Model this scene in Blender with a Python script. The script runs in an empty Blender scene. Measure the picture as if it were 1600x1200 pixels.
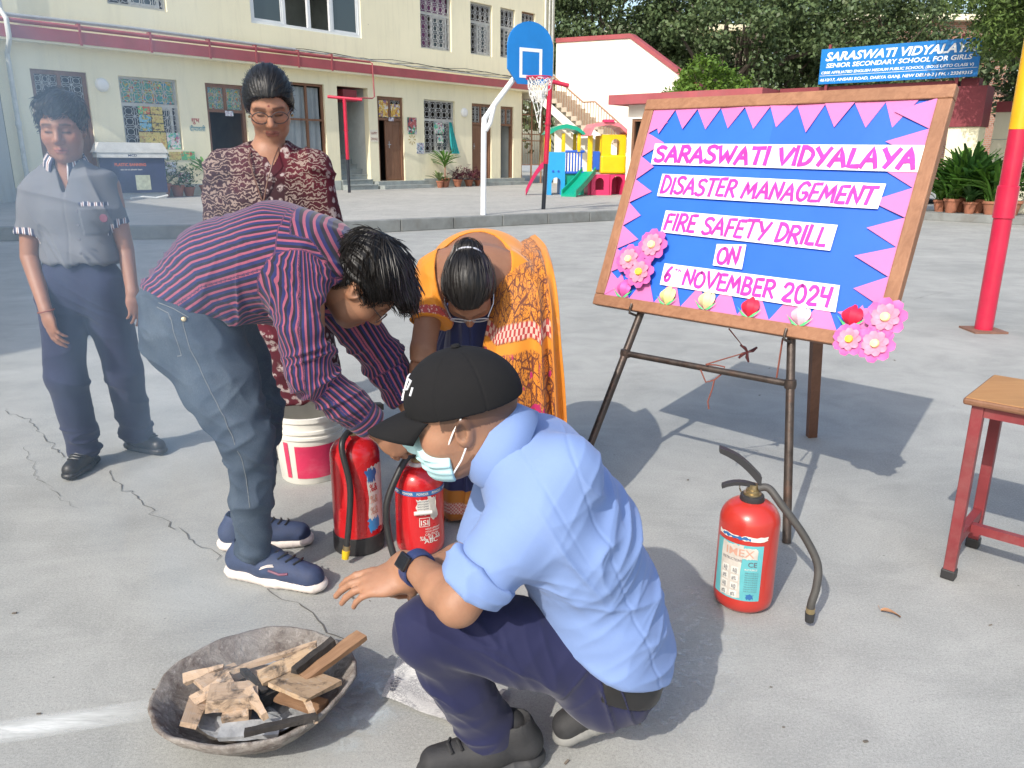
import bpy, bmesh, math, random
import numpy as np
from mathutils import Vector, Matrix
rng = np.random.default_rng(7); random.seed(7)
scn = bpy.context.scene
# ------------------------------------------------------------------ camera, sky, sun, exposure
F = 1230.0; PITCH = math.radians(16.2); ROLL = math.radians(0.4); CAMH = 1.32
cam = bpy.data.objects.new('camera', bpy.data.cameras.new('camera')); scn.collection.objects.link(cam)
cam.data.sensor_width = 36; cam.data.lens = 36 * F / 1600; cam.data.clip_start = .05; cam.data.clip_end = 600
CAMR = Matrix.Rotation(math.pi / 2 - PITCH, 3, 'X') @ Matrix.Rotation(ROLL, 3, 'Z')
cam.matrix_world = Matrix.Translation((0, 0, CAMH)) @ CAMR.to_4x4()
scn.camera = cam
SUN_AZ = math.radians(31.5); SUN_EL = math.radians(39.7)      # shadows fall towards SUN_AZ from +Y
sun_dir = Vector((-math.sin(SUN_AZ) * math.cos(SUN_EL), -math.cos(SUN_AZ) * math.cos(SUN_EL), math.sin(SUN_EL)))
world = bpy.data.worlds.new('World'); scn.world = world; world.use_nodes = True
nt = world.node_tree; bg = nt.nodes['Background']
sky = nt.nodes.new('ShaderNodeTexSky'); sky.sky_type = 'NISHITA'; sky.sun_disc = False
sky.sun_elevation = SUN_EL; sky.sun_rotation = math.atan2(sun_dir.x, sun_dir.y); sky.dust_density = 2.5; sky.air_density = 1.2
nt.links.new(sky.outputs[0], bg.inputs[0]); bg.inputs[1].default_value = 0.15
sl = bpy.data.lights.new('sun', 'SUN'); sl.energy = 2.6; sl.angle = math.radians(.55); sl.color = (1, .95, .87)
sun = bpy.data.objects.new('sun', sl); scn.collection.objects.link(sun)
sun.rotation_euler = sun_dir.to_track_quat('Z', 'Y').to_euler(); sun.location = sun_dir * 30
vs = scn.view_settings; vs.view_transform = 'Standard'; vs.look = 'None'; vs.gamma = 1; vs.exposure = 0.66
scn.cycles.max_bounces = 6; scn.cycles.transparent_max_bounces = 12; scn.cycles.volume_bounces = 1
scn.cycles.use_denoising = True; scn.cycles.volume_step_rate = 1.5; scn.cycles.volume_max_steps = 128
# ------------------------------------------------------------------ pixel <-> world
RN = np.array(CAMR); CN = np.array([0, 0, CAMH])
def ray(x, y): return RN @ np.array([(x - 800) / F, -(y - 600) / F, -1.0])
def G(x, y, z=0.0):
    d = ray(x, y); return CN + d * ((z - CAMH) / d[2])
def PY(x, y, Y):
    d = ray(x, y); return CN + d * (Y / d[1])
def unit(v): v = np.asarray(v, float); return v / np.linalg.norm(v)
# ------------------------------------------------------------------ objects
COL = scn.collection; MW = {}
def tag(o, label=None, cat=None, group=None, kind=None):
    if label: o['label'] = label
    if cat: o['category'] = cat
    if group: o['group'] = group
    if kind: o['kind'] = kind
    return o
def thing(name, label, cat, loc=(0, 0, 0), rz=0.0, group=None):
    o = bpy.data.objects.new(name, None); COL.objects.link(o); o.empty_display_size = .1
    o.location = loc; o.rotation_euler = (0, 0, rz)
    MW[o.name] = Matrix.Translation(Vector(loc)) @ Matrix.Rotation(rz, 4, 'Z')
    return tag(o, label, cat, group)
def link(name, me, m, parent=None, local=False):
    o = bpy.data.objects.new(name, me); COL.objects.link(o)
    if m is not None and not me.materials: me.materials.append(m)
    if parent is not None:
        o.parent = parent
        if not local and parent.name in MW: o.matrix_parent_inverse = MW[parent.name].inverted()
    return o
def mesh_from(name, v, f, smooth=True, attrs=None):
    me = bpy.data.meshes.new(name); v = np.asarray(v, np.float32)
    if isinstance(f, np.ndarray):
        nv, nf, k = len(v), len(f), f.shape[1]
        me.vertices.add(nv); me.vertices.foreach_set('co', v.ravel())
        me.loops.add(nf * k); me.loops.foreach_set('vertex_index', f.astype(np.int32).ravel())
        me.polygons.add(nf); me.polygons.foreach_set('loop_start', np.arange(0, nf * k, k, dtype=np.int32))
        me.update(calc_edges=True)
    else:
        me.from_pydata([tuple(map(float, p)) for p in v], [], f)
    if smooth: me.polygons.foreach_set('use_smooth', np.ones(len(me.polygons), bool))
    for k2, a in (attrs or {}).items():
        a = np.asarray(a, np.float32)
        if a.ndim == 1: at = me.attributes.new(k2, 'FLOAT', 'POINT'); at.data.foreach_set('value', a)
        else:
            at = me.attributes.new(k2, 'FLOAT_COLOR', 'POINT')
            c = np.ones((len(v), 4), np.float32); c[:, :3] = a; at.data.foreach_set('color', c.ravel())
    me.update(); return me
def copy_tree(o, parent=None):
    c = o.copy(); COL.objects.link(c); c.parent = parent
    if parent is not None: c.matrix_parent_inverse = o.matrix_parent_inverse.copy()
    for ch in list(o.children): copy_tree(ch, c)
    return c
# ------------------------------------------------------------------ mesh builder
class MB:
    def __init__(s): s.v = []; s.f = []
    def add(s, v, f):
        n = len(s.v); s.v += [tuple(map(float, p)) for p in v]; s.f += [tuple(i + n for i in q) for q in f]; return s
    def box(s, lo, hi, M=None, bev=0.0):
        x0, y0, z0 = lo; x1, y1, z1 = hi
        if bev > 0:
            bm = bmesh.new(); bmesh.ops.create_cube(bm, size=1)
            for q in bm.verts: q.co = Vector(((x0 + x1) / 2 + q.co.x * (x1 - x0), (y0 + y1) / 2 + q.co.y * (y1 - y0), (z0 + z1) / 2 + q.co.z * (z1 - z0)))
            bmesh.ops.bevel(bm, geom=bm.edges[:], offset=bev, segments=2, affect='EDGES', profile=.5)
            bm.verts.index_update(); v = [q.co.copy() for q in bm.verts]; f = [[q.index for q in p.verts] for p in bm.faces]; bm.free()
        else:
            v = [(x0, y0, z0), (x1, y0, z0), (x1, y1, z0), (x0, y1, z0), (x0, y0, z1), (x1, y0, z1), (x1, y1, z1), (x0, y1, z1)]
            f = [(0, 3, 2, 1), (4, 5, 6, 7), (0, 1, 5, 4), (1, 2, 6, 5), (2, 3, 7, 6), (3, 0, 4, 7)]
        if M is not None: v = [M @ Vector(p) for p in v]
        return s.add(v, f)
    def tube(s, pts, r, n=10, caps=True, flat=None):
        pts = [np.asarray(p, float) for p in pts]; m = len(pts)
        rr = [r] * m if np.isscalar(r) else list(r)
        up = None; rings = []
        for i in range(m):
            t = unit(pts[min(i + 1, m - 1)] - pts[max(i - 1, 0)])
            if up is None:
                a = np.array([0, 0, 1.0]) if abs(t[2]) < .9 else np.array([1.0, 0, 0]); up = unit(a - t * (a @ t))
            else: up = unit(up - t * (up @ t))
            sd = np.cross(t, up); fl = 1 if flat is None else flat
            rings.append([pts[i] + rr[i] * (math.cos(2 * math.pi * k / n) * sd + fl * math.sin(2 * math.pi * k / n) * up) for k in range(n)])
        v = [p for q in rings for p in q]; f = []
        for i in range(m - 1):
            for k in range(n): f.append((i * n + k, i * n + (k + 1) % n, (i + 1) * n + (k + 1) % n, (i + 1) * n + k))
        if caps: f += [tuple(range(n))[::-1], tuple((m - 1) * n + k for k in range(n))]
        return s.add(v, f)
    def lathe(s, prof, c=(0, 0, 0), n=32, M=None, a0=0.0, a1=2 * math.pi, close=True):
        full = abs(a1 - a0 - 2 * math.pi) < 1e-6; m = n if full else n + 1
        v = []; f = []
        for (r, z) in prof:
            for k in range(m):
                a = a0 + (a1 - a0) * k / n; v.append(Vector((c[0] + r * math.cos(a), c[1] + r * math.sin(a), c[2] + z)))
        for i in range(len(prof) - 1):
            for k in range(n): f.append((i * m + k, i * m + (k + 1) % m, (i + 1) * m + (k + 1) % m, (i + 1) * m + k))
        if M is not None: v = [M @ p for p in v]
        return s.add(v, f)
    def prism(s, poly, h0, h1, M=None):            # poly in xy
        n = len(poly); v = [Vector((x, y, h0)) for x, y in poly] + [Vector((x, y, h1)) for x, y in poly]
        f = [tuple(range(n))[::-1], tuple(range(n, 2 * n))] + [(i, (i + 1) % n, n + (i + 1) % n, n + i) for i in range(n)]
        if M is not None: v = [M @ p for p in v]
        return s.add(v, f)
    def sheet(s, pts): return s.add(pts, [tuple(range(len(pts)))])
    def build(s, name, m, parent=None, local=False, smooth=False):
        me = mesh_from(name, s.v, s.f, smooth)
        if smooth:
            bm = bmesh.new(); bm.from_mesh(me)
            for e in bm.edges:
                if len(e.link_faces) == 2 and e.calc_face_angle(0) > .7: e.smooth = False
            bm.to_mesh(me); bm.free()
        return link(name, me, m, parent, local)
def fix_normals(me):
    bm = bmesh.new(); bm.from_mesh(me); bmesh.ops.recalc_face_normals(bm, faces=bm.faces[:]); bm.to_mesh(me); bm.free()
def basis(o, x, y, z):
    M = Matrix.Identity(4)
    for i, a in enumerate((x, y, z, o)):
        for j in range(3): M[j][i] = float(a[j])
    return M
# ------------------------------------------------------------------ materials
def new_mat(name):
    m = bpy.data.materials.new(name); m.use_nodes = True
    return m, m.node_tree, m.node_tree.nodes['Principled BSDF']
def N(t, typ, **kw):
    n = t.nodes.new(typ)
    for k, v in kw.items():
        if k.startswith('i_'):
            key = k[2:]; key = int(key) if key.isdigit() else key.replace('_', ' ')
            n.inputs[key].default_value = v
        else: setattr(n, k, v)
    return n
def math_(t, op, a, b=None, clamp=False):
    n = t.nodes.new('ShaderNodeMath'); n.operation = op; n.use_clamp = clamp
    for i, x in enumerate((a, b)):
        if x is None: continue
        if isinstance(x, (int, float)): n.inputs[i].default_value = x
        else: t.links.new(x, n.inputs[i])
    return n.outputs[0]
def mixc(t, fac, a, b, mode='MIX'):
    n = t.nodes.new('ShaderNodeMix'); n.data_type = 'RGBA'; n.blend_type = mode
    for s, x in ((0, fac), (6, a), (7, b)):
        if isinstance(x, (int, float)): n.inputs[s].default_value = x
        elif isinstance(x, tuple): n.inputs[s].default_value = x if len(x) == 4 else (*x, 1)
        else: t.links.new(x, n.inputs[s])
    return n.outputs[2]
def ramp(t, fac, stops, interp='LINEAR'):
    n = t.nodes.new('ShaderNodeValToRGB'); n.color_ramp.interpolation = interp; e = n.color_ramp.elements
    while len(e) < len(stops): e.new(.5)
    for q, (p, c) in zip(e, stops):
        q.position = p; q.color = (c, c, c, 1) if isinstance(c, (int, float)) else ((*c, 1) if len(c) == 3 else c)
    t.links.new(fac, n.inputs[0]); return n.outputs[0]
def noise(t, scale, detail=4, rough=.55, vec=None, dist=0.0):
    n = N(t, 'ShaderNodeTexNoise'); n.inputs['Scale'].default_value = scale; n.inputs['Detail'].default_value = detail
    n.inputs['Roughness'].default_value = rough; n.inputs['Distortion'].default_value = dist
    if vec is not None: t.links.new(vec, n.inputs['Vector'])
    return n.outputs['Fac']
def coords(t, kind='Object', scale=None, rot=None):
    tc = t.nodes.new('ShaderNodeTexCoord'); o = tc.outputs[kind]
    if scale or rot:
        mp = t.nodes.new('ShaderNodeMapping'); t.links.new(o, mp.inputs[0])
        if scale: mp.inputs['Scale'].default_value = scale
        if rot: mp.inputs['Rotation'].default_value = rot
        o = mp.outputs[0]
    return o
def bump(t, b, h, strength=.3, dist=.01):
    n = t.nodes.new('ShaderNodeBump'); n.inputs['Strength'].default_value = strength; n.inputs['Distance'].default_value = dist
    t.links.new(h, n.inputs['Height']); t.links.new(n.outputs[0], b.inputs['Normal']); return n
def sc(c, k): return tuple(min(1, x * k) for x in c)
_mats = {}
def mat(name, col, rough=.6, var=.15, scale=6.0, bmp=0.0, bscale=None, metal=0.0, dirt=0.0, dirtcol=(.12, .1, .08), spec=.5, coat=0.0, sheen=0.0, world_=False):
    """painted / cloth / metal surface: base colour with uneven tone, grime patches and a fine relief"""
    if name in _mats: return _mats[name]
    m, t, b = new_mat(name); _mats[name] = m
    vec = coords(t, 'Object')
    if world_: g = t.nodes.new('ShaderNodeNewGeometry'); vec = g.outputs['Position']
    n1 = noise(t, scale, 5, .6, vec)
    c = mixc(t, ramp(t, n1, [(.25, 0.0), (.75, 1.0)]), sc(col, 1 - var), sc(col, 1 + var))
    if dirt > 0:
        n2 = noise(t, scale * .6 + .7, 8, .7, vec, .4)
        c = mixc(t, math_(t, 'MULTIPLY', ramp(t, n2, [(.5, 0.0), (.72, 1.0)]), dirt), c, dirtcol)
    t.links.new(c, b.inputs['Base Color'])
    r = math_(t, 'MULTIPLY_ADD', n1, .25); t.nodes[-1].inputs[2].default_value = rough - .12
    t.links.new(r, b.inputs['Roughness'])
    b.inputs['Metallic'].default_value = metal; b.inputs['Specular IOR Level'].default_value = spec
    b.inputs['Coat Weight'].default_value = coat; b.inputs['Sheen Weight'].default_value = sheen
    if bmp > 0: bump(t, b, noise(t, bscale or scale * 8, 4, .6, vec), bmp, .004)
    return m
# ------------------------------------------------------------------ text
def text_mesh(s, size=1.0, shear=0.0, offset=0.0, width=None, font=None):
    cu = bpy.data.curves.new('lettering', 'FONT'); cu.body = s; cu.size = size; cu.shear = shear; cu.offset = offset; cu.align_x = 'LEFT'
    cu.resolution_u = 3
    if font: cu.font = font
    o = bpy.data.objects.new('lettering_tmp', cu); COL.objects.link(o)
    dg = bpy.context.evaluated_depsgraph_get(); me = bpy.data.meshes.new_from_object(o.evaluated_get(dg))
    v = np.array([q.co[:] for q in me.vertices]).reshape(-1, 3); f = [tuple(p.vertices) for p in me.polygons]
    bpy.data.objects.remove(o); bpy.data.curves.remove(cu); bpy.data.meshes.remove(me)
    if len(v) and width: v[:, 0] = (v[:, 0] - v[:, 0].min()) * width / max(1e-6, np.ptp(v[:, 0]))
    return v, f
GL = {  # hand drawn capital strokes on a 0..1 x 0..1 cell: width, strokes
 'S': (.75, [[(.7, .9), (.5, 1), (.22, .95), (.1, .78), (.22, .6), (.5, .48), (.68, .34), (.66, .12), (.42, 0), (.18, .02), (.04, .12)]]),
 'A': (.85, [[(.0, 0), (.42, 1), (.8, 0)], [(.16, .36), (.66, .36)]]),
 'R': (.75, [[(.06, 0), (.08, 1)], [(.06, .98), (.42, 1), (.64, .82), (.58, .6), (.38, .5), (.08, .48)], [(.3, .5), (.72, 0)]]),
 'W': (1.1, [[(0, 1), (.28, 0), (.55, .75), (.8, 0), (1.08, 1)]]),
 'T': (.75, [[(0, .98), (.74, 1)], [(.38, 1), (.36, 0)]]),
 'I': (.2, [[(.1, 1), (.1, 0)]]),
 'V': (.82, [[(0, 1), (.38, 0), (.82, 1)]]),
 'D': (.75, [[(.08, 0), (.06, 1)], [(.04, 1), (.4, .95), (.7, .68), (.68, .34), (.42, .06), (.06, 0)]]),
 'Y': (.8, [[(0, 1), (.38, .5)], [(.8, 1), (.3, 0)]]),
 'L': (.6, [[(.08, 1), (.06, .0), (.56, .02)]]),
 'M': (1.0, [[(0, 0), (.14, 1), (.46, .2), (.8, 1), (.94, 0)]]),
 'N': (.78, [[(.04, 0), (.06, 1), (.7, 0), (.74, 1)]]),
 'G': (.8, [[(.72, .85), (.5, 1), (.2, .9), (.05, .55), (.14, .16), (.42, 0), (.7, .12), (.72, .42), (.42, .42)]]),
 'E': (.62, [[(.58, 1), (.08, .98), (.06, 0), (.58, .02)], [(.08, .52), (.5, .52)]]),
 'F': (.6, [[(.6, 1), (.08, .98), (.06, 0)], [(.08, .5), (.5, .52)]]),
 'O': (.82, [[(.42, 1), (.16, .88), (.04, .5), (.16, .1), (.42, 0), (.68, .12), (.78, .5), (.66, .88), (.42, 1)]]),
 'B': (.7, [[(.06, 0), (.06, 1)], [(.04, 1), (.42, .96), (.54, .76), (.4, .54), (.06, .52)], [(.38, .53), (.64, .36), (.6, .1), (.36, 0), (.04, 0)]]),
 'P': (.68, [[(.06, 0), (.06, 1)], [(.04, 1), (.42, 1), (.62, .8), (.54, .56), (.06, .48)]]),
 'H': (.75, [[(.05, 0), (.05, 1)], [(.68, 0), (.68, 1)], [(.05, .5), (.68, .5)]]),
 '6': (.62, [[(.5, 1), (.24, .72), (.06, .3), (.2, .02), (.44, .04), (.56, .28), (.44, .46), (.2, .42), (.08, .28)]]),
 't': (.3, [[(.15, .55), (.15, .1)], [(.0, .4), (.3, .42)]]), 'h': (.35, [[(.05, .6), (.05, .1)], [(.05, .3), (.25, .34), (.3, .1)]]),
 '2': (.68, [[(.06, .78), (.2, .98), (.48, .98), (.6, .78), (.5, .5), (.06, .02), (.64, .02)]]),
 '0': (.72, [[(.36, 1), (.12, .86), (.04, .5), (.12, .12), (.36, 0), (.6, .14), (.68, .5), (.58, .88), (.36, 1)]]),
 '4': (.7, [[(.1, .96), (.06, .5), (.62, .52)], [(.62, 1), (.54, 0)]]),
}
def strokes_mesh(mb, s, x0, x1, y0, hgt, w, M, z=.0012, jit=.02, slant=.08, seed=1, sup=None):
    r = random.Random(seed); tot = sum((GL[c][0] + .16) if c != ' ' else .5 for c in s); k = (x1 - x0) / tot; x = x0
    for ci, c in enumerate(s):
        if c == ' ': x += .5 * k; continue
        wd, st = GL[c]; h2 = hgt * r.uniform(.95, 1.05); dy = r.uniform(-.03, .03) * hgt
        for li, ln in enumerate(st):
            p = [(x + (a + r.uniform(-jit, jit)) * k + slant * b * hgt, y0 + dy + b * h2) for a, b in ln]
            q = []
            for i in range(len(p) - 1):
                for j in range(3):                                   # smooth the skeleton a little
                    t = j / 3; pm = p[max(i - 1, 0)]; pn = p[min(i + 2, len(p) - 1)]
                    if len(p) > 4 and c not in 'MWE':
                        cr = lambda u0, u1, u2, u3: .5 * (2 * u1 + (u2 - u0) * t + (2 * u0 - 5 * u1 + 4 * u2 - u3) * t * t + (3 * u1 - u0 - 3 * u2 + u3) * t ** 3)
                        q.append((cr(pm[0], p[i][0], p[i + 1][0], pn[0]), cr(pm[1], p[i][1], p[i + 1][1], pn[1])))
                    else: q.append((p[i][0] + (p[i + 1][0] - p[i][0]) * t, p[i][1] + (p[i + 1][1] - p[i][1]) * t))
            q.append(p[-1]); L = []; R = []; ww = w * (.75 if c in 'th' else 1)
            for i in range(len(q)):
                a = q[max(i - 1, 0)]; b = q[min(i + 1, len(q) - 1)]; dx, dy2 = b[0] - a[0], b[1] - a[1]; l = math.hypot(dx, dy2) or 1
                e = ww / 2 * r.uniform(.88, 1.12); ex = (.35 * ww if i == len(q) - 1 else (-.35 * ww if i == 0 else 0))
                L.append((q[i][0] - dy2 / l * e + dx / l * ex, q[i][1] + dx / l * e + dy2 / l * ex)); R.append((q[i][0] + dy2 / l * e + dx / l * ex, q[i][1] - dx / l * e + dy2 / l * ex))
            zz = z + .0002 * ((ci * 3 + li) % 7)
            v = [M @ Vector((a, b, zz)) for a, b in L] + [M @ Vector((a, b, zz)) for a, b in R]; n = len(L)
            mb.add(v, [(i, n + i, n + i + 1, i + 1) for i in range(n - 1)])
        x += (wd + .16) * k
# ------------------------------------------------------------------ signed distance modelling (bodies, clothes)
def f32(a): return np.asarray(a, np.float32)
def vnoise(p, seed=0):
    p = f32(p); i = np.floor(p).astype(np.int64); u = (p - i).astype(np.float32); u = u * u * (3 - 2 * u)
    out = 0
    for dx in (0, 1):
        for dy in (0, 1):
            for dz in (0, 1):
                h = ((i[:, 0] + dx) * 374761393 + (i[:, 1] + dy) * 668265263 + (i[:, 2] + dz) * 2147483647 + seed * 974634777) & 0xffffffff
                h = ((h ^ (h >> 13)) * 1274126177) & 0xffffffff; h = (h ^ (h >> 16)) & 0xffff
                w = (u[:, 0] if dx else 1 - u[:, 0]) * (u[:, 1] if dy else 1 - u[:, 1]) * (u[:, 2] if dz else 1 - u[:, 2])
                out = out + w * (h.astype(np.float32) / 32767.5 - 1)
    return out
def smin(a, b, k):
    if k <= 0: return np.minimum(a, b)
    h = np.clip(.5 + .5 * (b - a) / k, 0, 1); return b + (a - b) * h - k * h * (1 - h)
def smax(a, b, k): return -smin(-a, -b, k)
def rc(a, b, ra, rb, flat=None, fdir=None):
    """round cone a->b; flat<1 squeezes the section along fdir"""
    a = f32(a); b = f32(b); ab = b - a; l2 = float(ab @ ab) or 1e-9
    if flat is not None: fd = f32(unit(fdir))
    def f(P):
        q = P - a
        t = np.clip(q @ ab / l2, 0, 1)
        e = q - t[:, None] * ab
        if flat is not None:
            w = e @ fd; e = e + np.outer(w * (1 / flat - 1), fd)
            r = ra + (rb - ra) * t
            return (np.sqrt((e * e).sum(1)) - r) * (.5 + .5 * flat)
        return np.sqrt((e * e).sum(1)) - (ra + (rb - ra) * t)
    f.bb = (np.minimum(a - ra, b - rb), np.maximum(a + ra, b + rb)) if flat is None or flat <= 1 else (np.minimum(a, b) - max(ra, rb) * flat, np.maximum(a, b) + max(ra, rb) * flat)
    return f
def el(c, r, R=None):
    c = f32(c); r = f32(r); Rm = None if R is None else f32(R)       # columns of R = axes
    def f(P):
        q = P - c
        if Rm is not None: q = q @ Rm
        k0 = np.sqrt(((q / r) ** 2).sum(1)); k1 = np.sqrt(((q / (r * r)) ** 2).sum(1)) + 1e-9
        return k0 * (k0 - 1) / k1
    m = float(max(r)); f.bb = (c - m, c + m); return f
def loft(sts, k=.03):
    """a trunk: stations (centre, halfwidth, halfdepth, width axis) blended along the path"""
    C = [f32(s[0]) for s in sts]
    fs = []
    for i in range(len(sts) - 1):
        a, b = C[i], C[i + 1]; ab = b - a; l2 = float(ab @ ab); ax = unit(ab)
        w0 = unit(f32(sts[i][3]) - ax * (f32(sts[i][3]) @ ax)); w1 = unit(f32(sts[i + 1][3]) - ax * (f32(sts[i + 1][3]) @ ax))
        def f(P, a=a, ab=ab, l2=l2, ax=ax, w0=w0, w1=w1, s0=sts[i], s1=sts[i + 1]):
            q = P - a; t = np.clip(q @ ab / l2, 0, 1); e = q - t[:, None] * ab
            W = unit(w0 + w1); D = np.cross(ax, W)
            u = e @ f32(W); v = e @ f32(D); h = e @ f32(ax)
            rw = s0[1] + (s1[1] - s0[1]) * t; rd = s0[2] + (s1[2] - s0[2]) * t
            m = np.minimum(rw, rd)
            return (np.sqrt((u / rw) ** 2 + (v / rd) ** 2 + (h / m) ** 2) - 1) * m
        fs.append(f)
    def g(P):
        d = fs[0](P)
        for f in fs[1:]: d = smin(d, f(P), k)
        return d
    mr = max(max(s[1], s[2]) for s in sts); A = np.array(C); g.bb = (A.min(0) - mr, A.max(0) + mr); return g
def uni(fs, k=.02):
    def g(P):
        d = None
        for f in fs:
            kk = k
            if isinstance(f, tuple): f, kk = f
            e = f(P); d = e if d is None else smin(d, e, kk)
        return d
    bbs = [(f[0] if isinstance(f, tuple) else f).bb for f in fs]
    g.bb = (np.min([b[0] for b in bbs], 0), np.max([b[1] for b in bbs], 0)); return g
def chain(pts, rs, k=.0, **kw): return uni([rc(pts[i], pts[i + 1], rs[i], rs[i + 1], **kw) for i in range(len(pts) - 1)], k)
def half(p, n):                      # keep the side the normal points away from
    p = f32(p); n = f32(unit(n))
    return lambda P: (P - p) @ n
def cut(f, *planes, k=.0):
    def g(P):
        d = f(P)
        for h in planes: d = smax(d, h(P), k)
        return d
    g.bb = f.bb; return g
def sub(f, *cs, k=.0):
    def g(P):
        d = f(P)
        for h in cs: d = smax(d, -h(P), k)
        return d
    g.bb = f.bb; return g
def disp(f, dfun, pad=.02):
    """creases: pushed out along the normals once the smooth form is meshed"""
    g = lambda P: f(P)
    g.bb = f.bb; g.post = dfun; return g
def vnormals(V, Q):
    fn = np.cross(V[Q[:, 2]] - V[Q[:, 0]], V[Q[:, 3]] - V[Q[:, 1]]); n = len(V); N_ = np.zeros((n, 3))
    for i in range(4):
        for c in range(3): N_[:, c] += np.bincount(Q[:, i], fn[:, c], n)
    return (N_ / (np.linalg.norm(N_, axis=1)[:, None] + 1e-12)).astype(np.float32)
def grow(f, r):
    g = lambda P: f(P) - r
    g.bb = (f.bb[0] - r, f.bb[1] + r); return g
def wr(P, ax, fa, fc, amp, seed=0, ridge=True):
    """creases lying across 'ax' (fa = frequency along it, fc = around it)"""
    ax = unit(ax); a = np.array([0, 0, 1.]) if abs(ax[2]) < .8 else np.array([1., 0, 0]); u = unit(np.cross(ax, a)); v = np.cross(ax, u)
    q = np.stack([P @ f32(ax) * fa, P @ f32(u) * fc, P @ f32(v) * fc], 1)
    q = q + .6 * vnoise(q * .5 + 7.3, seed + 50)[:, None]
    n = vnoise(q, seed)
    return amp * ((1.9 * (1 - np.abs(n)) ** 3 - .75) if ridge else n)
def polygonize(f, h, lo=None, hi=None, B=6, lip=1.12):
    lo = f32(f.bb[0] if lo is None else lo) - 2 * h; hi = f32(f.bb[1] if hi is None else hi) + 2 * h
    nb = np.maximum(1, np.ceil((hi - lo) / (h * B)).astype(int)); dims = nb * B + 1
    ii = np.stack(np.meshgrid(*[np.arange(k) for k in nb], indexing='ij'), -1).reshape(-1, 3)
    cc = f32(lo + (ii + .5) * h * B); d = f(cc)
    act = np.abs(d) < lip * h * B * .5 * 1.75 + 1.5 * h
    grid = np.empty(dims, np.float32)
    cell = np.where(d > 0, 1., -1.).reshape(nb)
    for ax in range(3): cell = np.repeat(cell, B, ax)
    grid[:-1, :-1, :-1] = cell; grid[-1] = 1; grid[:, -1] = 1; grid[:, :, -1] = 1
    blk = ii[act]
    o = np.stack(np.meshgrid(*[np.arange(B + 1)] * 3, indexing='ij'), -1).reshape(-1, 3)
    for s in range(0, len(blk), 1500):
        idx = (blk[s:s + 1500, None, :] * B + o[None]).reshape(-1, 3)
        key = (idx[:, 0] * dims[1] + idx[:, 1]) * dims[2] + idx[:, 2]
        ku, inv = np.unique(key, return_index=True); idx = idx[inv]
        val = f(f32(lo + idx * h)); grid[idx[:, 0], idx[:, 1], idx[:, 2]] = val
    s = grid < 0; c = s[:-1, :-1, :-1].astype(np.int8)
    for dx in (0, 1):
        for dy in (0, 1):
            for dz in (0, 1):
                if dx + dy + dz: c = c + s[dx:dims[0] - 1 + dx, dy:dims[1] - 1 + dy, dz:dims[2] - 1 + dz]
    ac = np.argwhere((c > 0) & (c < 8))
    vid = np.full(c.shape, -1, np.int32); vid[ac[:, 0], ac[:, 1], ac[:, 2]] = np.arange(len(ac))
    acc = np.zeros((len(ac), 3), np.float32); cnt = np.zeros(len(ac), np.float32)
    cor = np.array([[x, y, z] for x in (0, 1) for y in (0, 1) for z in (0, 1)])
    vals = [grid[ac[:, 0] + q[0], ac[:, 1] + q[1], ac[:, 2] + q[2]] for q in cor]
    for a in range(8):
        for b in range(a + 1, 8):
            if np.abs(cor[a] - cor[b]).sum() == 1:
                va, vb = vals[a], vals[b]; x = (va < 0) != (vb < 0)
                t = np.where(x, va / np.where(x, va - vb, 1), 0)
                acc += np.where(x[:, None], cor[a] + t[:, None] * (cor[b] - cor[a]), 0); cnt += x
    V = lo + (ac + acc / cnt[:, None]) * h
    quads = []
    for ax in range(3):
        u, w = (ax + 1) % 3, (ax + 2) % 3
        sl0 = [slice(None)] * 3; sl1 = [slice(None)] * 3; sl0[ax] = slice(0, -1); sl1[ax] = slice(1, None)
        e = np.argwhere(s[tuple(sl0)] != s[tuple(sl1)])
        e = e[(e[:, u] > 0) & (e[:, w] > 0) & (e[:, u] < c.shape[u]) & (e[:, w] < c.shape[w])]
        if not len(e): continue
        du = np.zeros(3, int); du[u] = 1; dw = np.zeros(3, int); dw[w] = 1
        g = lambda q: vid[q[:, 0], q[:, 1], q[:, 2]]
        q4 = np.stack([g(e - du - dw), g(e - dw), g(e), g(e - du)], 1)
        ins = s[e[:, 0], e[:, 1], e[:, 2]]
        q4 = np.where(ins[:, None], q4, q4[:, ::-1]); quads.append(q4[(q4 >= 0).all(1)])
    return V.astype(np.float32), np.concatenate(quads)
def relax(V, Q, it=1, lam=.5):
    E = np.concatenate([Q[:, [0, 1]], Q[:, [1, 2]], Q[:, [2, 3]], Q[:, [3, 0]]]); V = V.copy()
    n = len(V); deg = np.bincount(E.ravel(), minlength=n)[:, None].clip(1)
    for _ in range(it):
        a = np.stack([np.bincount(E[:, 0], V[E[:, 1], i], n) + np.bincount(E[:, 1], V[E[:, 0], i], n) for i in range(3)], 1)
        V = V + lam * (a / deg - V)
    return V.astype(np.float32)
def solid(name, f, h, m, parent, attrs=None, rel=1, lo=None, hi=None):
    V, Q = polygonize(f, h, lo, hi)
    if rel: V = relax(V, Q, rel)
    if hasattr(f, 'post'): V = V + vnormals(V, Q) * f32(f.post(V))[:, None]
    at = {k: fn(V) for k, fn in (attrs or {}).items()}
    return link(name, mesh_from(name, V, Q, True, at), m, parent)
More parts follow.
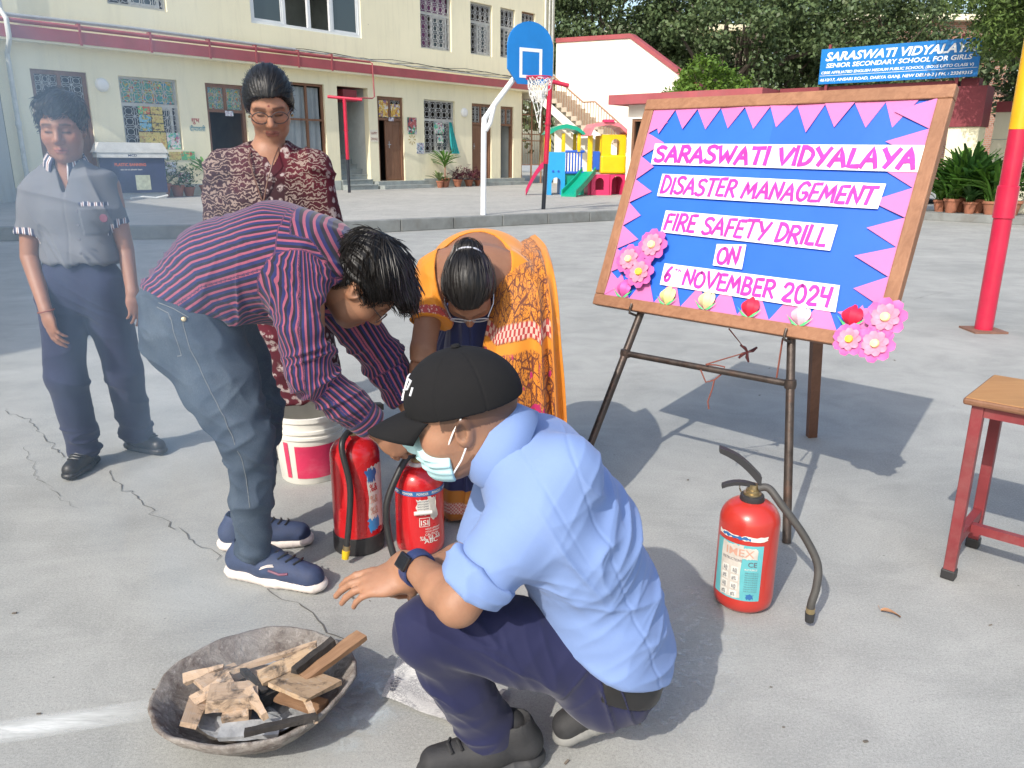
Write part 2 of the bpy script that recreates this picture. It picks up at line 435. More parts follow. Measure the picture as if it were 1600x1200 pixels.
def multi(name, f, pieces, m, parent, attrs=None):
    """one surface meshed finer inside the given boxes (lo, hi, h); the last piece is the rest at its own h"""
    VV = []; QQ = []; n = 0; done = []
    def boxf(lo, hi):
        c = f32((f32(lo) + f32(hi)) / 2); e = f32((f32(hi) - f32(lo)) / 2)
        return lambda P: np.max(np.abs(P - c) - e, 1)
    for lo, hi, h in pieces:
        bx = None if lo is None else boxf(lo, hi)
        ds = list(done)
        def g(P, bx=bx, ds=ds):
            d = f(P)
            if bx is not None: d = np.maximum(d, bx(P))
            for e in ds: d = np.maximum(d, -e(P))
            return d
        g.bb = f.bb
        L = f.bb[0] if lo is None else np.maximum(f32(lo), f.bb[0]); H = f.bb[1] if lo is None else np.minimum(f32(hi), f.bb[1])
        V, Q = polygonize(g, h, L, H); V = relax(V, Q, 1)
        VV.append(V); QQ.append(Q + n); n += len(V)
        if bx is not None: done.append(bx)
    V = np.concatenate(VV); Q = np.concatenate(QQ)
    return link(name, mesh_from(name, V, Q, True, {k: fn(V) for k, fn in (attrs or {}).items()}), m, parent)
# ------------------------------------------------------------------ ground
def concrete(name, c1, c2, streak=(1, 2.3, 1), rot=(0, 0, .5), spk=1.0):
    m, t, b = new_mat(name); g = t.nodes.new('ShaderNodeNewGeometry'); pos = g.outputs['Position']
    mp = t.nodes.new('ShaderNodeMapping'); t.links.new(pos, mp.inputs[0]); mp.inputs['Scale'].default_value = streak; mp.inputs['Rotation'].default_value = rot
    big = noise(t, .55, 6, .6, pos, .3); mid = noise(t, 3.2, 8, .65, pos, .5); tro = noise(t, 1.1, 9, .68, mp.outputs[0], 1.4); fine = noise(t, 140, 5, .8, pos)
    grit = noise(t, 420, 2, .6, pos)
    c = mixc(t, ramp(t, big, [(.3, 0.0), (.7, 1.0)]), c1, c2)
    c = mixc(t, ramp(t, mid, [(.42, 0.0), (.75, .6)]), c, sc(c1, .7))
    c = mixc(t, ramp(t, tro, [(.5, 0.0), (.78, .34)]), c, sc(c2, 1.28))
    c = mixc(t, ramp(t, tro, [(.2, .4), (.42, 0.0)]), c, sc(c1, .68))
    c = mixc(t, ramp(t, fine, [(.25, .6 * spk), (.5, 0.0)]), c, sc(c1, .4))
    c = mixc(t, ramp(t, fine, [(.55, 0.0), (.8, .6 * spk)]), c, sc(c2, 1.6))
    c = mixc(t, ramp(t, grit, [(.3, .6 * spk), (.47, 0.0)]), c, sc(c1, .38))
    vor = N(t, 'ShaderNodeTexVoronoi'); vor.inputs['Scale'].default_value = 7; t.links.new(pos, vor.inputs['Vector'])
    spots = ramp(t, vor.outputs['Distance'], [(.012, .8), (.035, 0.0)]); c = mixc(t, spots, c, sc(c1, .35))
    t.links.new(c, b.inputs['Base Color']); t.links.new(ramp(t, mid, [(.3, .92), (.8, .72)]), b.inputs['Roughness']); b.inputs['Specular IOR Level'].default_value = .3
    h = math_(t, 'ADD', math_(t, 'MULTIPLY', tro, 1.0), math_(t, 'MULTIPLY', fine, .35))
    bump(t, b, h, .35, .009)
    return m
m_ground = concrete("yard_concrete", (.315, .32, .305), (.425, .425, .402))
m_plat = concrete("platform_concrete", (.36, .358, .335), (.45, .44, .41), (6, 1, 1), (0, 0, .86))
mb = MB(); S = 130
mb.sheet([(-S, -40, 0), (S, -40, 0), (S, S, 0), (-S, S, 0)])
ground = tag(mb.build('ground', m_ground), 'grey trowelled concrete school yard', None, None, 'structure')
m_crack = mat('crack_dark', (.12, .115, .105), .95, .3, 40)
def crack(px, w, seed):
    r = random.Random(seed); P = []
    for (x0, y0), (x1, y1) in zip(px[:-1], px[1:]):
        a = G(x0, y0); b = G(x1, y1); n = max(3, int(np.linalg.norm(b - a) / .035))
        for i in range(n):
            p = a + (b - a) * i / n; P.append(p[:2] + np.array([r.gauss(0, .011), r.gauss(0, .011)]))
    V = []; Fs = []
    for i, p in enumerate(P):
        d = P[min(i + 1, len(P) - 1)] - P[max(i - 1, 0)]; d = d / (np.linalg.norm(d) + 1e-9); e = w * r.uniform(.15, 1) * .5
        V += [(p[0] - d[1] * e, p[1] + d[0] * e, .0035), (p[0] + d[1] * e, p[1] - d[0] * e, .0035)]
        if i: Fs.append((2 * i - 2, 2 * i - 1, 2 * i + 1, 2 * i))
    return link('crack', mesh_from('crack', V, Fs, False), m_crack, ground)
crack([(5, 640), (40, 655), (75, 690), (105, 720)], .006, 1); crack([(165, 735), (230, 790), (290, 835), (360, 880)], .006, 2)
crack([(415, 925), (470, 950), (520, 985), (560, 1010)], .005, 3); crack([(36, 700), (60, 745), (120, 800)], .003, 4)
crack([(1350, 480), (1420, 470), (1480, 455)], .004, 6)
# white powder line and pale blue wash left on the concrete
def stain(name, pts, col, scale, lo, hi, z=.004, aniso=None):
    m, t, b = new_mat(name + '_material'); uv = t.nodes.new('ShaderNodeAttribute'); uv.attribute_name = 'edge'
    g = t.nodes.new('ShaderNodeNewGeometry'); v = g.outputs['Position']
    if aniso:
        mp = t.nodes.new('ShaderNodeMapping'); t.links.new(v, mp.inputs[0]); mp.inputs['Rotation'].default_value = (0, 0, aniso[0]); mp.inputs['Scale'].default_value = aniso[1]; v = mp.outputs[0]
    n = noise(t, scale, 8, .7, v, .3)
    a = math_(t, 'MULTIPLY', ramp(t, n, [(lo, 0.0), (hi, 1.0)]), uv.outputs['Fac'])
    t.links.new(a, b.inputs['Alpha']); b.inputs['Base Color'].default_value = (*col, 1); b.inputs['Roughness'].default_value = .9
    c = np.mean(pts, 0); V = [(*c[:2], z)]; Fs = []; n = len(pts); R = 4
    for r in range(1, R + 1):
        for p in pts: q = c + (p - c) * r / R; V.append((q[0], q[1], z))
    for i in range(n): Fs.append((0, 1 + i, 1 + (i + 1) % n))
    for r in range(R - 1):
        for i in range(n): Fs.append((1 + r * n + i, 1 + (r + 1) * n + i, 1 + (r + 1) * n + (i + 1) % n, 1 + r * n + (i + 1) % n))
    ed = np.concatenate([[1], np.repeat(1 - np.arange(1, R + 1) / R, n)]) ** .7
    return link(name, mesh_from(name, V, Fs, False, {'edge': ed}), m, ground)
a0, a1 = G(-260, 1185), G(300, 1100)
dl = unit(a1 - a0); nl = np.array([-dl[1], dl[0], 0])
def band(k): return [a0 + (a1 - a0) * u + nl * w for u, w in ((0, -.5 * k), (.4, -.6 * k), (.9, -.55 * k), (1, 0), (.9, .5 * k), (.4, .55 * k), (0, .5 * k), (-.1, 0))]
stain('powder_line', band(.085), (.78, .8, .78), 7, .22, .6, aniso=(-math.atan2(dl[1], dl[0]), (.6, 4, 1)))
stain('wash_stain', [G(x, y) for x, y in ((520, 1075), (560, 1010), (620, 1020), (680, 1060), (640, 1120), (560, 1190), (470, 1200), (480, 1130))], (.62, .7, .74), 14, .42, .7, .005)
stain('wash_stain', [G(x, y) for x, y in ((1030, 930), (1100, 870), (1180, 980), (1150, 1100), (1050, 1190), (900, 1200), (960, 1100))], (.6, .62, .62), 30, .5, .75, .004)
# loose grit, chips and leaf bits on the yard
m_bit = mat('litter_brown', (.13, .11, .09), .9, .4, 30)
for i in range(26):
    x = rng.uniform(0, 1600); y = rng.uniform(560, 1195); p = G(x, y); s = rng.uniform(.0015, .0042); a = rng.uniform(0, 6.28)
    mb = MB(); mb.box((-s * 1.8, -s * .7, 0), (s * 1.8, s * .7, s * .7), Matrix.Translation((p[0], p[1], .002)) @ Matrix.Rotation(a, 4, 'Z') @ Matrix.Rotation(rng.uniform(-.3, .3), 4, 'Y'))
    o = mb.build('chip', m_bit, ground)
# ------------------------------------------------------------------ raised platform
PZ = .2
edge = [(-30, 9.5), (-9.5, 12.0), (-6.1, 12.72), (-4.9, 12.95), (-2.98, 13.74), (2.4, 17.43), (6.5, 20.0), (14, 25)]
mb = MB(); top = [Vector((x, y, PZ)) for x, y in edge] + [Vector((16, 60, PZ)), Vector((-40, 60, PZ))]
mb.sheet(top); plat = tag(mb.build('platform', m_plat), 'raised pale concrete platform before the school', None, None, 'structure')
m_kerb = mat('kerb_stone', (.2, .21, .205), .85, .25, 3, .4, 40, dirt=.5, world_=True)
E2 = []
for (x0, y0), (x1, y1) in zip(edge[:-1], edge[1:]):
    L = math.hypot(x1 - x0, y1 - y0); n = max(1, round(L / 1.1))
    for i in range(n): E2.append(((x0 + (x1 - x0) * i / n, y0 + (y1 - y0) * i / n), (x0 + (x1 - x0) * (i + 1) / n, y0 + (y1 - y0) * (i + 1) / n)))
for (x0, y0), (x1, y1) in E2:
    if x1 < -12 or x0 > 8: continue
    L = math.hypot(x1 - x0, y1 - y0); M = Matrix.Translation((x0, y0, 0)) @ Matrix.Rotation(math.atan2(y1 - y0, x1 - x0), 4, 'Z')
    mb = MB(); mb.box((.006, -.16 + rng.uniform(-.006, .006), 0), (L - .006, .02, PZ + .012 + rng.uniform(-.004, .004)), M, .012); mb.build('kerb_stone', m_kerb, plat)
# ------------------------------------------------------------------ school building (local frame: x along the front, y into the building)
FD = np.array([.65062, .7594, 0]); FN = np.array([.7594, -.65062, 0]); F0 = np.array([-4.51336, 27.5126, 0]); FRZ = math.atan2(.7594, .65062)
m_cream = None
def plaster(name, col, low=.5):
    m, t, b = new_mat(name); g = t.nodes.new('ShaderNodeTexCoord'); v = g.outputs['Object']
    n1 = noise(t, .5, 6, .6, v, .3); n2 = noise(t, 4, 8, .7, v); 
    mp = t.nodes.new('ShaderNodeMapping'); t.links.new(v, mp.inputs[0]); mp.inputs['Scale'].default_value = (3, 3, .35); n3 = noise(t, 1.5, 8, .7, mp.outputs[0])
    sep = t.nodes.new('ShaderNodeSeparateXYZ'); t.links.new(v, sep.inputs[0])
    lowm = ramp(t, math_(t, 'DIVIDE', sep.outputs[2], 4.0), [(.05, .9), (.22, .25), (.4, .0)])
    c = mixc(t, ramp(t, n1, [(.3, 0.0), (.7, 1.0)]), sc(col, .95), sc(col, 1.04))
    c = mixc(t, ramp(t, n3, [(.5, 0.0), (.8, .5)]), c, sc(col, .74))
    c = mixc(t, math_(t, 'MULTIPLY', lowm, ramp(t, n2, [(.45, 0.0), (.75, low)])), c, (.42, .37, .28))
    vor = N(t, 'ShaderNodeTexVoronoi'); vor.inputs['Scale'].default_value = 2.2; t.links.new(v, vor.inputs['Vector'])
    c = mixc(t, ramp(t, vor.outputs['Distance'], [(.02, .7), (.045, 0.0)]), c, (.3, .26, .2))
    t.links.new(c, b.inputs['Base Color']); b.inputs['Roughness'].default_value = .85; b.inputs['Specular IOR Level'].default_value = .25
    bump(t, b, noise(t, 9, 8, .6, v), .12, .02); return m
m_cream = plaster('cream_plaster', (.85, .79, .57)); m_white = plaster('white_plaster', (.86, .82, .72), .2)
m_red = mat('red_oxide_paint', (.34, .075, .085), .65, .18, 2, .15, 20, dirt=.35, dirtcol=(.2, .1, .1))
m_dkred = mat('maroon_and_shaded_red_paint', (.2, .03, .04), .6, .2, 2, .1, 30)
m_wood = None
def wood(name, c1, c2, axis=2, scale=1.0, rough=.55, world_=False):
    m, t, b = new_mat(name); v0 = coords(t, 'Object')
    s = [22 * scale] * 3; s[axis] = 1.6 * scale; mp = t.nodes.new('ShaderNodeMapping'); t.links.new(v0, mp.inputs[0]); mp.inputs['Scale'].default_value = s
    n = noise(t, 1.6, 9, .68, mp.outputs[0], 1.1); n2 = noise(t, 2.2 * scale, 4, .6, v0)
    c = mixc(t, ramp(t, n, [(.28, 0.0), (.7, 1.0)]), c1, c2); c = mixc(t, ramp(t, n2, [(.5, 0.0), (.8, .4)]), c, sc(c1, .6))
    t.links.new(c, b.inputs['Base Color']); b.inputs['Roughness'].default_value = rough; b.inputs['Specular IOR Level'].default_value = .35; bump(t, b, n, .2, .003); return m
m_door = wood('door_wood', (.155, .075, .045), (.24, .125, .075), 2, .5)
m_frame_w = mat('window_frame_white', (.66, .66, .62), .5, .1, 5, dirt=.3); m_grille = mat('grille_iron', (.5, .51, .5), .55, .2, 20, dirt=.4)
m_dark = mat('unlit_room_tone', (.1, .085, .075), .9, .3, 2); m_room = mat('stair_interior_wall', (.55, .58, .55), .85, .1, 2, dirt=.2)  # dark rooms: the lack of light is put into the wall colour
m_steel = mat('painted_steel', (.34, .36, .37), .45, .15, 10); m_stepstone = mat('step_stone', (.3, .33, .32), .75, .25, 3, .2, 40, dirt=.4)
m_glass, _t, _b = new_mat('window_glass'); _b.inputs['Base Color'].default_value = (.05, .07, .08, 1); _b.inputs['Roughness'].default_value = .06; _b.inputs['Transmission Weight'].default_value = .0; _b.inputs['Specular IOR Level'].default_value = .8
m_pipe = mat('pvc_pipe', (.62, .63, .58), .5, .12, 6, dirt=.3); m_lampwhite = mat('lamp_glass', (.8, .8, .78), .35, .05, 5)
sch = thing('school_building', 'two storey cream school building with red eave band and doors', 'building', tuple(F0), FRZ)
MS = MW[sch.name]
def lb(): return MB()
def lbuild(m, name, mt, parent=None, smooth=False):     # geometry is already in the school's local frame
    return m.build(name, mt, parent or sch, True, smooth)
def wall_openings(mb, s0, s1, z0, z1, ops, y=0.0, depth=.22):
    xs = sorted({s0, s1, *[v for o in ops for v in o[:2] if s0 < v < s1]}); zs = sorted({z0, z1, *[v for o in ops for v in o[2:4] if z0 < v < z1]})
    for i in range(len(xs) - 1):
        for j in range(len(zs) - 1):
            cx, cz = (xs[i] + xs[i + 1]) / 2, (zs[j] + zs[j + 1]) / 2
            if any(o[0] < cx < o[1] and o[2] < cz < o[3] for o in ops): continue
            mb.sheet([(xs[i], y, zs[j]), (xs[i + 1], y, zs[j]), (xs[i + 1], y, zs[j + 1]), (xs[i], y, zs[j + 1])])
    for a, b, c, d in [o[:4] for o in ops]:
        mb.add([(a, y, c), (b, y, c), (b, y, d), (a, y, d), (a, y + depth, c), (b, y + depth, c), (b, y + depth, d), (a, y + depth, d)], [(0, 1, 5, 4), (1, 2, 6, 5), (2, 3, 7, 6), (3, 0, 4, 7)])
D1 = (-10.4, -9.14, .45, 3.19); W1 = (-8.38, -6.85, 1.41, 3.18); D2 = (-6.05, -4.85, .45, 3.17); WB = (-4.5, -2.1, .62, 3.38); O1 = (-1.61, -.38, .2, 3.38)
D3 = (0, 1.14, .45, 3.17); W2 = (2.1, 3.63, 1.36, 3.18); D4 = (4.53, 5.62, .45, 3.17); D5 = (6.15, 6.92, .45, 3.14)
U1 = (-8.41, -6.9, 4.83, 6.63); U2 = (-4.46, -.53, 4.86, 6.4); U3 = (2.03, 3.52, 4.83, 6.63); U4 = (4.49, 5.66, 4.86, 6.62); U5 = (6.12, 6.96, 4.89, 6.63); U6 = (7.36, 8.18, 4.1, 6.66)
mb = lb(); wall_openings(mb, -11.1, 7.42, 0, 3.74, [D1, W1, D2, WB, O1, D3, W2, D4, D5]); mb.sheet([(7.42, 0, 0), (7.42, 4, 0), (7.42, 4, 3.74), (7.42, 0, 3.74)]); lbuild(mb, 'wall', m_cream)
mb = lb(); wall_openings(mb, -11.1, 9.42, 3.74, 8.2, [U1, U2, U3, U4, U5, U6]); mb.sheet([(9.42, 0, 3.74), (9.42, 9, 3.74), (9.42, 9, 8.2), (9.42, 0, 8.2)]); mb.sheet([(-11.1, 0, 8.2), (9.42, 0, 8.2), (9.42, 9, 8.2), (-11.1, 9, 8.2)]); mb.sheet([(7.42, 0.003, 3.735), (9.42, .003, 3.735), (9.42, 4, 3.735), (7.42, 4, 3.735)]); lbuild(mb, 'upper_wall', m_cream)
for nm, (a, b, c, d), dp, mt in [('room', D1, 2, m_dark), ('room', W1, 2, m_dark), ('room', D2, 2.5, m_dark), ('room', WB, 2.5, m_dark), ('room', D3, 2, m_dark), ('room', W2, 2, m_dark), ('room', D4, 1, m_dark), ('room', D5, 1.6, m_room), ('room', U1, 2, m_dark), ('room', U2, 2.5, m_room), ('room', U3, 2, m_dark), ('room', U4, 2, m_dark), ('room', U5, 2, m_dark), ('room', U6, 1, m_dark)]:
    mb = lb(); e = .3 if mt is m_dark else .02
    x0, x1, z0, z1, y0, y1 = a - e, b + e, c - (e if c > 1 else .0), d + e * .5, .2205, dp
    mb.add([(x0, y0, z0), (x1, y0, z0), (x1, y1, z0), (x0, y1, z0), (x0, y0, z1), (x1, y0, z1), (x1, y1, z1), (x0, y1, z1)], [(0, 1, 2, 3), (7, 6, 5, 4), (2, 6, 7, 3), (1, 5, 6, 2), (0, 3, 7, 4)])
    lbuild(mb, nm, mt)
# eave slab, red fascia, pipes
mb = lb(); mb.box((-11.4, -.32, 3.74), (7.55, -.002, 3.80)); mb.box((-11.4, -.3, 3.80), (7.55, -.002, 4.04)); lbuild(mb, 'eave_slab', m_cream)
mb = lb(); mb.box((-11.42, -.345, 3.79), (7.58, -.302, 4.06)); lbuild(mb, 'fascia', m_red)
mb = lb(); mb.tube([(-11.4, -.28, 4.16), (-6, -.28, 4.15), (-2.0, -.28, 4.15)], .05, 10); mb.tube([(-2, -.28, 4.15), (-.5, -.3, 4.14)], .03, 8); lbuild(mb, 'fire_pipe', m_red, smooth=True)
mb = lb(); mb.tube([(-.5, -.3, 4.14), (-.46, -.38, 4.1), (-.42, -.38, 3.1), (-.5, -.36, 3.05), (-1.1, -.3, 3.04)], .022, 8); lbuild(mb, 'fire_pipe', m_red, smooth=True)
for s in (-9.3, -7.6, -6.0, -4.6, -3.2, -2.0):
    mb = lb(); mb.box((s - .03, -.36, 3.76), (s + .03, -.347, 4.24)); mb.box((s - .03, -.36, 4.22), (s + .03, -.2, 4.235)); lbuild(mb, 'pipe_bracket', m_red)
mb = lb(); mb.tube([(-11.4, -.2, 4.27), (-8, -.21, 4.3), (-3.2, -.2, 4.26)], .045, 8); mb.tube([(-3.2, -.2, 4.26), (0, -.12, 4.22), (3, -.1, 4.17), (7.4, -.1, 4.16)], .02, 6); lbuild(mb, 'cable_conduit', m_steel, smooth=True)
m_cable = mat('black_cable', (.03, .03, .032), .6, .2, 10)
for k in range(4):
    pts = [(-4 + i * 1.15, -.06 - .02 * k, 4.19 + .03 * k + .05 * math.sin(i * 2.1 + k * 1.7)) for i in range(11)]
    mb = lb(); mb.tube(pts, .009, 5); lbuild(mb, 'cable', m_cable, smooth=True)
mb = lb(); mb.tube([(-10.86, -.12, 8), (-10.86, -.12, 4.4), (-10.86, -.4, 4.15), (-10.86, -.4, 3.75), (-10.86, -.13, 3.45), (-10.86, -.13, .2)], .055, 10); mb.tube([(-10.86, -.13, 2.0), (-10.86, -.13, 1.9)], .07, 10); lbuild(mb, 'drain_pipe', m_pipe, smooth=True)
for s in (8.75, 9.0, 9.2):
    mb = lb(); mb.tube([(s, -.06, 8), (s, -.06, 4.2)], .04, 8); lbuild(mb, 'drain_pipe', m_pipe, smooth=True)
for s, z in ((-8.8, 2.93), (4.11, 2.82)):
    mb = lb(); M = Matrix.Translation((s, 0, z)) @ Matrix.Rotation(math.pi / 2, 4, 'X'); mb.lathe([(.0, .1), (.08, .095), (.14, .07), (.165, .03), (.17, 0)], (0, 0, 0), 20, M); lbuild(mb, 'wall_lamp', m_lampwhite, smooth=True)
# iron grilles of interlaced circles
def grille(mb, a, b, c, d, y, cell=.26, w=.011, both=True):
    nx = max(1, round((b - a) / cell)); nz = max(1, round((d - c) / cell)); dx = (b - a) / nx; dz = (d - c) / nz
    def rib(p, q):
        t = unit(np.subtract(q, p)); e = np.array([-t[1], t[0]]) * w / 2
        mb.add([(p[0] - e[0], y, p[1] - e[1]), (q[0] - e[0], y, q[1] - e[1]), (q[0] + e[0], y, q[1] + e[1]), (p[0] + e[0], y, p[1] + e[1]), (p[0] - e[0], y + .02, p[1] - e[1]), (q[0] - e[0], y + .02, q[1] - e[1]), (q[0] + e[0], y + .02, q[1] + e[1]), (p[0] + e[0], y + .02, p[1] + e[1])], [(0, 1, 2, 3), (0, 4, 5, 1), (2, 6, 7, 3)])
    for i in range(nx + 1): rib((a + i * dx, c), (a + i * dx, d))
    for j in range(nz + 1): rib((a, c + j * dz), (b, c + j * dz))
    for i in range(nx):
        for j in range(nz):
            cx, cz = a + (i + .5) * dx, c + (j + .5) * dz
            P = [(cx + math.cos(k * math.pi / 4) * dx * .34, cz + math.sin(k * math.pi / 4) * dz * .34) for k in range(8)]
            for k in range(8): rib(P[k], P[(k + 1) % 8])
            if both:
                for sx in (-1, 1):
                    for sz in (-1, 1): rib((cx + sx * dx * .24, cz + sz * dz * .24), (cx + sx * dx * .5, cz + sz * dz * .5))
def frame(mb, a, b, c, d, y, w=.06, t=.06):
    mb.box((a, y, c), (a + w, y + t, d)); mb.box((b - w, y, c), (b, y + t, d)); mb.box((a + w, y, c), (b - w, y + t, c + w)); mb.box((a + w, y, d - w), (b - w, y + t, d))
def window(op, mid, cell=.27, shut=(.38, .9), curtain=None):
    a, b, c, d = op
    w = lb(); frame(w, a, b, c, d, .1); fr = lbuild(w, 'window', m_frame_w)
    w = lb(); w.box((a + .06, .103, mid - .03), (b - .06, .157, mid + .05)); lbuild(w, 'transom_bar', m_frame_w, fr)
    w = lb(); grille(w, a + .05, b - .05, c + .05, mid - .03, .06, cell); grille(w, a + .05, b - .05, mid + .05, d - .05, .06, cell); lbuild(w, 'grille', m_grille, fr)
    x0, x1 = a + (b - a) * shut[0], a + (b - a) * shut[1]
    w = lb(); frame(w, x0, x1, c + .06, mid - .03, .105, .07, .05); lbuild(w, 'casement', m_frame_w, fr)
    w = lb(); w.sheet([(x0 + .07, .135, c + .13), (x1 - .07, .135, c + .13), (x1 - .07, .135, mid - .1), (x0 + .07, .135, mid - .1)]); lbuild(w, 'pane', m_glass, fr)
    return fr
for op, mid in ((W1, 2.5), (W2, 2.5), (U1, 5.95), (U3, 5.95), (U4, 5.96), (U5, 5.96)): window(op, mid, .27 if op in (W1, W2, U1, U3) else .24)
# wide aluminium window upstairs
m_alu = mat('aluminium_white', (.72, .74, .74), .4, .06, 4)
w = lb(); frame(w, U2[0], U2[1], U2[2], U2[3], .04, .09, .1); fr = lbuild(w, 'window', m_alu)
for x in (-3.33, -2.46, -1.66): w = lb(); w.box((x - .05, .045, U2[2] + .09), (x + .05, .13, U2[3] - .09)); lbuild(w, 'mullion', m_alu, fr)
for x0, x1 in ((-4.37, -3.38), (-1.61, -.62)):
    w = lb(); frame(w, x0 + .004, x1 - .004, U2[2] + .095, U2[3] - .095, .06, .055, .04); sash = lbuild(w, 'sash', m_alu, fr)
    w = lb(); w.sheet([(x0 + .06, .08, U2[2] + .15), (x1 - .06, .08, U2[2] + .15), (x1 - .06, .08, U2[3] - .15), (x0 + .06, .08, U2[3] - .15)]); lbuild(w, 'pane', m_glass, fr)
# doors with transom grilles
def door(op, leaves, tr=2.47, openw=None, poster=False):
    a, b, c, d = op; w = lb(); w.box((a, .06, c), (a + .09, .18, d)); w.box((b - .09, .06, c), (b, .18, d)); w.box((a + .09, .06, d - .1), (b - .09, .18, d)); w.box((a + .09, .06, tr - .05), (b - .09, .18, tr + .03)); w.box(((a + b) / 2 - .04, .06, tr + .03), ((a + b) / 2 + .04, .18, d - .1)); fr = lbuild(w, 'door', m_door)
    w = lb(); grille(w, a + .09, (a + b) / 2 - .04, tr + .03, d - .1, .1, .2, .01); grille(w, (a + b) / 2 + .04, b - .09, tr + .03, d - .1, .1, .2, .01); lbuild(w, 'grille', m_grille, fr)
    for x0, x1, ang in leaves:
        w = lb(); W = x1 - x0; w.box((0, 0, c + .01), (W, .045, tr - .055))
        for k in range(1, 4): w.box((W * k / 4 - .004, -.004, c + .03), (W * k / 4 + .004, .001, tr - .08))
        w.box((.03, -.012, c + .05), (W - .03, -.0005, c + .16)); w.box((.03, -.012, c + 1.05), (W - .03, -.0005, c + 1.15)); w.box((.03, -.012, tr - .2), (W - .03, -.0005, tr - .1))
        M = Matrix.Translation((x0 if ang >= 0 else x1, .1, 0)) @ Matrix.Rotation(ang, 4, 'Z') @ Matrix.Translation((0 if ang >= 0 else -W, 0, 0))
        w.v = [tuple(M @ Vector(p)) for p in w.v]; lf = lbuild(w, 'door_leaf', m_door, fr)
        w = lb(); w.box((W * .12, -.04, c + 1.18), (W * .32, -.02, c + 1.21)); w.box((W * .2, -.03, c + 1.08), (W * .23, -.013, c + 1.3)); w.v = [tuple(M @ Vector(p)) for p in w.v]; lbuild(w, 'bolt_handle', m_steel, fr)
    return fr
door(D1, [(-10.31, -9.77, 0), (-9.766, -9.23, 0)]); door(D2, []); dd3 = door(D3, [(.38, 1.05, 0)]); door(D4, [(4.62, 5.07, 0), (5.076, 5.53, 0)]); door(D5, [])
w = lb(); w.box((.09, .12, .46), (.135, .7, 2.4)); lbuild(w, 'door_leaf', m_door, dd3)
m_tilew = mat('white_tile', (.72, .74, .72), .3, .05, 4); w = lb(); w.sheet([(6.3, 1.5, .45), (6.8, 1.5, .45), (6.8, 1.5, 2.4), (6.3, 1.5, 2.4)]); lbuild(w, 'tiled_wall', m_tilew)
# curtained bay with brown bars
m_curt = mat('grey_curtain', (.3, .34, .36), .8, .15, 3); w = lb(); frame(w, *WB, .08, .07, .07); fr = lbuild(w, 'window', m_door)
for x in (-2.72, -3.6): w = lb(); w.box((x - .035, .083, WB[2] + .07), (x + .035, .147, WB[3] - .07)); lbuild(w, 'mullion', m_door, fr)
w = lb(); w.box((WB[0] + .07, .085, 2.3), (WB[1] - .07, .145, 2.36)); lbuild(w, 'transom_bar', m_door, fr)
V = []; Fc = []
for i in range(61):
    x = WB[0] + .08 + (WB[1] - WB[0] - .16) * i / 60
    for j in range(9): z = .7 + (WB[3] - .8) * j / 8; V.append((x, .24 + .035 * math.sin(i * .9 + .5 * math.sin(j * .7)) + .02 * math.sin(i * 2.3), z))
for i in range(60):
    for j in range(8): Fc.append((i * 9 + j, i * 9 + 9 + j, i * 9 + 10 + j, i * 9 + j + 1))
link('curtain', mesh_from('curtain', V, Fc), m_curt, fr, True)
m_teal = mat('teal_curtain', (.02, .3, .3), .8, .3, 8)
V = []; Fc = []
for i in range(17):
    for j in range(9): u = i / 16; z = 1.36 + (2.45 - 1.36) * j / 8; sp = .12 + .28 * (1 - j / 8); V.append((3.3 + u * sp + .05 * (1 - j / 8), -.03 - .05 * (1 - j / 8) + .03 * math.sin(i * 1.5 + j * .4), z))
for i in range(16):
    for j in range(8): Fc.append((i * 9 + j, i * 9 + 9 + j, i * 9 + 10 + j, i * 9 + j + 1))
link('curtain', mesh_from('curtain', V, Fc), m_teal, sch, True)
m_purp = mat('purple_curtain', (.2, .06, .16), .8, .3, 8); w = lb(); w.sheet([(2.1, .2, 4.88), (2.62, .2, 4.88), (2.5, .2, 5.92), (2.1, .2, 5.92)]); lbuild(w, 'curtain', m_purp)
w = lb(); w.sheet([(2.1, .2, 6.0), (3.45, .2, 6.0), (3.45, .2, 6.6), (2.1, .2, 6.6)]); lbuild(w, 'curtain', m_purp)
w = lb(); frame(w, *U6, .1, .07, .06); w2 = lbuild(w, 'window', m_door); w = lb(); grille(w, U6[0] + .07, U6[1] - .07, 5.9, U6[3] - .07, .08, .2); lbuild(w, 'grille', m_grille, w2); w = lb(); w.box((U6[0] + .07, .12, 4.1), (U6[1] - .07, .16, 5.88)); lbuild(w, 'door_leaf', m_door, w2)
# inner stair in the open bay, steps before the doors
w = lb(); x0, x1 = -1.63, -.36
w.add([(x0, .22, .2), (x0, 5, .2), (x0, 5, 3.6), (x0, .22, 3.6), (x1, .22, .2), (x1, 5, .2), (x1, 5, 3.6), (x1, .22, 3.6)], [(0, 1, 2, 3), (7, 6, 5, 4), (1, 5, 6, 2)]); lbuild(w, 'stair_bay', m_room)
w = lb(); w.sheet([(x0, .22, 3.38), (x1, .22, 3.38), (x1, 5, 3.38), (x0, 5, 3.38)]); lbuild(w, 'stair_bay_ceiling', m_dkred)
for k in range(9):
    w = lb(); w.box((x0 + .01, -.34 + k * .27, .2), (x1 - .01, 3.9, .2 + .16 * (k + 1))) if k == 0 else w.box((x0 + .01, -.34 + k * .27, .2 + .16 * k), (x1 - .01, 3.9, .2 + .16 * (k + 1)))
    w.box((x0 + .01, -.36 + k * .27, .2 + .16 * (k + 1) - .03), (x1 - .01, -.34 + k * .27, .2 + .16 * (k + 1))); lbuild(w, 'step', m_stepstone)
w = lb(); w.box((-1.3, .1, 2.95), (-.75, .9, 3.3)); lbuild(w, 'hose_box', m_dkred)
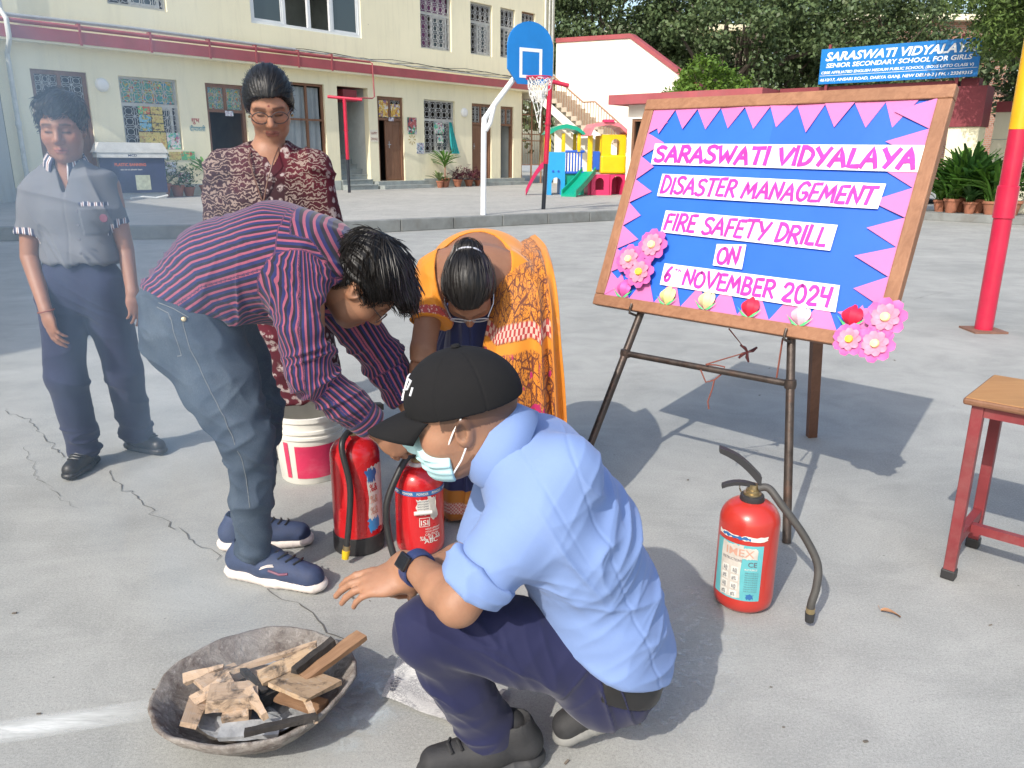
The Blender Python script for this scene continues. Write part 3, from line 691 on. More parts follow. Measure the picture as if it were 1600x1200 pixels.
def steps(x0, x1, n=2, run=.3):
    for k in range(n):
        w = lb(); w.box((x0, -run * (n - k), .2 + .125 * k), (x1, -.003, .2 + .125 * (k + 1) - .002)); lbuild(w, 'step', m_stepstone)
steps(-.3, 2.0); steps(4.35, 7.3); steps(-10.6, -8.9); steps(-6.2, -4.7)
for x0, x1 in ((-11.1, -10.6), (-8.9, -6.2), (-4.7, -1.66), (2.0, 4.35)):
    w = lb(); w.box((x0, -.05, .2), (x1, -.003, .5)); lbuild(w, 'plinth', mat('plinth_grey', (.4, .43, .4), .85, .2, 3, dirt=.5))
# soot marks by the doors are worn plaster
# posters and drawings taped to the wall and window
def poster_mat(name, base, inks, scale, th=.55):
    m, t, b = new_mat(name); v = coords(t, 'Object'); c = base
    col = None
    for i, k in enumerate(inks):
        n = noise(t, scale * (1 + .37 * i), 3, .6, coords(t, 'Object', (1 + .2 * i, 1, 1 + .1 * i), (0, .3 * i, 0)), .8)
        col = mixc(t, ramp(t, n, [(th, 0.0), (th + .03, 1.0)], 'LINEAR'), base if col is None else col, k)
    t.links.new(col, b.inputs['Base Color']); b.inputs['Roughness'].default_value = .7; return m
PB = (.55, .58, .3); pm = [poster_mat('drawing_yellow', (.6, .5, .16), [(.12, .1, .05), (.5, .3, .1)], 9), poster_mat('drawing_pink', (.68, .6, .6), [(.4, .1, .2), (.08, .4, .42), (.1, .5, .2)], 8), poster_mat('drawing_blue', (.2, .45, .6), [(.5, .4, .1), (.1, .2, .15)], 9), poster_mat('drawing_green', (.1, .45, .2), [(.5, .1, .05), (.6, .55, .2)], 8), poster_mat('drawing_white', (.66, .68, .7), [(.15, .4, .5), (.1, .12, .2), (.4, .3, .4)], 9)]
def poster(a, b, c, d, mt, y=-.012): w = lb(); w.box((a, y, c), (b, y + .006, d)); return lbuild(w, 'poster', mt)
poster(-8.0, -7.28, 1.42, 1.84, pm[0], .04); poster(-7.26, -6.9, 1.42, 1.84, pm[1], .04)
for i in range(2):
    for j in range(3): poster(-7.95 + i * .33, -7.64 + i * .33, 1.87 + j * .21, 2.06 + j * .21, pm[(2, 0, 2, 0, 3, 0)[i + 2 * j]], .042)
poster(-7.62, -7.3, 1.15, 1.33, pm[4]); poster(-7.27, -6.95, 1.14, 1.35, pm[0]); poster(-6.93, -6.55, 1.14, 1.36, pm[3]); poster(-7.62, -7.12, .75, 1.08, pm[4]); poster(-7.1, -6.75, .55, .82, pm[1])
pt = poster_mat('transom_painting', (.1, .36, .3), [(.05, .3, .5), (.6, .4, .05), (.6, .12, .08), (.7, .65, .15)], 4.5, .58)
w = lb(); w.sheet([(-8.3, .13, 2.57), (-6.92, .13, 2.57), (-6.92, .13, 3.12), (-8.3, .13, 3.12)]); lbuild(w, 'painted_pane', pt)
w = lb(); w.sheet([(-5.96, .14, 2.5), (-4.95, .14, 2.5), (-4.95, .14, 3.07), (-5.96, .14, 3.07)]); lbuild(w, 'painted_pane', pt)
py = poster_mat('transom_poster', (.62, .42, .08), [(.2, .15, .3), (.6, .6, .55), (.4, .15, .05)], 6)
poster(.1, .5, 2.52, 3.05, py, .045); poster(.62, 1.02, 2.54, 2.95, py, .045); poster(1.3, 1.72, 2.0, 2.55, poster_mat('wall_picture', (.4, .1, .1), [(.05, .35, .18), (.6, .6, .6), (.05, .06, .1)], 4), -.02)
poster(1.7, 2.06, 1.35, 1.72, pm[4]); poster(.5, .72, 2.4, 2.52, pm[4], .03); poster(-5.5, -5.25, 2.33, 2.47, pm[4], .03); poster(2.75, 3.05, 1.72, 2.0, pm[1], .03); poster(2.6, 3.1, 2.05, 2.42, pm[1], .032)
# small flower cut-out beside the picture
w = lb()
for k in range(8): a = k * math.pi / 4; w.prism([(1.5 + .05 * math.cos(a), 1.82 + .05 * math.sin(a)), (1.5 + .17 * math.cos(a - .12), 1.82 + .17 * math.sin(a - .12)), (1.5 + .17 * math.cos(a + .12), 1.82 + .17 * math.sin(a + .12))], 0, .004, Matrix(((1, 0, 0, 0), (0, 0, -1, -.006), (0, 1, 0, 0), (0, 0, 0, 1))))
lbuild(w, 'paper_flower', mat('gold_paper', (.42, .3, .08), .5, .2, 10))
def wall_text(s, x, z, size, mt, width=None, font=None, y=-.006, name='lettering', parent=None, bold=.012):
    v, f = text_mesh(s, size, 0, bold * size, width, font)
    if not len(v): return None
    V = [(x + p[0], y, z + p[1]) for p in v]; return link(name, mesh_from(name, V, f, False), mt, parent or sch, True)
m_ink = mat('ink_brown', (.25, .07, .06), .7, .1, 5)
p1 = poster(-.36, -.02, 1.72, 2.1, mat('paper_cream', (.75, .7, .58), .8, .05, 5)); wall_text('HAPPY', -.33, 1.95, .12, m_ink, .28, y=-.016); wall_text('DIWALI', -.33, 1.77, .12, m_ink, .28, y=-.016)
m_ired = mat('ink_red', (.5, .05, .05), .7, .1, 5); m_iblue = mat('ink_blue', (.03, .22, .3), .7, .1, 5)
wall_text('शुभ', -6.55, 2.12, .17, m_ired); wall_text('दीपावली', -6.62, 1.9, .17, m_iblue, .46)
# ------------------------------------------------------------------ caged recess under the upper floor
m_rail = mat('brown_iron', (.33, .17, .1), .6, .25, 8, dirt=.3); m_beige = mat('beige_panel', (.5, .43, .3), .8, .2, 2, dirt=.4)
w = lb(); w.sheet([(7.42, 2.2, .2), (9.6, 2.2, .2), (9.6, 2.2, 3.73), (7.42, 2.2, 3.73)]); lbuild(w, 'recess_wall', m_beige)
cage = lb()
for x in (7.55, 8.2, 8.85, 9.38): cage.box((x - .025, .1, .2), (x + .025, .15, 3.6))
for z in (.95, 1.9, 2.15, 2.9): cage.box((7.5, .155, z - .02), (9.42, .19, z + .02))
for x in np.arange(7.62, 9.35, .11): cage.box((x - .006, .195, .95), (x + .006, .207, 3.5))
lbuild(cage, 'gate_grille', m_rail)
w = lb(); w.box((7.62, .6, 1.55), (8.15, .64, 2.85)); lbuild(w, 'panel', m_steel)
w = lb(); w.prism([(8.9, .75), (9.3, .75), (9.12, 2.5), (9.0, 2.5)], 0, .05, Matrix(((1, 0, 0, 0), (0, 0, -1, .3), (0, 1, 0, 0), (0, 0, 0, 1)))); lbuild(w, 'hanging_cloth', mat('pale_yellow_cloth', (.7, .58, .3), .8, .15, 5))
# ------------------------------------------------------------------ outdoor staircase against a white wall
K = F0 + FD * 9.42; SRZ = math.atan2(FN[1], FN[0]); XZ = lambda y: Matrix(((1, 0, 0, 0), (0, 0, -1, y), (0, 1, 0, 0), (0, 0, 0, 1)))
sw = thing('boundary_wall', 'tall sunlit white wall with red coping behind the outdoor staircase', 'wall', tuple(K), SRZ)
top = [(.12, 5.72), (3.66, 5.6), (8.2, 2.65)]
w = MB(); w.prism([(.12, .2), (8.2, .2)] + top[::-1], -.28, -.0, XZ(0)); w.build('wall_panel', m_white, sw, True)
for (x0, z0), (x1, z1) in zip(top[:-1], top[1:]):
    e = .003
    w = MB(); w.prism([(x0, z0 + e), (x1, z1 + e), (x1, z1 + .17), (x0, z0 + .17)], -.32, .05, XZ(0)); w.build('coping', m_red, sw, True)
st = thing('outdoor_staircase', 'outdoor staircase with brown railing climbing to the upper floor', 'staircase', tuple(K), SRZ)
run, rise = .243, .17
flights = [(.45, 3.82, 8), (2.95, 2.46, 13)]
m_tread = mat('stair_tread', (.5, .42, .33), .8, .2, 4, dirt=.3)
for x0, z0, n in flights:
    for k in range(n):
        x = x0 + k * run; z = z0 - k * rise
        w = MB(); w.box((x, -1.28, z - .17), (x + run + .02, -.02, z)); w.build('step', m_tread, st, True)
w = MB(); w.box((2.4, -1.28, 2.29), (2.95, -.02, 2.455)); w.build('landing', m_tread, st, True)
w = MB(); w.box((-.9, -1.35, 3.52), (.45, -.02, 3.82)); w.build('landing', m_white, st, True)
w = MB(); w.prism([(.2, 3.45), (2.3, 1.98), (3.05, 1.98), (5.6, .2), (6.1, .2), (6.1, .33), (3.05, 2.28), (2.4, 2.28), (.4, 3.65), (.2, 3.65)], 1.285, 1.34, XZ(0)); w.build('stringer', m_white, st, True)
w = MB(); w.prism([(3.1, .2), (5.5, .2), (3.1, 1.95)], .1, .2, XZ(0)); w.build('under_wall', m_beige, st, True)
rt = [(-.85, 4.72), (.45, 4.68), (2.45, 3.3), (3.0, 3.3), (6.0, 1.2)]
for (x0, z0), (x1, z1) in zip(rt[:-1], rt[1:]):
    w = MB(); w.tube([(x0, -1.25, z0), (x1, -1.25, z1)], .03, 6); w.build('handrail', m_rail, st, True)
    n = max(1, round((x1 - x0) / .125))
    for k in range(n):
        u = (k + .5) / n; x = x0 + (x1 - x0) * u; zt = z0 + (z1 - z0) * u
        w = MB(); w.box((x - .009, -1.26, zt - .88), (x + .009, -1.24, zt)); w.build('baluster', m_rail, st, True)
# ------------------------------------------------------------------ guard cabin, gate pillar, name board, yard wall
CB = np.array([3.278, 23.827, 0.0])
cb = thing('guard_cabin', 'low cream cabin with flat red roof slab and brown doorway', 'cabin', tuple(CB), SRZ)
w = MB(); dr = (.14, .95, .2, 2.34)
wall_openings(w, 0, 3.9, 0, 2.72, [dr], 0, .15); w.add([(0, 0, 0), (0, 3, 0), (0, 3, 2.72), (0, 0, 2.72), (3.9, 0, 0), (3.9, 3, 0), (3.9, 3, 2.72), (3.9, 0, 2.72)], [(1, 0, 3, 2), (4, 5, 6, 7)]); w.build('wall_panel', m_white, cb, True)
w = MB(); w.box((-.43, -.4, 2.722), (4.15, 3.3, 2.98)); w.build('roof_slab', m_red, cb, True)
w = MB(); frame(w, .14, .95, .2, 2.34, .03, .07, .09); w.build('door_frame', m_door, cb, True)
w = MB(); w.box((.0, 0, .22), (.7, .04, 2.25), Matrix.Translation((.88, .1, 0)) @ Matrix.Rotation(1.9, 4, 'Z')); w.build('door_leaf', m_door, cb, True)
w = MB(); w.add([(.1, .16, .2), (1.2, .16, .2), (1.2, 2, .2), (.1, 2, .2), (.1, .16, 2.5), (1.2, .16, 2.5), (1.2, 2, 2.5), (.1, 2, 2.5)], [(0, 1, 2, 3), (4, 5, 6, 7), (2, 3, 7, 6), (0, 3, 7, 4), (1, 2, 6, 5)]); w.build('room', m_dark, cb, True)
gp = thing('gateway', 'maroon gateway beam and pillar under the blue name board', 'gateway', tuple(CB), SRZ)
w = MB(); w.box((4.2, .55, 2.5), (8.28, 1.0, 3.0)); w.build('beam', m_dkred, gp, True)  # the beam's shade is put into its darker red
for x0 in (4.2, 8.28):
    w = MB(); w.box((x0, .45, 0), (x0 + .62, 1.1, 2.0)); w.build('pillar_base', m_cream, gp, True)
    w = MB(); w.box((x0 - .04, .4, 2.003), (x0 + .66, 1.15, 2.86)); w.build('pillar_top', m_dkred, gp, True)
w = MB(); w.box((8.36, .6, 2.863), (8.72, .98, 3.04)); w.build('pillar_cap', m_dkred, gp, True)
sg = thing('name_board', 'long blue school name board with white lettering above the gateway', 'sign', tuple(CB), SRZ)
m_sign = mat('sign_blue', (.0, .17, .5), .45, .1, 2, dirt=.12, dirtcol=(.1, .25, .45)); m_swhite = mat('sign_white', (.85, .86, .86), .5, .04, 5)
w = MB(); w.box((5.22, .4, 3.05), (8.7, .43, 3.85)); w.build('panel', m_sign, sg, True)
for x in (5.4, 8.3):
    w = MB(); w.box((x - .03, .435, 2.75), (x + .03, .49, 3.95)); w.build('post', m_dkred, sg, True)
def sign_line(s, x0, x1, z, size, shear, bold, hgt):
    v, f = text_mesh(s, size, shear, bold * size, x1 - x0); v[:, 1] *= hgt / max(1e-6, np.ptp(v[:, 1])) if hgt else 1
    xs = np.sort(v[:, 0]); gaps = np.where(np.diff(xs) > .3 * hgt)[0]; cuts = [-9.] + [(xs[g] + xs[g + 1]) / 2 for g in gaps] + [99.]
    for a, b in zip(cuts[:-1], cuts[1:]):                    # one piece of lettering per word
        ff = [q for q in f if a < v[q[0], 0] < b]; ids = sorted({i for q in ff for i in q}); mp_ = {i: k for k, i in enumerate(ids)}
        if ff: link('lettering', mesh_from('lettering', [(x0 + v[i, 0], .396, z + v[i, 1]) for i in ids], [tuple(mp_[i] for i in q) for q in ff], False), m_swhite, sg, True)
sign_line('SARASWATI VIDYALAYA', 5.34, 8.6, 3.58, .25, .25, .03, .2); sign_line('SENIOR SECONDARY SCHOOL FOR GIRLS', 5.37, 8.55, 3.42, .14, .15, .022, .105)
sign_line('CBSE AFFILIATED ENGLISH MEDIUM PUBLIC SCHOOL (BOYS UPTO CLASS V)', 5.27, 8.6, 3.28, .1, .15, .018, .08); sign_line('4610/17, ANSARI ROAD, DARYA GANJ, NEW DELHI-2 | PH. : 23269315', 5.25, 8.6, 3.11, .11, .15, .02, .09)
w = MB(); w.box((5.24, .394, 3.235), (8.68, .399, 3.243)); w.build('rule_line', m_swhite, sg, True)
yw = thing('yard_wall', 'cream yard wall with maroon coping behind the potted plants', 'wall', tuple(CB), SRZ)
m_wallg = plaster('yard_wall_plaster', (.66, .64, .52), .6)
for k in range(4):
    w = MB(); w.box((8.95 + k * 2.4, 1.66, 0), (8.95 + (k + 1) * 2.4 - .012, 1.86, 2.35)); w.build('wall_panel', m_wallg, yw, True)
w = MB(); w.box((8.95, 1.6, 2.353), (18.6, 1.92, 2.58)); w.build('coping', m_dkred, yw, True)
for z in (1.05, 1.75): w = MB(); w.box((8.95, 1.655, z - .008), (18.6, 1.6585, z + .008)); w.build('groove', m_stepstone, yw, True)
lg = thing('plant_ledge', 'low dark stone ledge carrying potted plants beside the yard wall', 'ledge', tuple(CB), SRZ)
w = MB(); w.box((7.7, -.75, 0), (14.5, .38, .17), None, .01); w.build('stone', m_kerb, lg, True)
# ------------------------------------------------------------------ striped pole, posts, hoop
m_cr = mat('crimson_gloss', (.5, .012, .05), .35, .12, 6, dirt=.12, coat=.3); m_yel = mat('yellow_gloss', (.75, .4, .01), .4, .1, 6, coat=.2); m_blk = mat('black_paint', (.02, .024, .035), .45, .2, 8)
p = G(1536, 517); po = thing('painted_pole', 'crimson steel pole with yellow upper half standing in the yard', 'pole', tuple(p))
w = MB(); w.lathe([(.066, 0), (.066, 1.16), (.078, 1.165), (.078, .9), (.0785, 1.3), (.066, 1.305), (.066, 1.62)], tuple(p), 20)
w = MB(); w.lathe([(.066, 0), (.066, .88), (.076, .885), (.076, 1.12), (.066, 1.125), (.066, 1.53)], tuple(p), 20); w.build('lower_tube', m_cr, po, smooth=True)
w = MB(); w.lathe([(.068, 1.531), (.068, 3.4), (0, 3.4)], tuple(p), 20); w.build('upper_tube', m_yel, po, smooth=True)
w = MB(); w.box((p[0] - .13, p[1] - .12, 0.001), (p[0] + .13, p[1] + .12, .016)); w.build('base_plate', mat('rusty_plate', (.2, .1, .07), .8, .3, 12), po)
def tpost(bx, by, tx, ty, xl, xr, label, zsplit):
    b = G(bx, by, PZ); Y = b[1]; t = PY(tx, ty, Y); o = thing('net_post', label, 'post', tuple(b))
    w = MB(); w.tube([b, b + (t - b) * zsplit], .045, 12); w.build('lower_tube', m_blk, o, smooth=True)
    w = MB(); w.tube([b + (t - b) * zsplit, t], .055, 12); w.tube([b + (t - b) * .66, b + (t - b) * .675], .07, 12); w.build('upper_tube', m_cr, o, smooth=True)
    w = MB(); w.tube([PY(*xl, Y), PY(*xr, Y)], .045, 10); w.build('crossbar', m_cr, o, smooth=True)
tpost(546, 301, 538, 154, (512, 151), (566, 156), 'red and black post with crossbar before the open stair bay', .36)
tpost(849, 327, 860, 124, (836, 121), (889, 134), 'red and black post with crossbar beside the plastic play house', .36)
b = G(755, 352); Y = b[1]; hp = thing('basketball_hoop', 'white bent pole basketball hoop with blue rounded backboard', 'basketball hoop', tuple(b))
m_wpole = mat('white_gloss_pole', (.78, .79, .8), .35, .08, 4, dirt=.15)
q = lambda x, y, dy=0: PY(x, y, Y + dy)
w = MB(); w.tube([b, q(756, 205), q(757, 184)], .055, 14); w.build('pole', m_wpole, hp, smooth=True)
w = MB(); w.tube([q(757, 186), q(775, 160), q(808, 116, .1)], .05, 12); w.build('arm', m_wpole, hp, smooth=True)
w = MB(); w.tube([q(759, 204), q(766, 192), q(772, 166)], .045, 10); w.build('brace', m_wpole, hp, smooth=True)
bn = np.array([.53, -.85, 0]); bx_ = np.array([.85, .53, 0]); c = PY(828, 83, Y + .12); M = basis(c, bx_, (0, 0, 1), bn)
m_bb = mat('backboard_blue', (.01, .2, .58), .4, .08, 3, dirt=.1, dirtcol=(.02, .12, .3))
poly = [(-.28, -.55), (.28, -.55), (.5, -.38), (.5, .08)] + [(.5 * math.cos(a), .1 + .44 * math.sin(a)) for a in np.linspace(.05, math.pi - .05, 14)] + [(-.5, .08), (-.5, -.3)]
w = MB(); w.prism(poly, 0, .035, M); w.build('backboard', m_bb, hp)
m_line = mat('line_white', (.85, .87, .88), .5, .04, 5); w = MB()
for x0, x1, y0, y1 in ((-.25, .25, .02, .08), (-.25, .25, -.44, -.39), (-.25, -.19, -.39, .02), (.19, .25, -.39, .02)): w.box((x0, y0, .036), (x1, y1, .039), M)
w.build('target_square', m_line, hp)
rcn = c + bn * .32 + np.array([0, 0, -.44]); w = MB(); w.tube([rcn + .225 * (math.cos(a) * bx_ + math.sin(a) * bn) for a in np.linspace(0, 2 * math.pi, 25)], .014, 6, False); w.box((-.1, -.47, .035), (.1, -.4, .12), M); w.build('rim', m_cr, hp, smooth=True)
m_net = mat('net_cord', (.75, .75, .72), .8, .1, 10); w = MB(); NL = 14
def npnt(k, j):
    u = j / 6; r = .22 - .13 * u + .02 * math.sin(k * 2.2 + j); a = 2 * math.pi * (k + .5 * j) / NL
    return rcn + r * (math.cos(a) * bx_ + math.sin(a) * bn) + np.array([.03 * math.sin(k + j), 0, -.42 * u - .03 * math.sin(k * 3.1 + j) - .02])
for k in range(NL):
    for j in range(6): w.tube([npnt(k, j), npnt(k, j + 1)], .007, 4, False); w.tube([npnt(k, j), npnt(k - 1, j + 1)], .007, 4, False)
for k in range(5): w.tube([npnt(k * 3, 6), npnt(k * 3, 6) + np.array([.05 * math.sin(k), 0, -.15]), rcn + np.array([.02 * k - .05, 0, -.62 - .09 * k])], .008, 4)
w.build('net', m_net, hp, smooth=True)
# ------------------------------------------------------------------ plastic play house
def plastic(n, c): return mat(n, c, .42, .06, 3, dirt=.1, dirtcol=sc(c, .5), coat=.15)
pb = G(905, 304, PZ); ps = thing('play_house', 'colourful plastic play house with slides and pink roof on the platform', 'play house', tuple(pb), .12)
cB, cD, cG, cY, cP, cT = plastic('plastic_sky', (.02, .32, .7)), plastic('plastic_blue', (.02, .1, .5)), plastic('plastic_green', (.0, .32, .2)), plastic('plastic_yellow', (.75, .5, .0)), plastic('plastic_pink', (.7, .03, .13)), plastic('plastic_coral', (.75, .2, .24))
def pbuild(w, n, m, s=True): return w.build(n, m, ps, True, s)
def archpanel(x0, x1, z0, z1, y, ax0, ax1, az0, az1, th, mt, name):
    w = MB(); pts = [(ax0, az0)] + [((ax0 + ax1) / 2 - (ax1 - ax0) / 2 * math.cos(a), az1 - (ax1 - ax0) / 2 + (ax1 - ax0) / 2 * math.sin(a)) for a in np.linspace(0, math.pi, 9)] + [(ax1, az0)]
    o = [(x0, z0), (x0, z1), (x1, z1), (x1, z0)]
    for yy in (y, y + th):
        n0 = len(w.v); V = [(a, yy, b) for a, b in o] + [(a, yy, b) for a, b in pts]; k = len(pts); m2 = k // 2
        fs = [(0, 4, *range(5, 4 + m2 + 1), 1), (1, 4 + m2, 2), (2, *range(4 + m2, 4 + k), 3)]
        if az0 > z0: fs.append((0, 3, 4 + k - 1, 4))
        w.add(V, fs)
    k = len(pts); n1 = 4 + k
    w.f += [(4 + i, 4 + i + 1, n1 + 4 + i + 1, n1 + 4 + i) for i in range(k - 1)] + [(i, (i + 1) % 4, n1 + (i + 1) % 4, n1 + i) for i in range(3)]
    return pbuild(w, name, mt, False)
archpanel(-1.02, -.5, 0, 1.22, -.3, -.9, -.62, .0, .5, .1, cB, 'front_panel'); w = MB(); w.box((-1.02, -.195, 0), (-.93, .5, 1.22)); w.box((-.59, -.195, 0), (-.5, .5, 1.22)); pbuild(w, 'side_panel', cB, False)
for x in (-.86, -.7): w = MB(); M = Matrix.Translation((x, -.3, .68)) @ Matrix.Rotation(math.pi / 2, 4, 'X'); w.lathe([(0, .02), (.03, .02), (.035, 0)], (0, 0, 0), 10, M); pbuild(w, 'knob', cD)
for i in range(6): w = MB(); w.box((-.47 + .087 * i, -.24, .68), (-.425 + .087 * i, -.2, 1.2), None, .01); pbuild(w, 'slat', cD)
for z in (1.2, .605): w = MB(); w.box((-.495, -.26, z), (.08, -.18, z + .075), None, .02); pbuild(w, 'rail', cD)
archpanel(-.498, .1, 0, .6, -.2, -.35, -.1, .15, .42, .06, cG, 'front_panel')
for x, y in ((-.98, -.22), (-.56, -.22), (-.1, -.22), (-.98, .42), (-.1, .42)): w = MB(); w.box((x - .05, y - .05, 1.225), (x + .05, y + .05, 1.75), None, .02); pbuild(w, 'post', cY)
w = MB(); prof = [(-1.1, 1.72), (-1.0, 1.82), (-.75, 1.95), (-.5, 2.0), (-.2, 1.93), (.0, 1.8), (.06, 1.72), (.0, 1.7), (-.2, 1.82), (-.5, 1.88), (-.75, 1.84), (-1.0, 1.7)]; w.prism(prof, -.55, .4, XZ(0)); pbuild(w, 'roof', cG, False)
archpanel(.56, 1.28, .62, 1.72, -.34, .84, 1.1, 1.15, 1.6, .12, cY, 'tower_panel'); w = MB(); w.box((.54, -.4, .62), (1.3, .5, 1.14), None, .05); pbuild(w, 'tower_base', cY, False)
for q0, q1 in (((.54, -.2, 1.141), (.62, .5, 1.7)), ((1.22, -.2, 1.141), (1.3, .5, 1.7)), ((.16, -.3, .665), (.3, -.2, 1.7))): w = MB(); w.box(q0, q1, None, .02); pbuild(w, 'post', cY, False)
w = MB(); w.box((.32, -.26, .72), (.54, -.2, 1.25), None, .02); pbuild(w, 'gate_panel', cD, False)
w = MB(); prof = [(.12, 1.68), (.2, 1.9), (.3, 2.02), (.75, 2.1), (1.05, 2.02), (1.38, 1.78), (1.4, 1.66), (1.34, 1.68), (1.05, 1.92), (.75, 1.99), (.3, 1.92), (.2, 1.68)]; w.prism(prof, -.6, .5, XZ(0)); pbuild(w, 'roof', cT, False)
w = MB(); w.box((.55, -.56, 2.05), (.85, -.3, 2.13), Matrix.Rotation(0, 4, 'X'), .01); pbuild(w, 'roof_hatch', cP, False)
archpanel(.28, .82, 0, .6, -.38, .4, .66, .15, .5, .08, cP, 'front_panel'); archpanel(.84, 1.3, 0, .6, -.34, .9, 1.24, .0, .55, .08, cP, 'front_panel'); w = MB(); w.box((.2, -.28, 0), (.28, .5, .6)); w.box((1.24, -.24, 0), (1.3, .5, .6)); w.box((.2, .44, 0), (1.3, .5, .5)); pbuild(w, 'side_panel', cP, False)
w = MB(); w.box((-.5, -.2, .601), (1.3, .5, .66)); pbuild(w, 'floor_panel', m_steel, False)
def slide(pts, wd, mt, ax):
    w = MB(); n = len(pts); V = []
    for x, y, z in pts:
        for u, hh in ((-1, .12), (-.86, .12), (-.8, .0), (.8, 0), (.86, .12), (1, .12), (1, -.06), (-1, -.06)): V.append((x + ax[0] * u * wd / 2, y + ax[1] * u * wd / 2, z + hh))
    f = [(i * 8 + k, i * 8 + (k + 1) % 8, (i + 1) * 8 + (k + 1) % 8, (i + 1) * 8 + k) for i in range(n - 1) for k in range(8)] + [tuple(range(8))[::-1], tuple((n - 1) * 8 + k for k in range(8))]
    w.add(V, f); return pbuild(w, 'slide', mt, False)
slide([(.2 - .1 * i - .03 * i, -.3 - .17 * i, .62 - .62 * (i / 6) ** .85 + .06) for i in range(7)], .46, cG, (.82, -.56))
slide([(-1.05 - .1 * i, -.05 - .04 * i, .8 - .8 * (i / 6) ** 1.5 + .06) for i in range(7)], .42, cP, (.2, .95))
# ------------------------------------------------------------------ poster kiosk against the school
def FS(x, out):
    d = ray(x, 200); nn = FN; t = ((F0 - CN) @ nn) / (d @ nn); p = CN + d * t; s_ = (p - F0) @ FD; q_ = F0 + FD * s_ + FN * out; return np.array([q_[0], q_[1], PZ])
kb = FS(178, .75); ko = thing('poster_kiosk', 'white roofed poster kiosk with dark printed panel near the school door', 'kiosk', tuple(kb), math.radians(36))
m_kw = mat('kiosk_white', (.6, .6, .57), .8, .15, 6, .3, 60); m_kb = mat('poster_navy', (.025, .035, .09), .5, .2, 3); m_or = mat('poster_orange', (.6, .13, .05), .6, .05, 3); m_kg = mat('poster_grid', (.42, .45, .33), .6, .3, 9)
def kbld(w, n, m): return w.build(n, m, ko, True)
w = MB(); w.box((-.72, -.1, 0), (.72, .35, 1.0)); kbld(w, 'cabinet', m_steel)
w = MB(); w.prism([(-.85, 1.12), (.85, 1.12), (.72, 1.36), (-.72, 1.36)], -.4, .22, XZ(0)); kbld(w, 'roof', m_kw)
w = MB(); w.box((-.8, -.2, 1.0), (.8, .36, 1.118)); kbld(w, 'header', m_kw)
w = MB(); w.box((-.75, -.14, .15), (.75, -.103, .99)); kbld(w, 'poster_panel', m_kb)
w = MB(); w.box((.02, -.146, .22), (.36, -.142, .58)); kbld(w, 'printed_grid', m_kg)
def ktext(s, x, z, size, mt, wd, y): v, f = text_mesh(s, size, 0, .02 * size, wd); link('lettering', mesh_from('lettering', [(x + p[0], y, z + p[1]) for p in v], f, False), mt, ko, True)
ktext('PLASTIC BANNING', -.42, .8, .1, m_or, .72, -.145); ktext('MCD', -.1, 1.03, .07, m_kb, .2, -.204); ktext('say no to plastic bags', -.3, .7, .05, m_kw, .5, -.145)
w = MB(); w.tube([(-.2, -.35, .02), (.1, -.4, .06), (.4, -.36, .02), (.7, -.3, .08)], .03, 6); kbld(w, 'hose', m_kw)
# ------------------------------------------------------------------ potted plants
m_terra = mat('terracotta', (.33, .13, .075), .85, .2, 8, .2, 60, dirt=.25); m_soil = mat('soil', (.06, .045, .035), .95, .3, 30)
def leafmat(n, c, tr=.3):
    m, t, b = new_mat(n); g = t.nodes.new('ShaderNodeNewGeometry'); r = noise(t, 3, 3, .6, g.outputs['Position'])
    c1 = mixc(t, g.outputs['Random Per Island'], sc(c, .55), sc(c, 1.5)); c1 = mixc(t, ramp(t, r, [(.35, 0.0), (.7, .6)]), c1, (c[0] * 1.6, c[1] * 1.3, c[2] * .9))
    t.links.new(c1, b.inputs['Base Color']); b.inputs['Roughness'].default_value = .5; b.inputs['Specular IOR Level'].default_value = .35
    tl = t.nodes.new('ShaderNodeBsdfTranslucent'); t.links.new(c1, tl.inputs[0]); mx = t.nodes.new('ShaderNodeMixShader'); mx.inputs[0].default_value = tr
    t.links.new(b.outputs[0], mx.inputs[1]); t.links.new(tl.outputs[0], mx.inputs[2]); t.links.new(mx.outputs[0], t.nodes['Material Output'].inputs[0]); return m
lf_g = leafmat('strap_leaf', (.08, .2, .035)); lf_d = leafmat('dark_leaf', (.04, .11, .03)); lf_p = leafmat('purple_leaf', (.12, .04, .06)); lf_s = leafmat('pale_leaf', (.16, .22, .1))
def strap(w, base, az, L, wd, droop, lean, n=6):
    d = np.array([math.cos(az), math.sin(az), 0]); s = np.array([-d[1], d[0], 0]); V = []
    for i in range(n + 1):
        u = i / n; out = L * (lean * u + droop * u * u); z = L * (u * math.sqrt(max(.05, 1 - lean * lean)) - .75 * droop * u * u)
        c = base + d * out + np.array([0, 0, z]); e = wd * (1 - .1 * (1 - u)) * math.sin(math.pi * min(1, .12 + .88 * (1 - u) ** .7)) + .002
        V += [c - s * e, c + np.array([0, 0, -e * .5]), c + s * e]
    f = []
    for i in range(n): f += [(3 * i, 3 * i + 1, 3 * i + 4, 3 * i + 3), (3 * i + 1, 3 * i + 2, 3 * i + 5, 3 * i + 4)]
    w.add(V, f)
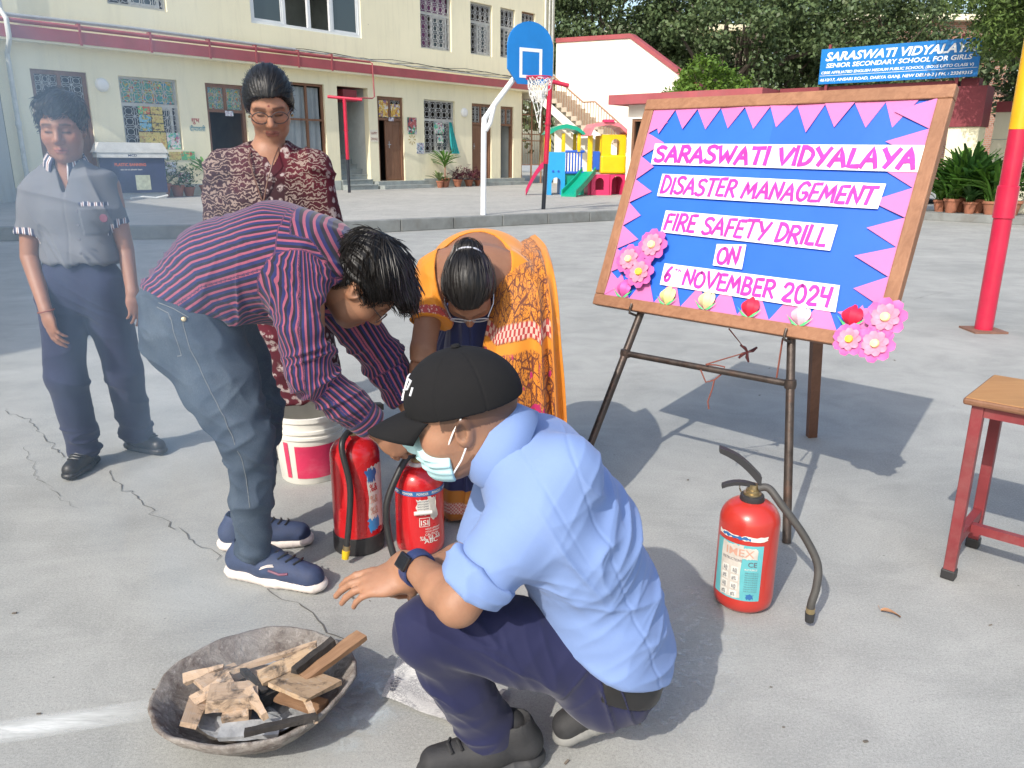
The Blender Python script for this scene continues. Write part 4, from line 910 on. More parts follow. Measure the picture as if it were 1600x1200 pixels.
def potted(pos, r, h, kind, H, nl, label, mt, seed, pot=True):
    q = np.random.default_rng(seed); o = thing('potted_plant', label, 'plant', tuple(pos), 0, 'potted plants around the yard')
    p = np.array(pos, float)
    w = MB(); w.lathe([(r * .62, 0), (r * .92, h * .8), (r * 1.05, h * .82), (r * 1.05, h), (r * .9, h), (r * .88, h * .9), (0, h * .9)], tuple(p), 18); w.build('pot', m_terra, o, smooth=True)
    w = MB(); b = p + np.array([0, 0, h * .9])
    if kind == 'strap':
        for i in range(nl): strap(w, b + np.array([q.normal(0, r * .3), q.normal(0, r * .3), 0]), q.uniform(0, 6.28), H * q.uniform(.6, 1.1), .042 * q.uniform(.7, 1.3), q.uniform(.15, .7), q.uniform(.05, .5))
    elif kind == 'rosette':
        w2 = MB(); w2.tube([b, b + np.array([.02, 0, H * .5])], .02, 6); w2.build('stem', m_terra, o, smooth=True)
        for i in range(nl): strap(w, b + np.array([0, 0, H * q.uniform(.3, .6)]), i * 2.4, H * q.uniform(.45, .6), .035, q.uniform(.1, .35), q.uniform(.3, .9))
    else:
        for i in range(nl):
            c = b + np.array([q.normal(0, r * .9), q.normal(0, r * .9), abs(q.normal(H * .45, H * .28))])
            for k in range(3): strap(w, c, q.uniform(0, 6.28), .1 * q.uniform(.6, 1.4), .016, .3, q.uniform(.3, .9), 2)
    w.build('foliage', mt, o, smooth=True)
def CS(x, off):
    d = ray(x, 300); p0 = CB + FD * off; t = ((p0 - CN) @ FD) / (d @ FD); p = CN + d * t; return np.array([p[0], p[1], .17])
for i, (x, y, r, h, kind, H, nl, lab, mt) in enumerate([
    (1496, 327, .17, .3, 'strap', .75, 46, 'bushy strap leaved plant in orange pot on the stone ledge', lf_g), (1525, 328, .14, .25, 'strap', .5, 22, 'short leafy plant in small clay pot on the ledge', lf_d),
    (1516, 318, .2, .34, 'strap', 1.25, 60, 'tall dense dark strap plant behind the smaller ledge pots', lf_d), (1558, 328, .17, .28, 'strap', .9, 46, 'plant with arching leaves next to the painted pole', lf_g), (1592, 326, .18, .3, 'bush', .6, 60, 'small leaved bush in round terracotta pot past the pole', lf_d), (1478, 322, .15, .26, 'strap', .6, 30, 'yellow green drooping plant at the end of the ledge', lf_g), (1505, 320, .2, .32, 'strap', 1.2, 60, 'tallest spreading strap plant in front of the gateway pillar', lf_g), (1535, 321, .18, .3, 'strap', 1.0, 60, 'dense dark green clump between the tall ledge plants', lf_d), (1548, 316, .18, .3, 'strap', 1.15, 46, 'upright dark plant against the cream yard wall', lf_d)]):
    potted(CS(x - 6, (328 - y) * .045 - .5), r, h, kind, H * 1.15, int(nl * 1.8), lab, mt, 20 + i)
for i, (x, y, r, h, kind, H, nl, lab, mt) in enumerate([
    (232, 306, .2, .35, 'bush', 1.15, 120, 'tall wispy pale shrub in pot beside the poster kiosk', lf_s), (254, 306, .18, .3, 'bush', .45, 60, 'low dark bush in pot second from the kiosk', lf_d), (272, 305, .16, .24, 'bush', .6, 80, 'round leafy pot plant below the taped drawings', lf_d), (300, 304, .18, .28, 'rosette', .9, 22, 'spiky rosette plant in pot beside the dark doorway', lf_g),
    (680, 292, .2, .32, 'rosette', 1.1, 34, 'big green rosette plant in clay pot below the barred window', lf_g), (664, 293, .13, .24, 'strap', .45, 20, 'small upright plant in clay pot left of its rosette', lf_s), (700, 291, .17, .26, 'bush', .38, 110, 'purple leaved bush in clay pot under the window', lf_p), (718, 290, .17, .24, 'bush', .42, 130, 'purple bush in the middle of the window planting', lf_p), (734, 289, .17, .22, 'bush', .38, 110, 'purple bush next to the closed double door', lf_p), (672, 293.5, .12, .22, 'bush', .12, 10, 'nearly bare clay pot before the rosette plant', lf_d)]):
    potted(FS(x, .45 + .25 * (y > 292.2 and y < 300) ), r, h, kind, H, nl, lab, mt, 60 + i)
# ------------------------------------------------------------------ trees
def leaves(q, centers, rad, n, ln, wd, up=.4):
    c = np.repeat(centers, n, 0); N_ = len(c); d = q.normal(size=(N_, 3)); d /= np.linalg.norm(d, axis=1)[:, None]
    p = c + d * rad * q.uniform(.35, 1.0, (N_, 1)) * np.array([1.15, 1.15, .75])
    nrm = d * .8 + q.normal(size=(N_, 3)) * .5 + np.array([0, 0, up]); nrm /= np.linalg.norm(nrm, axis=1)[:, None]
    t = np.cross(nrm, q.normal(size=(N_, 3))); t /= np.linalg.norm(t, axis=1)[:, None]; s = np.cross(nrm, t)
    L = ln * q.uniform(.6, 1.3, (N_, 1)); W = wd * q.uniform(.7, 1.3, (N_, 1))
    V = np.stack([p - t * L / 2, p + s * W / 2 + t * L * .05, p + t * L / 2 - nrm * L * .12, p - s * W / 2 + t * L * .05], 1).reshape(-1, 3)
    return V, np.arange(N_ * 4).reshape(-1, 4)
m_bark = mat('bark', (.12, .095, .075), .95, .3, 6, .6, 20)
lt_a = leafmat('banyan_leaf', (.08, .125, .055), .2); lt_b = leafmat('feathery_leaf', (.09, .15, .04), .3); lt_c = leafmat('young_leaf', (.1, .19, .03), .35); lt_d = leafmat('far_leaf', (.075, .115, .055), .2)
def tree(name, label, base, cc, rr, nclump, nl, crad, ln, wd, mt, seed, trunk=.3, roots=0, group=None):
    q = np.random.default_rng(seed); o = thing(name, label, 'tree', tuple(base), 0, group); base = np.array(base, float); cc = np.array(cc, float); rr = np.array(rr, float)
    d = q.normal(size=(nclump, 3)); d /= np.linalg.norm(d, axis=1)[:, None]; cen = cc + d * rr * (q.uniform(.25, 1, (nclump, 1)) ** .6)
    V, Q = leaves(q, cen, crad, nl, ln, wd); link('crown', mesh_from('crown', V, Q, False), mt, o)
    w = MB(); fork = base + (cc - base) * .55; w.tube([base, base + (fork - base) * .5 + q.normal(0, .1, 3) * [1, 1, 0], fork], [trunk, trunk * .8, trunk * .7], 9)
    for k in range(14):
        e = cen[k]; m = (fork + e) / 2 + q.normal(0, .3, 3); w.tube([fork, m, e], [trunk * .4, trunk * .22, trunk * .06], 5)
    w.build('trunk', m_bark, o, smooth=True)
    if roots:
        w = MB()
        for k in range(roots): a = fork + q.normal(0, 1, 3) * [.55, .4, .3]; w.tube([a + [0, 0, 3], a + q.normal(0, .08, 3), a + [0, 0, -2.6]], .035, 4)
        w.build('aerial_root', m_bark, o, smooth=True)
tree('banyan_tree', 'large dark banyan with hanging roots behind the white wall', (11.0, 41, 0), (11.2, 41, 7.2), (5.2, 4, 4.6), 210, 130, .85, .24, .14, lt_a, 1, .55, 26)
tree('shade_tree', 'dense dark green tree next to the school corner behind the staircase', (4.2, 43, 0), (4.4, 43, 7.6), (4.2, 3.6, 4.4), 170, 130, .85, .24, .14, lt_d, 2, .35)
tree('shade_tree', 'dusty green tree behind the blue name board', (18.5, 43, 0), (17.3, 42, 7.2), (4.6, 4, 4.4), 170, 130, .85, .22, .13, lt_a, 3, .35)
tree('feathery_tree', 'bright feathery tree overhanging the end of the name board', (12.4, 18.4, 0), (10.7, 16.9, 5.3), (2.5, 1.6, 2.2), 420, 110, .38, .13, .035, lt_b, 4, .2)
tree('shade_tree', 'dark bushy tree growing behind the cream yard wall', (15.2, 23.5, 0), (14.6, 22.6, 4.2), (2.4, 1.5, 2.3), 150, 110, .55, .2, .1, lt_d, 11, .15)
tree('young_tree', 'light green leafy bush rising behind the red cabin roof', (7.0, 30, 0), (6.9, 30, 3.5), (1.7, 1.2, 1.3), 60, 90, .38, .16, .09, lt_c, 5, .08)
q = np.random.default_rng(9); cen = np.stack([q.uniform(0, 42, 700), q.uniform(52, 60, 700), q.uniform(1, 17, 700)], 1)
V, Q = leaves(q, cen, 1.3, 45, .5, .3); tag(link('tree_mass', mesh_from('tree_mass', V, Q, False), lt_d), 'distant dark wood of trees behind the yard', 'trees', None, 'stuff')
# ------------------------------------------------------------------ houses behind, side wing, unseen block shaped to cast the yard's shadow
def brick(name):
    m, t, b = new_mat(name); v = coords(t, 'Object'); bt = N(t, 'ShaderNodeTexBrick'); sp = t.nodes.new('ShaderNodeSeparateXYZ'); t.links.new(v, sp.inputs[0]); cb_ = t.nodes.new('ShaderNodeCombineXYZ')
    t.links.new(sp.outputs[0], cb_.inputs[0]); t.links.new(sp.outputs[2], cb_.inputs[1]); t.links.new(cb_.outputs[0], bt.inputs['Vector']); bt.inputs['Scale'].default_value = 2.2
    bt.inputs['Color1'].default_value = (.26, .12, .08, 1); bt.inputs['Color2'].default_value = (.34, .17, .11, 1); bt.inputs['Mortar'].default_value = (.3, .26, .22, 1); bt.inputs['Mortar Size'].default_value = .03
    t.links.new(bt.outputs[0], b.inputs['Base Color']); b.inputs['Roughness'].default_value = .9; return m
m_brick = brick('far_brick')
def house(name, label, loc, wd, dp, h, mt, rz=0.0, win=()):
    o = thing(name, label, 'building', loc, rz); w = MB(); w.box((0, 0, 0), (wd, dp, h)); w.build('wall_block', mt, o, True)
    w = MB(); w.box((-.3, -.5, h + .002), (wd + .3, dp + .3, h + .3)); w.build('roof_slab', m_cream, o, True)
    for a, b, c, d in win:
        w = MB(); w.box((a, -.05, c), (b, -.003, d)); f = w.build('window', m_frame_w, o, True); w = MB(); w.box((a + .12, -.06, c + .12), (b - .12, -.052, d - .12)); w.build('pane', m_glass, f, True)
    return o
house('brick_house', 'red brick house half hidden behind the trees', (19.0, 47.5, 0), 9, 6, 8.6, m_brick, 0, [(3, 4.3, 4, 6)])
o = house('cream_house', 'pale house with balcony glimpsed between the banyan branches', (5.5, 47.5, 0), 8, 5, 8.0, m_cream, 0, [(1, 2, 5, 6.6), (4.5, 5.6, 5, 6.6)]); w = MB(); w.box((3.2, -1.0, 6.6), (6.2, -.06, 6.75)); w.box((3.2, -1.0, 6.75), (6.2, -.95, 7.4)); w.build('balcony', m_white, o, True)
KA = F0 + FD * -11.1
o = thing('side_wing', 'shaded grey plastered wing beside the drain pipe end of the school', 'building', (KA[0], KA[1], 0))
w = MB(); w.prism([(KA[0] + .02, KA[1] - .05), (KA[0] - 6, KA[1] + 3), (KA[0] - 7, KA[1] - 11), (KA[0] + 1.1, KA[1] - 8)], .0, 3.6); w.build('wall_block', plaster('grey_plaster', (.5, .52, .5), .7), o)
off = Vector((math.sin(SUN_AZ), math.cos(SUN_AZ), 0)) * 10 / math.tan(SUN_EL)
sp_ = [(-2.95, 5.95), (-4.6, 14.2), (-6.6, 16.9), (-8.5, 18.75), (-20, 29), (-24, 10)]  # wanted shadow outline, shifted back along the sun as the unseen block's footprint
o = thing('unseen_shade_block', 'tall neighbouring building whose roof shades the far side of the yard', 'building', (sp_[0][0] - off.x, sp_[0][1] - off.y, 0))
w = MB(); w.prism([(x - off.x, y - off.y) for x, y in sp_], 0, 10); w.build('wall_block', m_cream, o)
# ------------------------------------------------------------------ display board on its easel
BL = np.array([.346, 3.313, .713]); BXa = unit([.715, -.699, 0]); vv = np.array([.251, .2023, .833]); vv = unit(vv - BXa * (vv @ BXa)); BNn = np.cross(BXa, vv); BWd, BHt = 1.2, .893
BM = basis(BL, BXa, vv, BNn)
def bpx(x, y):
    d = ray(x, y); t = ((BL - CN) @ BNn) / (d @ BNn); p = CN + d * t - BL; return float(p @ BXa), float(p @ vv)
m_bframe = wood('board_frame_wood', (.23, .105, .055), (.36, .18, .1), 0, 1.2); m_bframe2 = wood('board_frame_wood_upright', (.23, .105, .055), (.36, .18, .1), 2, 1.2)
def paper(name, c, rough=.55, var=.05): return mat(name, c, rough, var, 5, .25, 9)
m_bblue = paper('chart_paper_blue', (.015, .13, .7), .5, .06); m_pink = paper('chart_paper_pink', (.58, .165, .4)); m_wpap = paper('white_card', (.84, .84, .85)); m_mark = mat('magenta_marker', (.46, .03, .36), .5, .22, 25)
board = thing('display_board', 'blue notice board with pink paper triangles and hand lettered fire drill notice', 'notice board', tuple(BL))
fw = .047
w = MB(); w.box((0.02, 0.02, -.02), (BWd - .02, BHt - .02, .0), BM); w.build('backing_panel', m_bblue, board)
w = MB(); w.box((.6, .03, .0004), (BWd - .03, BHt - .03, .0011), BM); w.build('paper_sheet', paper('chart_paper_blue_second', (.012, .115, .64), .5, .06), board)
for lo, hi, mt in (((0, 0, -.026), (BWd, fw, .014), m_bframe), ((0, BHt - fw, -.026), (BWd, BHt, .014), m_bframe), ((0, fw + .0005, -.026), (fw, BHt - fw - .0005, .0135), m_bframe2), ((BWd - fw, fw + .0005, -.026), (BWd, BHt - fw - .0005, .0135), m_bframe2)):
    w = MB(); w.box(lo, hi, BM, .004); w.build('frame_rail', mt, board)
r = random.Random(5)
def tri(pts, z, name='paper_triangle', mt=m_pink):
    cx = sum(p[0] for p in pts) / 3; cy = sum(p[1] for p in pts) / 3; w = MB(); n = len(pts)
    zs = [z + .0006 + r.uniform(0, .007) for _ in pts]; V = [BM @ Vector((p[0], p[1], q)) for p, q in zip(pts, zs)] + [BM @ Vector((p[0], p[1], q - .0007)) for p, q in zip(pts, zs)]
    w.add(V, [tuple(range(n)), tuple(range(2 * n - 1, n - 1, -1))] + [(i, n + i, n + (i + 1) % n, (i + 1) % n) for i in range(n)]); return w.build(name, mt, board)
iw0, iw1, ih0, ih1 = fw, BWd - fw, fw, BHt - fw
n = 10
for i in range(n): s = (iw1 - iw0 - .06) / n; x = iw0 + .0 + i * s; tri([(x, ih1), (x + s * (.5 + r.uniform(-.1, .1)), ih1 - .098 * r.uniform(.85, 1.12)), (x + s * 1.02, ih1)], .001 + .0006 * (i % 3))
n = 9
for i in range(n): s = (iw1 - iw0) / n; x = iw0 + i * s; tri([(x, ih0), (x + s * 1.02, ih0), (x + s * (.5 + r.uniform(-.1, .1)), ih0 + .105 * r.uniform(.85, 1.15))], .001 + .0006 * (i % 3))
n = 8
for i in range(n): s = (ih1 - ih0) / n; y = ih0 + i * s; tri([(iw0, y), (iw0 + .085 * r.uniform(.85, 1.15), y + s * (.5 + r.uniform(-.1, .1))), (iw0, y + s * 1.02)], .0028 + .0006 * (i % 3))
for i in range(n): s = (ih1 - ih0) / n; y = ih0 + i * s; tri([(iw1, y), (iw1, y + s * 1.02), (iw1 - .118 * r.uniform(.85, 1.15), y + s * (.55 + r.uniform(-.1, .1)))], .0028 + .0006 * (i % 3))
class QuadMap:
    def __init__(s, q, z): s.q = [np.array(bpx(*p)) for p in q]; s.z = z; s.W = np.linalg.norm(s.q[1] - s.q[0]); s.H = np.linalg.norm(s.q[3] - s.q[0])
    def __matmul__(s, v):
        u, w_ = v[0] / s.W, 1 - v[1] / s.H; a, b, c, d = s.q; p = (a * (1 - u) + b * u) * (1 - w_) + (d * (1 - u) + c * u) * w_
        return BM @ Vector((p[0], p[1], s.z + v[2]))
for txt, q, sd in (('SARASWATI VIDYALAYA', [(1025.6, 226), (1452, 228.8), (1441, 271), (1019, 258)], 1), ('DISASTER MANAGEMENT', [(1037, 273), (1386, 288.8), (1373, 328), (1028.6, 307.5)], 2), ('FIRE SAFETY DRILL', [(1042.5, 330), (1310.6, 353), (1298.6, 393), (1034, 363.8)], 3), ('ON', [(1122, 382.5), (1168, 383.6), (1161, 422), (1115.6, 415.5)], 4), ('6th NOVEMBER 2024', [(1040.6, 412.5), (1314, 447), (1307, 489), (1033, 445.5)], 5)):
    qm = QuadMap(q, .0105); w = MB(); V = [qm @ Vector((x, y, z)) for z in (0, -.0012) for x, y in ((0, 0), (qm.W, 0), (qm.W, qm.H), (0, qm.H))]
    w.add(V, [(0, 1, 2, 3), (7, 6, 5, 4), (0, 4, 5, 1), (1, 5, 6, 2), (2, 6, 7, 3), (3, 7, 4, 0)]); strip = w.build('text_strip', m_wpap, board)
    w = MB(); m_ = .012
    if txt.startswith('6th'):
        k = qm.W / 12.4; strokes_mesh(w, '6', m_, m_ + .6 * k, qm.H * .2, qm.H * .64, .0125, qm, seed=sd); strokes_mesh(w, 'th', m_ + .75 * k, m_ + 1.35 * k, qm.H * .66, qm.H * .3, .005, qm, seed=sd); strokes_mesh(w, 'NOVEMBER 2024', m_ + 1.55 * k, qm.W - m_ * 1.4, qm.H * .16, qm.H * .68, .0125, qm, seed=sd)
    else: strokes_mesh(w, txt, m_, qm.W - m_ * 1.3, qm.H * .15, qm.H * .7, .013 if sd > 1 else .0165, qm, seed=sd)
    w.build('lettering', m_mark, strip)
m_fl1 = paper('petal_pink', (.58, .11, .36)); m_fl2 = paper('petal_pale', (.64, .24, .36)); m_flc = paper('flower_centre', (.85, .78, .35)); m_fly = paper('flower_centre_yellow', (.85, .7, .06))
def flower(px, py, R, cm, seed):
    q = random.Random(seed); cx, cy = bpx(px, py); a0 = q.uniform(0, 1); fo = None
    for layer, (rad, z0, mt, lift) in enumerate(((R, .016, m_fl1, .012), (R * .68, .024, m_fl2, .01))):
        for k in range(8):
            a = a0 + layer * .35 + k * math.pi / 4; V = []; c, s = math.cos(a), math.sin(a)
            for i in range(6):
                u = .12 + .88 * i / 5; wd = rad * .36 * math.sin(math.pi * (.12 + .76 * (i / 5))) ** .7 if i < 5 else rad * .16
                zz = z0 + lift * math.sin(u * 2.2) + q.uniform(-.001, .001)
                for e in (-1, 0, 1): V.append(BM @ Vector((cx + c * rad * u - s * wd * e, cy + s * rad * u + c * wd * e, zz + (.003 if e else 0))))
            w = MB(); w.add(V, [(3 * i + j, 3 * i + 3 + j, 3 * i + 4 + j, 3 * i + 1 + j) for i in range(5) for j in (0, 1)])
            if fo is None: fo = w.build('paper_flower', mt, board, smooth=True)
            else: w.build('petal', mt, fo, smooth=True)
    w = MB(); w.lathe([(0, .046), (R * .2, .044), (R * .24, .036), (R * .2, .03)], (cx, cy, 0), 14, BM); w.build('flower_centre', cm, fo, smooth=True)
flower(1025, 386, .068, m_flc, 1); flower(989, 408, .064, m_flc, 2); flower(1005, 428, .066, m_fly, 3); flower(1388, 499, .066, m_flc, 4); flower(1332, 533, .056, m_fly, 5); flower(1372, 540, .062, m_flc, 6)
m_grn = paper('stem_paper_green', (.1, .55, .2), .6, .25)
for px, py, c in ((978, 452, (.75, .12, .42)), (1046, 463, (.8, .75, .3)), (1107, 470, (.82, .66, .36)), (1175, 481, (.75, .02, .06)), (1254, 494, (.82, .52, .62)), (1334, 495, (.75, .015, .06))):
    cx, cy = bpx(px, py); mt = paper('tulip_%d' % px, c, .6, .12); base = None
    for k, (dx, ht) in enumerate(((-.017, .04), (.017, .04), (0, .046))):
        V = []; nn = 7
        for i in range(nn + 1):
            u = i / nn; wd = .021 * math.sin(math.pi * (.06 + .9 * u)) ** .8; zz = .014 + (.026 if k == 2 else .016) * math.sin(math.pi * u)
            for e in (-1, 0, 1): V.append(BM @ Vector((cx + dx * math.sin(math.pi * u * .6) + wd * e, cy - .035 + ht * 1.6 * u, zz - (.012 if e else 0) + (.002 * k))))
        w = MB(); w.add(V, [(3 * i + j, 3 * i + 1 + j, 3 * i + 4 + j, 3 * i + 3 + j) for i in range(nn) for j in (0, 1)])
        if base is None: base = w.build('paper_tulip', mt, board, smooth=True)
        else: w.build('petal', mt, base, smooth=True)
    for s in (-1, 1):
        w = MB(); V = [BM @ Vector((cx + s * a, cy - .035 + b, z)) for a, b, z in ((0, -.004, .012), (.022, .0, .02), (.048, .03, .022), (.024, .012, .024))]; w.add(V, [(0, 1, 2, 3)]); w.build('leaf', m_grn, base)
m_iron = mat('easel_iron', (.075, .06, .052), .45, .4, 25, .2, 90, metal=.6, dirt=.5, dirtcol=(.16, .08, .05)); m_bwood = wood('easel_back_wood', (.13, .06, .035), (.2, .1, .06), 2, 1)
ez = thing('easel_stand', 'dark iron pipe easel with crossbar under the notice board', 'easel', (.8, 3.0, 0))
fl, fr_ = np.array([.24, 2.93, 0.0]), G(1229, 848)
def bp(x, y, z): return np.array(BM @ Vector((x, y, z)))
tl = bp(.215, .02, -.045); tr_ = bp(.86, .02, -.045); tl2 = bp(.25, .6, -.045); tr2 = bp(.84, .6, -.045)
for a, b, c in ((fl, tl, tl2), (fr_, tr_, tr2)):
    w = MB(); w.tube([a, b, c], .0155, 12); w.build('leg', m_iron, ez, smooth=True)
u = .76; w = MB(); w.tube([fl + (tl - fl) * u, fr_ + (tr_ - fr_) * u], .0125, 10); w.build('crossbar', m_iron, ez, smooth=True)
for a, b in ((fl, tl), (fr_, tr_)): p = a + (b - a) * u; w = MB(); w.lathe([(0, -.022), (.02, -.016), (.022, 0), (.02, .016), (0, .022)], tuple(p), 12); w.build('weld_joint', m_iron, ez, smooth=True)
for x in (.205, .868):
    w = MB(); w.tube([bp(x, -.012, -.04), bp(x, -.013, .022), bp(x, .004, .026), bp(x, .026, .024)], .005, 8); w.build('hook', m_iron, ez, smooth=True)
w = MB(); bf = G(1268, 682); bt = bp(.86, .42, -.06); ax = unit(bt - bf); M = basis(bf, unit(np.cross(ax, [0, 1, 0])), unit(np.cross(ax, np.cross(ax, [0, 1, 0]))), ax); w.box((-.022, -.016, .0), (.022, .016, float(np.linalg.norm(bt - bf))), M); w.build('back_leg', m_bwood, ez)
m_cord = mat('red_cord', (.2, .06, .04), .8, .2, 20); cbm = fl + (tl - fl) * u; cbe = fr_ + (tr_ - fr_) * u
def cb_at(k): return cbm + (cbe - cbm) * k
w = MB(); p = cb_at(.57); w.tube([p + np.array([-.05, 0, .0]), p + [-.03, -.015, -.045], p + [0, -.02, -.035], p + [.03, -.015, -.01], p + [.04, 0, .012], p + [.01, .01, .016], p + [-.03, .0, .02]], .003, 5); w.tube([p + [0, -.02, -.035], p + [-.005, -.02, -.07], p + [-.018, -.02, -.12], p + [-.012, -.02, -.15]], .003, 5); w.build('tied_cord', m_cord, ez, smooth=True)
w = MB(); w.tube([cb_at(.52) + [0, 0, .015], PY(1168, 550, cb_at(.55)[1] + .04), bp(.62, .0, -.04)], .003, 5); w.build('tied_cord', m_cord, ez, smooth=True); w = MB(); w.tube([bp(.83, 0, -.05), cb_at(.95) + [0, .05, .0]], .0035, 5); w.build('tied_cord', m_cord, ez, smooth=True)
w = MB(); kp = PY(1168, 550, cb_at(.55)[1] + .04)
for a in (0.3, 2.2, 3.6, 4.7): w.tube([kp, kp + .02 * np.array([math.cos(a), 0, math.sin(a)]), kp + .04 * np.array([math.cos(a + .2), 0, math.sin(a + .2)])], [.006, .011, .006], 7, flat=.6)
w.build('ribbon_knot', mat('maroon_ribbon', (.07, .012, .014), .7, .2, 20), ez, smooth=True)
# ------------------------------------------------------------------ fire extinguishers
m_ered = mat('extinguisher_red', (.52, .014, .018), .28, .1, 5, coat=.5, dirt=.1, dirtcol=(.25, .02, .02)); m_ered2 = mat('extinguisher_orange_red', (.46, .032, .022), .32, .1, 5, coat=.4, dirt=.15, dirtcol=(.3, .05, .03)); m_rub = mat('hose_rubber', (.025, .025, .026), .45, .2, 12); m_rub2 = mat('hose_rubber_dusty', (.055, .052, .048), .6, .3, 12); m_brass = mat('dull_brass', (.42, .33, .18), .4, .25, 20, metal=.8, dirt=.4); m_bpl = mat('black_plastic', (.03, .03, .032), .5, .2, 10); m_lab = mat('label_white', (.68, .66, .6), .55, .08, 30, dirt=.2); m_teal2 = mat('label_teal', (.12, .42, .45), .5, .1, 20); m_lblue = mat('label_blue', (.03, .13, .33), .5, .1, 10); m_peel = mat('label_peeled', (.55, .5, .44), .8, .15, 40, dirt=.3); m_dink = mat('label_ink', (.1, .1, .12), .7, .2, 10); m_yelc = mat('yellow_cap', (.75, .5, .02), .45, .08, 10)
def cyl_patch(c, R, a0, a1, z0, z1, n=14, edge=0.0, seed=0):
    q = random.Random(seed); V = []; m = 5
    for j in range(m):
        for i in range(n + 1):
            a = a0 + (a1 - a0) * i / n; z = z0 + (z1 - z0) * j / (m - 1)
            if edge and j in (0, m - 1): z += q.uniform(-edge, edge)
            if edge and i in (0, n): a += q.uniform(-edge, edge) / R
            V.append((c[0] + R * math.cos(a), c[1] + R * math.sin(a), c[2] + z))
    return V, [(j * (n + 1) + i, j * (n + 1) + i + 1, (j + 1) * (n + 1) + i + 1, (j + 1) * (n + 1) + i) for j in range(m - 1) for i in range(n)]
def cyl_text(s, c, R, ac, z, size, mt, parent, wd=None, bold=.01, shear=0.0):
    v, f = text_mesh(s, size, shear, bold * size, wd); x = v[:, 0] - v[:, 0].mean(); a = ac + x / R
    link('lettering', mesh_from('lettering', np.stack([c[0] + R * np.cos(a), c[1] + R * np.sin(a), c[2] + z + v[:, 1]], 1), f, False), mt, parent)
def ext_body(o, c, R, H, mt, name='cylinder', basez=0.0):
    prof = [(R * .55, basez), (R * .8, basez + .004), (R * .97, basez + .018), (R, basez + .035)] + [(R * 1.006, basez + .05), (R, basez + .054)] + [(R, H - R * .75)]
    for k in range(1, 8): a = k / 8 * math.pi / 2; prof.append((.022 + (R - .022) * math.cos(a), H - R * .75 + R * .75 * math.sin(a)))
    prof += [(.024, H), (.024, H + .012)]
    w = MB(); w.lathe(prof, tuple(c), 40); return w.build(name, mt, o, smooth=True)
def ext_head(o, c, H, az, s=1.0, gauge=True, lever=.42):
    d = np.array([math.cos(az), math.sin(az), 0]); sd = np.array([-d[1], d[0], 0]); z = np.array([0, 0, 1.0]); t = c + z * (H + .012)
    w = MB(); w.lathe([(.026, 0), (.026, .01), (.02, .011), (.02, .02), (.016, .021), (.016, .036), (0, .036)], tuple(t), 16); w.build('valve', m_brass, o, smooth=True)
    b = t + z * .028; M = basis(b, d, sd, z)
    w = MB(); V = []
    for i in range(7):
        u = i / 6; x = -.02 + .125 * u; zz = .012 + .125 * lever * u + .015 * math.sin(u * 3.1)
        for e, k in ((-.015, -.007), (-.015, .024 - .012 * u), (.015, .024 - .012 * u), (.015, -.007 + .004 * u)): V.append(M @ Vector((x, e, zz + k)))
    w.add(V, [(4 * i + k, 4 * i + (k + 1) % 4, 4 * i + 4 + (k + 1) % 4, 4 * i + 4 + k) for i in range(6) for k in range(4)] + [(0, 1, 2, 3), (27, 26, 25, 24)]); w.build('squeeze_lever', m_bpl, o, smooth=True)
    w = MB(); V = []
    for i in range(7):
        u = i / 6; x = -.01 + .1 * u; zz = -.004 + .012 * math.sin(u * 2.6) - .012 * u * u
        for e, k in ((-.011, 0), (-.011, .011), (.011, .011), (.011, 0)): V.append(M @ Vector((x, e, zz + k)))
    w.add(V, [(4 * i + k, 4 * i + (k + 1) % 4, 4 * i + 4 + (k + 1) % 4, 4 * i + 4 + k) for i in range(6) for k in range(4)] + [(0, 1, 2, 3), (27, 26, 25, 24)]); w.build('carry_handle', m_bpl, o, smooth=True)
    w = MB(); rg = b + d * .02 - z * .012 + sd * -.012; w.tube([rg + .02 * (math.cos(a) * (d * .8 - sd * .5) + math.sin(a) * z) for a in np.linspace(0, 6.1, 14)], .0022, 5, False); w.build('pin_ring', m_brass, o, smooth=True)
    if gauge: w = MB(); gm = basis(t + z * .024 - sd * .014, d, z, -sd); w.lathe([(0, .012), (.014, .012), (.016, .008), (.016, 0)], (0, 0, 0), 16, gm); w.build('pressure_gauge', m_lab, o, smooth=True)
    return t
def hose(o, pts, r, mt, tip=None):
    P = [np.asarray(p, float) for p in pts]; Q = []
    for i in range(len(P) - 1):
        p0, p1, p2, p3 = P[max(i - 1, 0)], P[i], P[i + 1], P[min(i + 2, len(P) - 1)]
        for k in range(6): t = k / 6; Q.append(.5 * (2 * p1 + (p2 - p0) * t + (2 * p0 - 5 * p1 + 4 * p2 - p3) * t * t + (3 * p1 - p0 - 3 * p2 + p3) * t ** 3))
    Q.append(P[-1]); w = MB(); w.tube(Q, r, 12); h = w.build('hose', mt, o, smooth=True)
    if tip is not None:
        d = unit(Q[-1] - Q[-3]); w = MB(); w.tube([Q[-1] - d * .012, Q[-1] + d * .006], r * 1.12, 12); w.build('ferrule', m_brass, o, smooth=True); w = MB(); w.tube([Q[-1] + d * .004, Q[-1] + d * .034], [r * 1.25, r * 1.1], 12); w.build('nozzle', tip, o, smooth=True)
camang = lambda c: math.atan2(-c[1], -c[0])
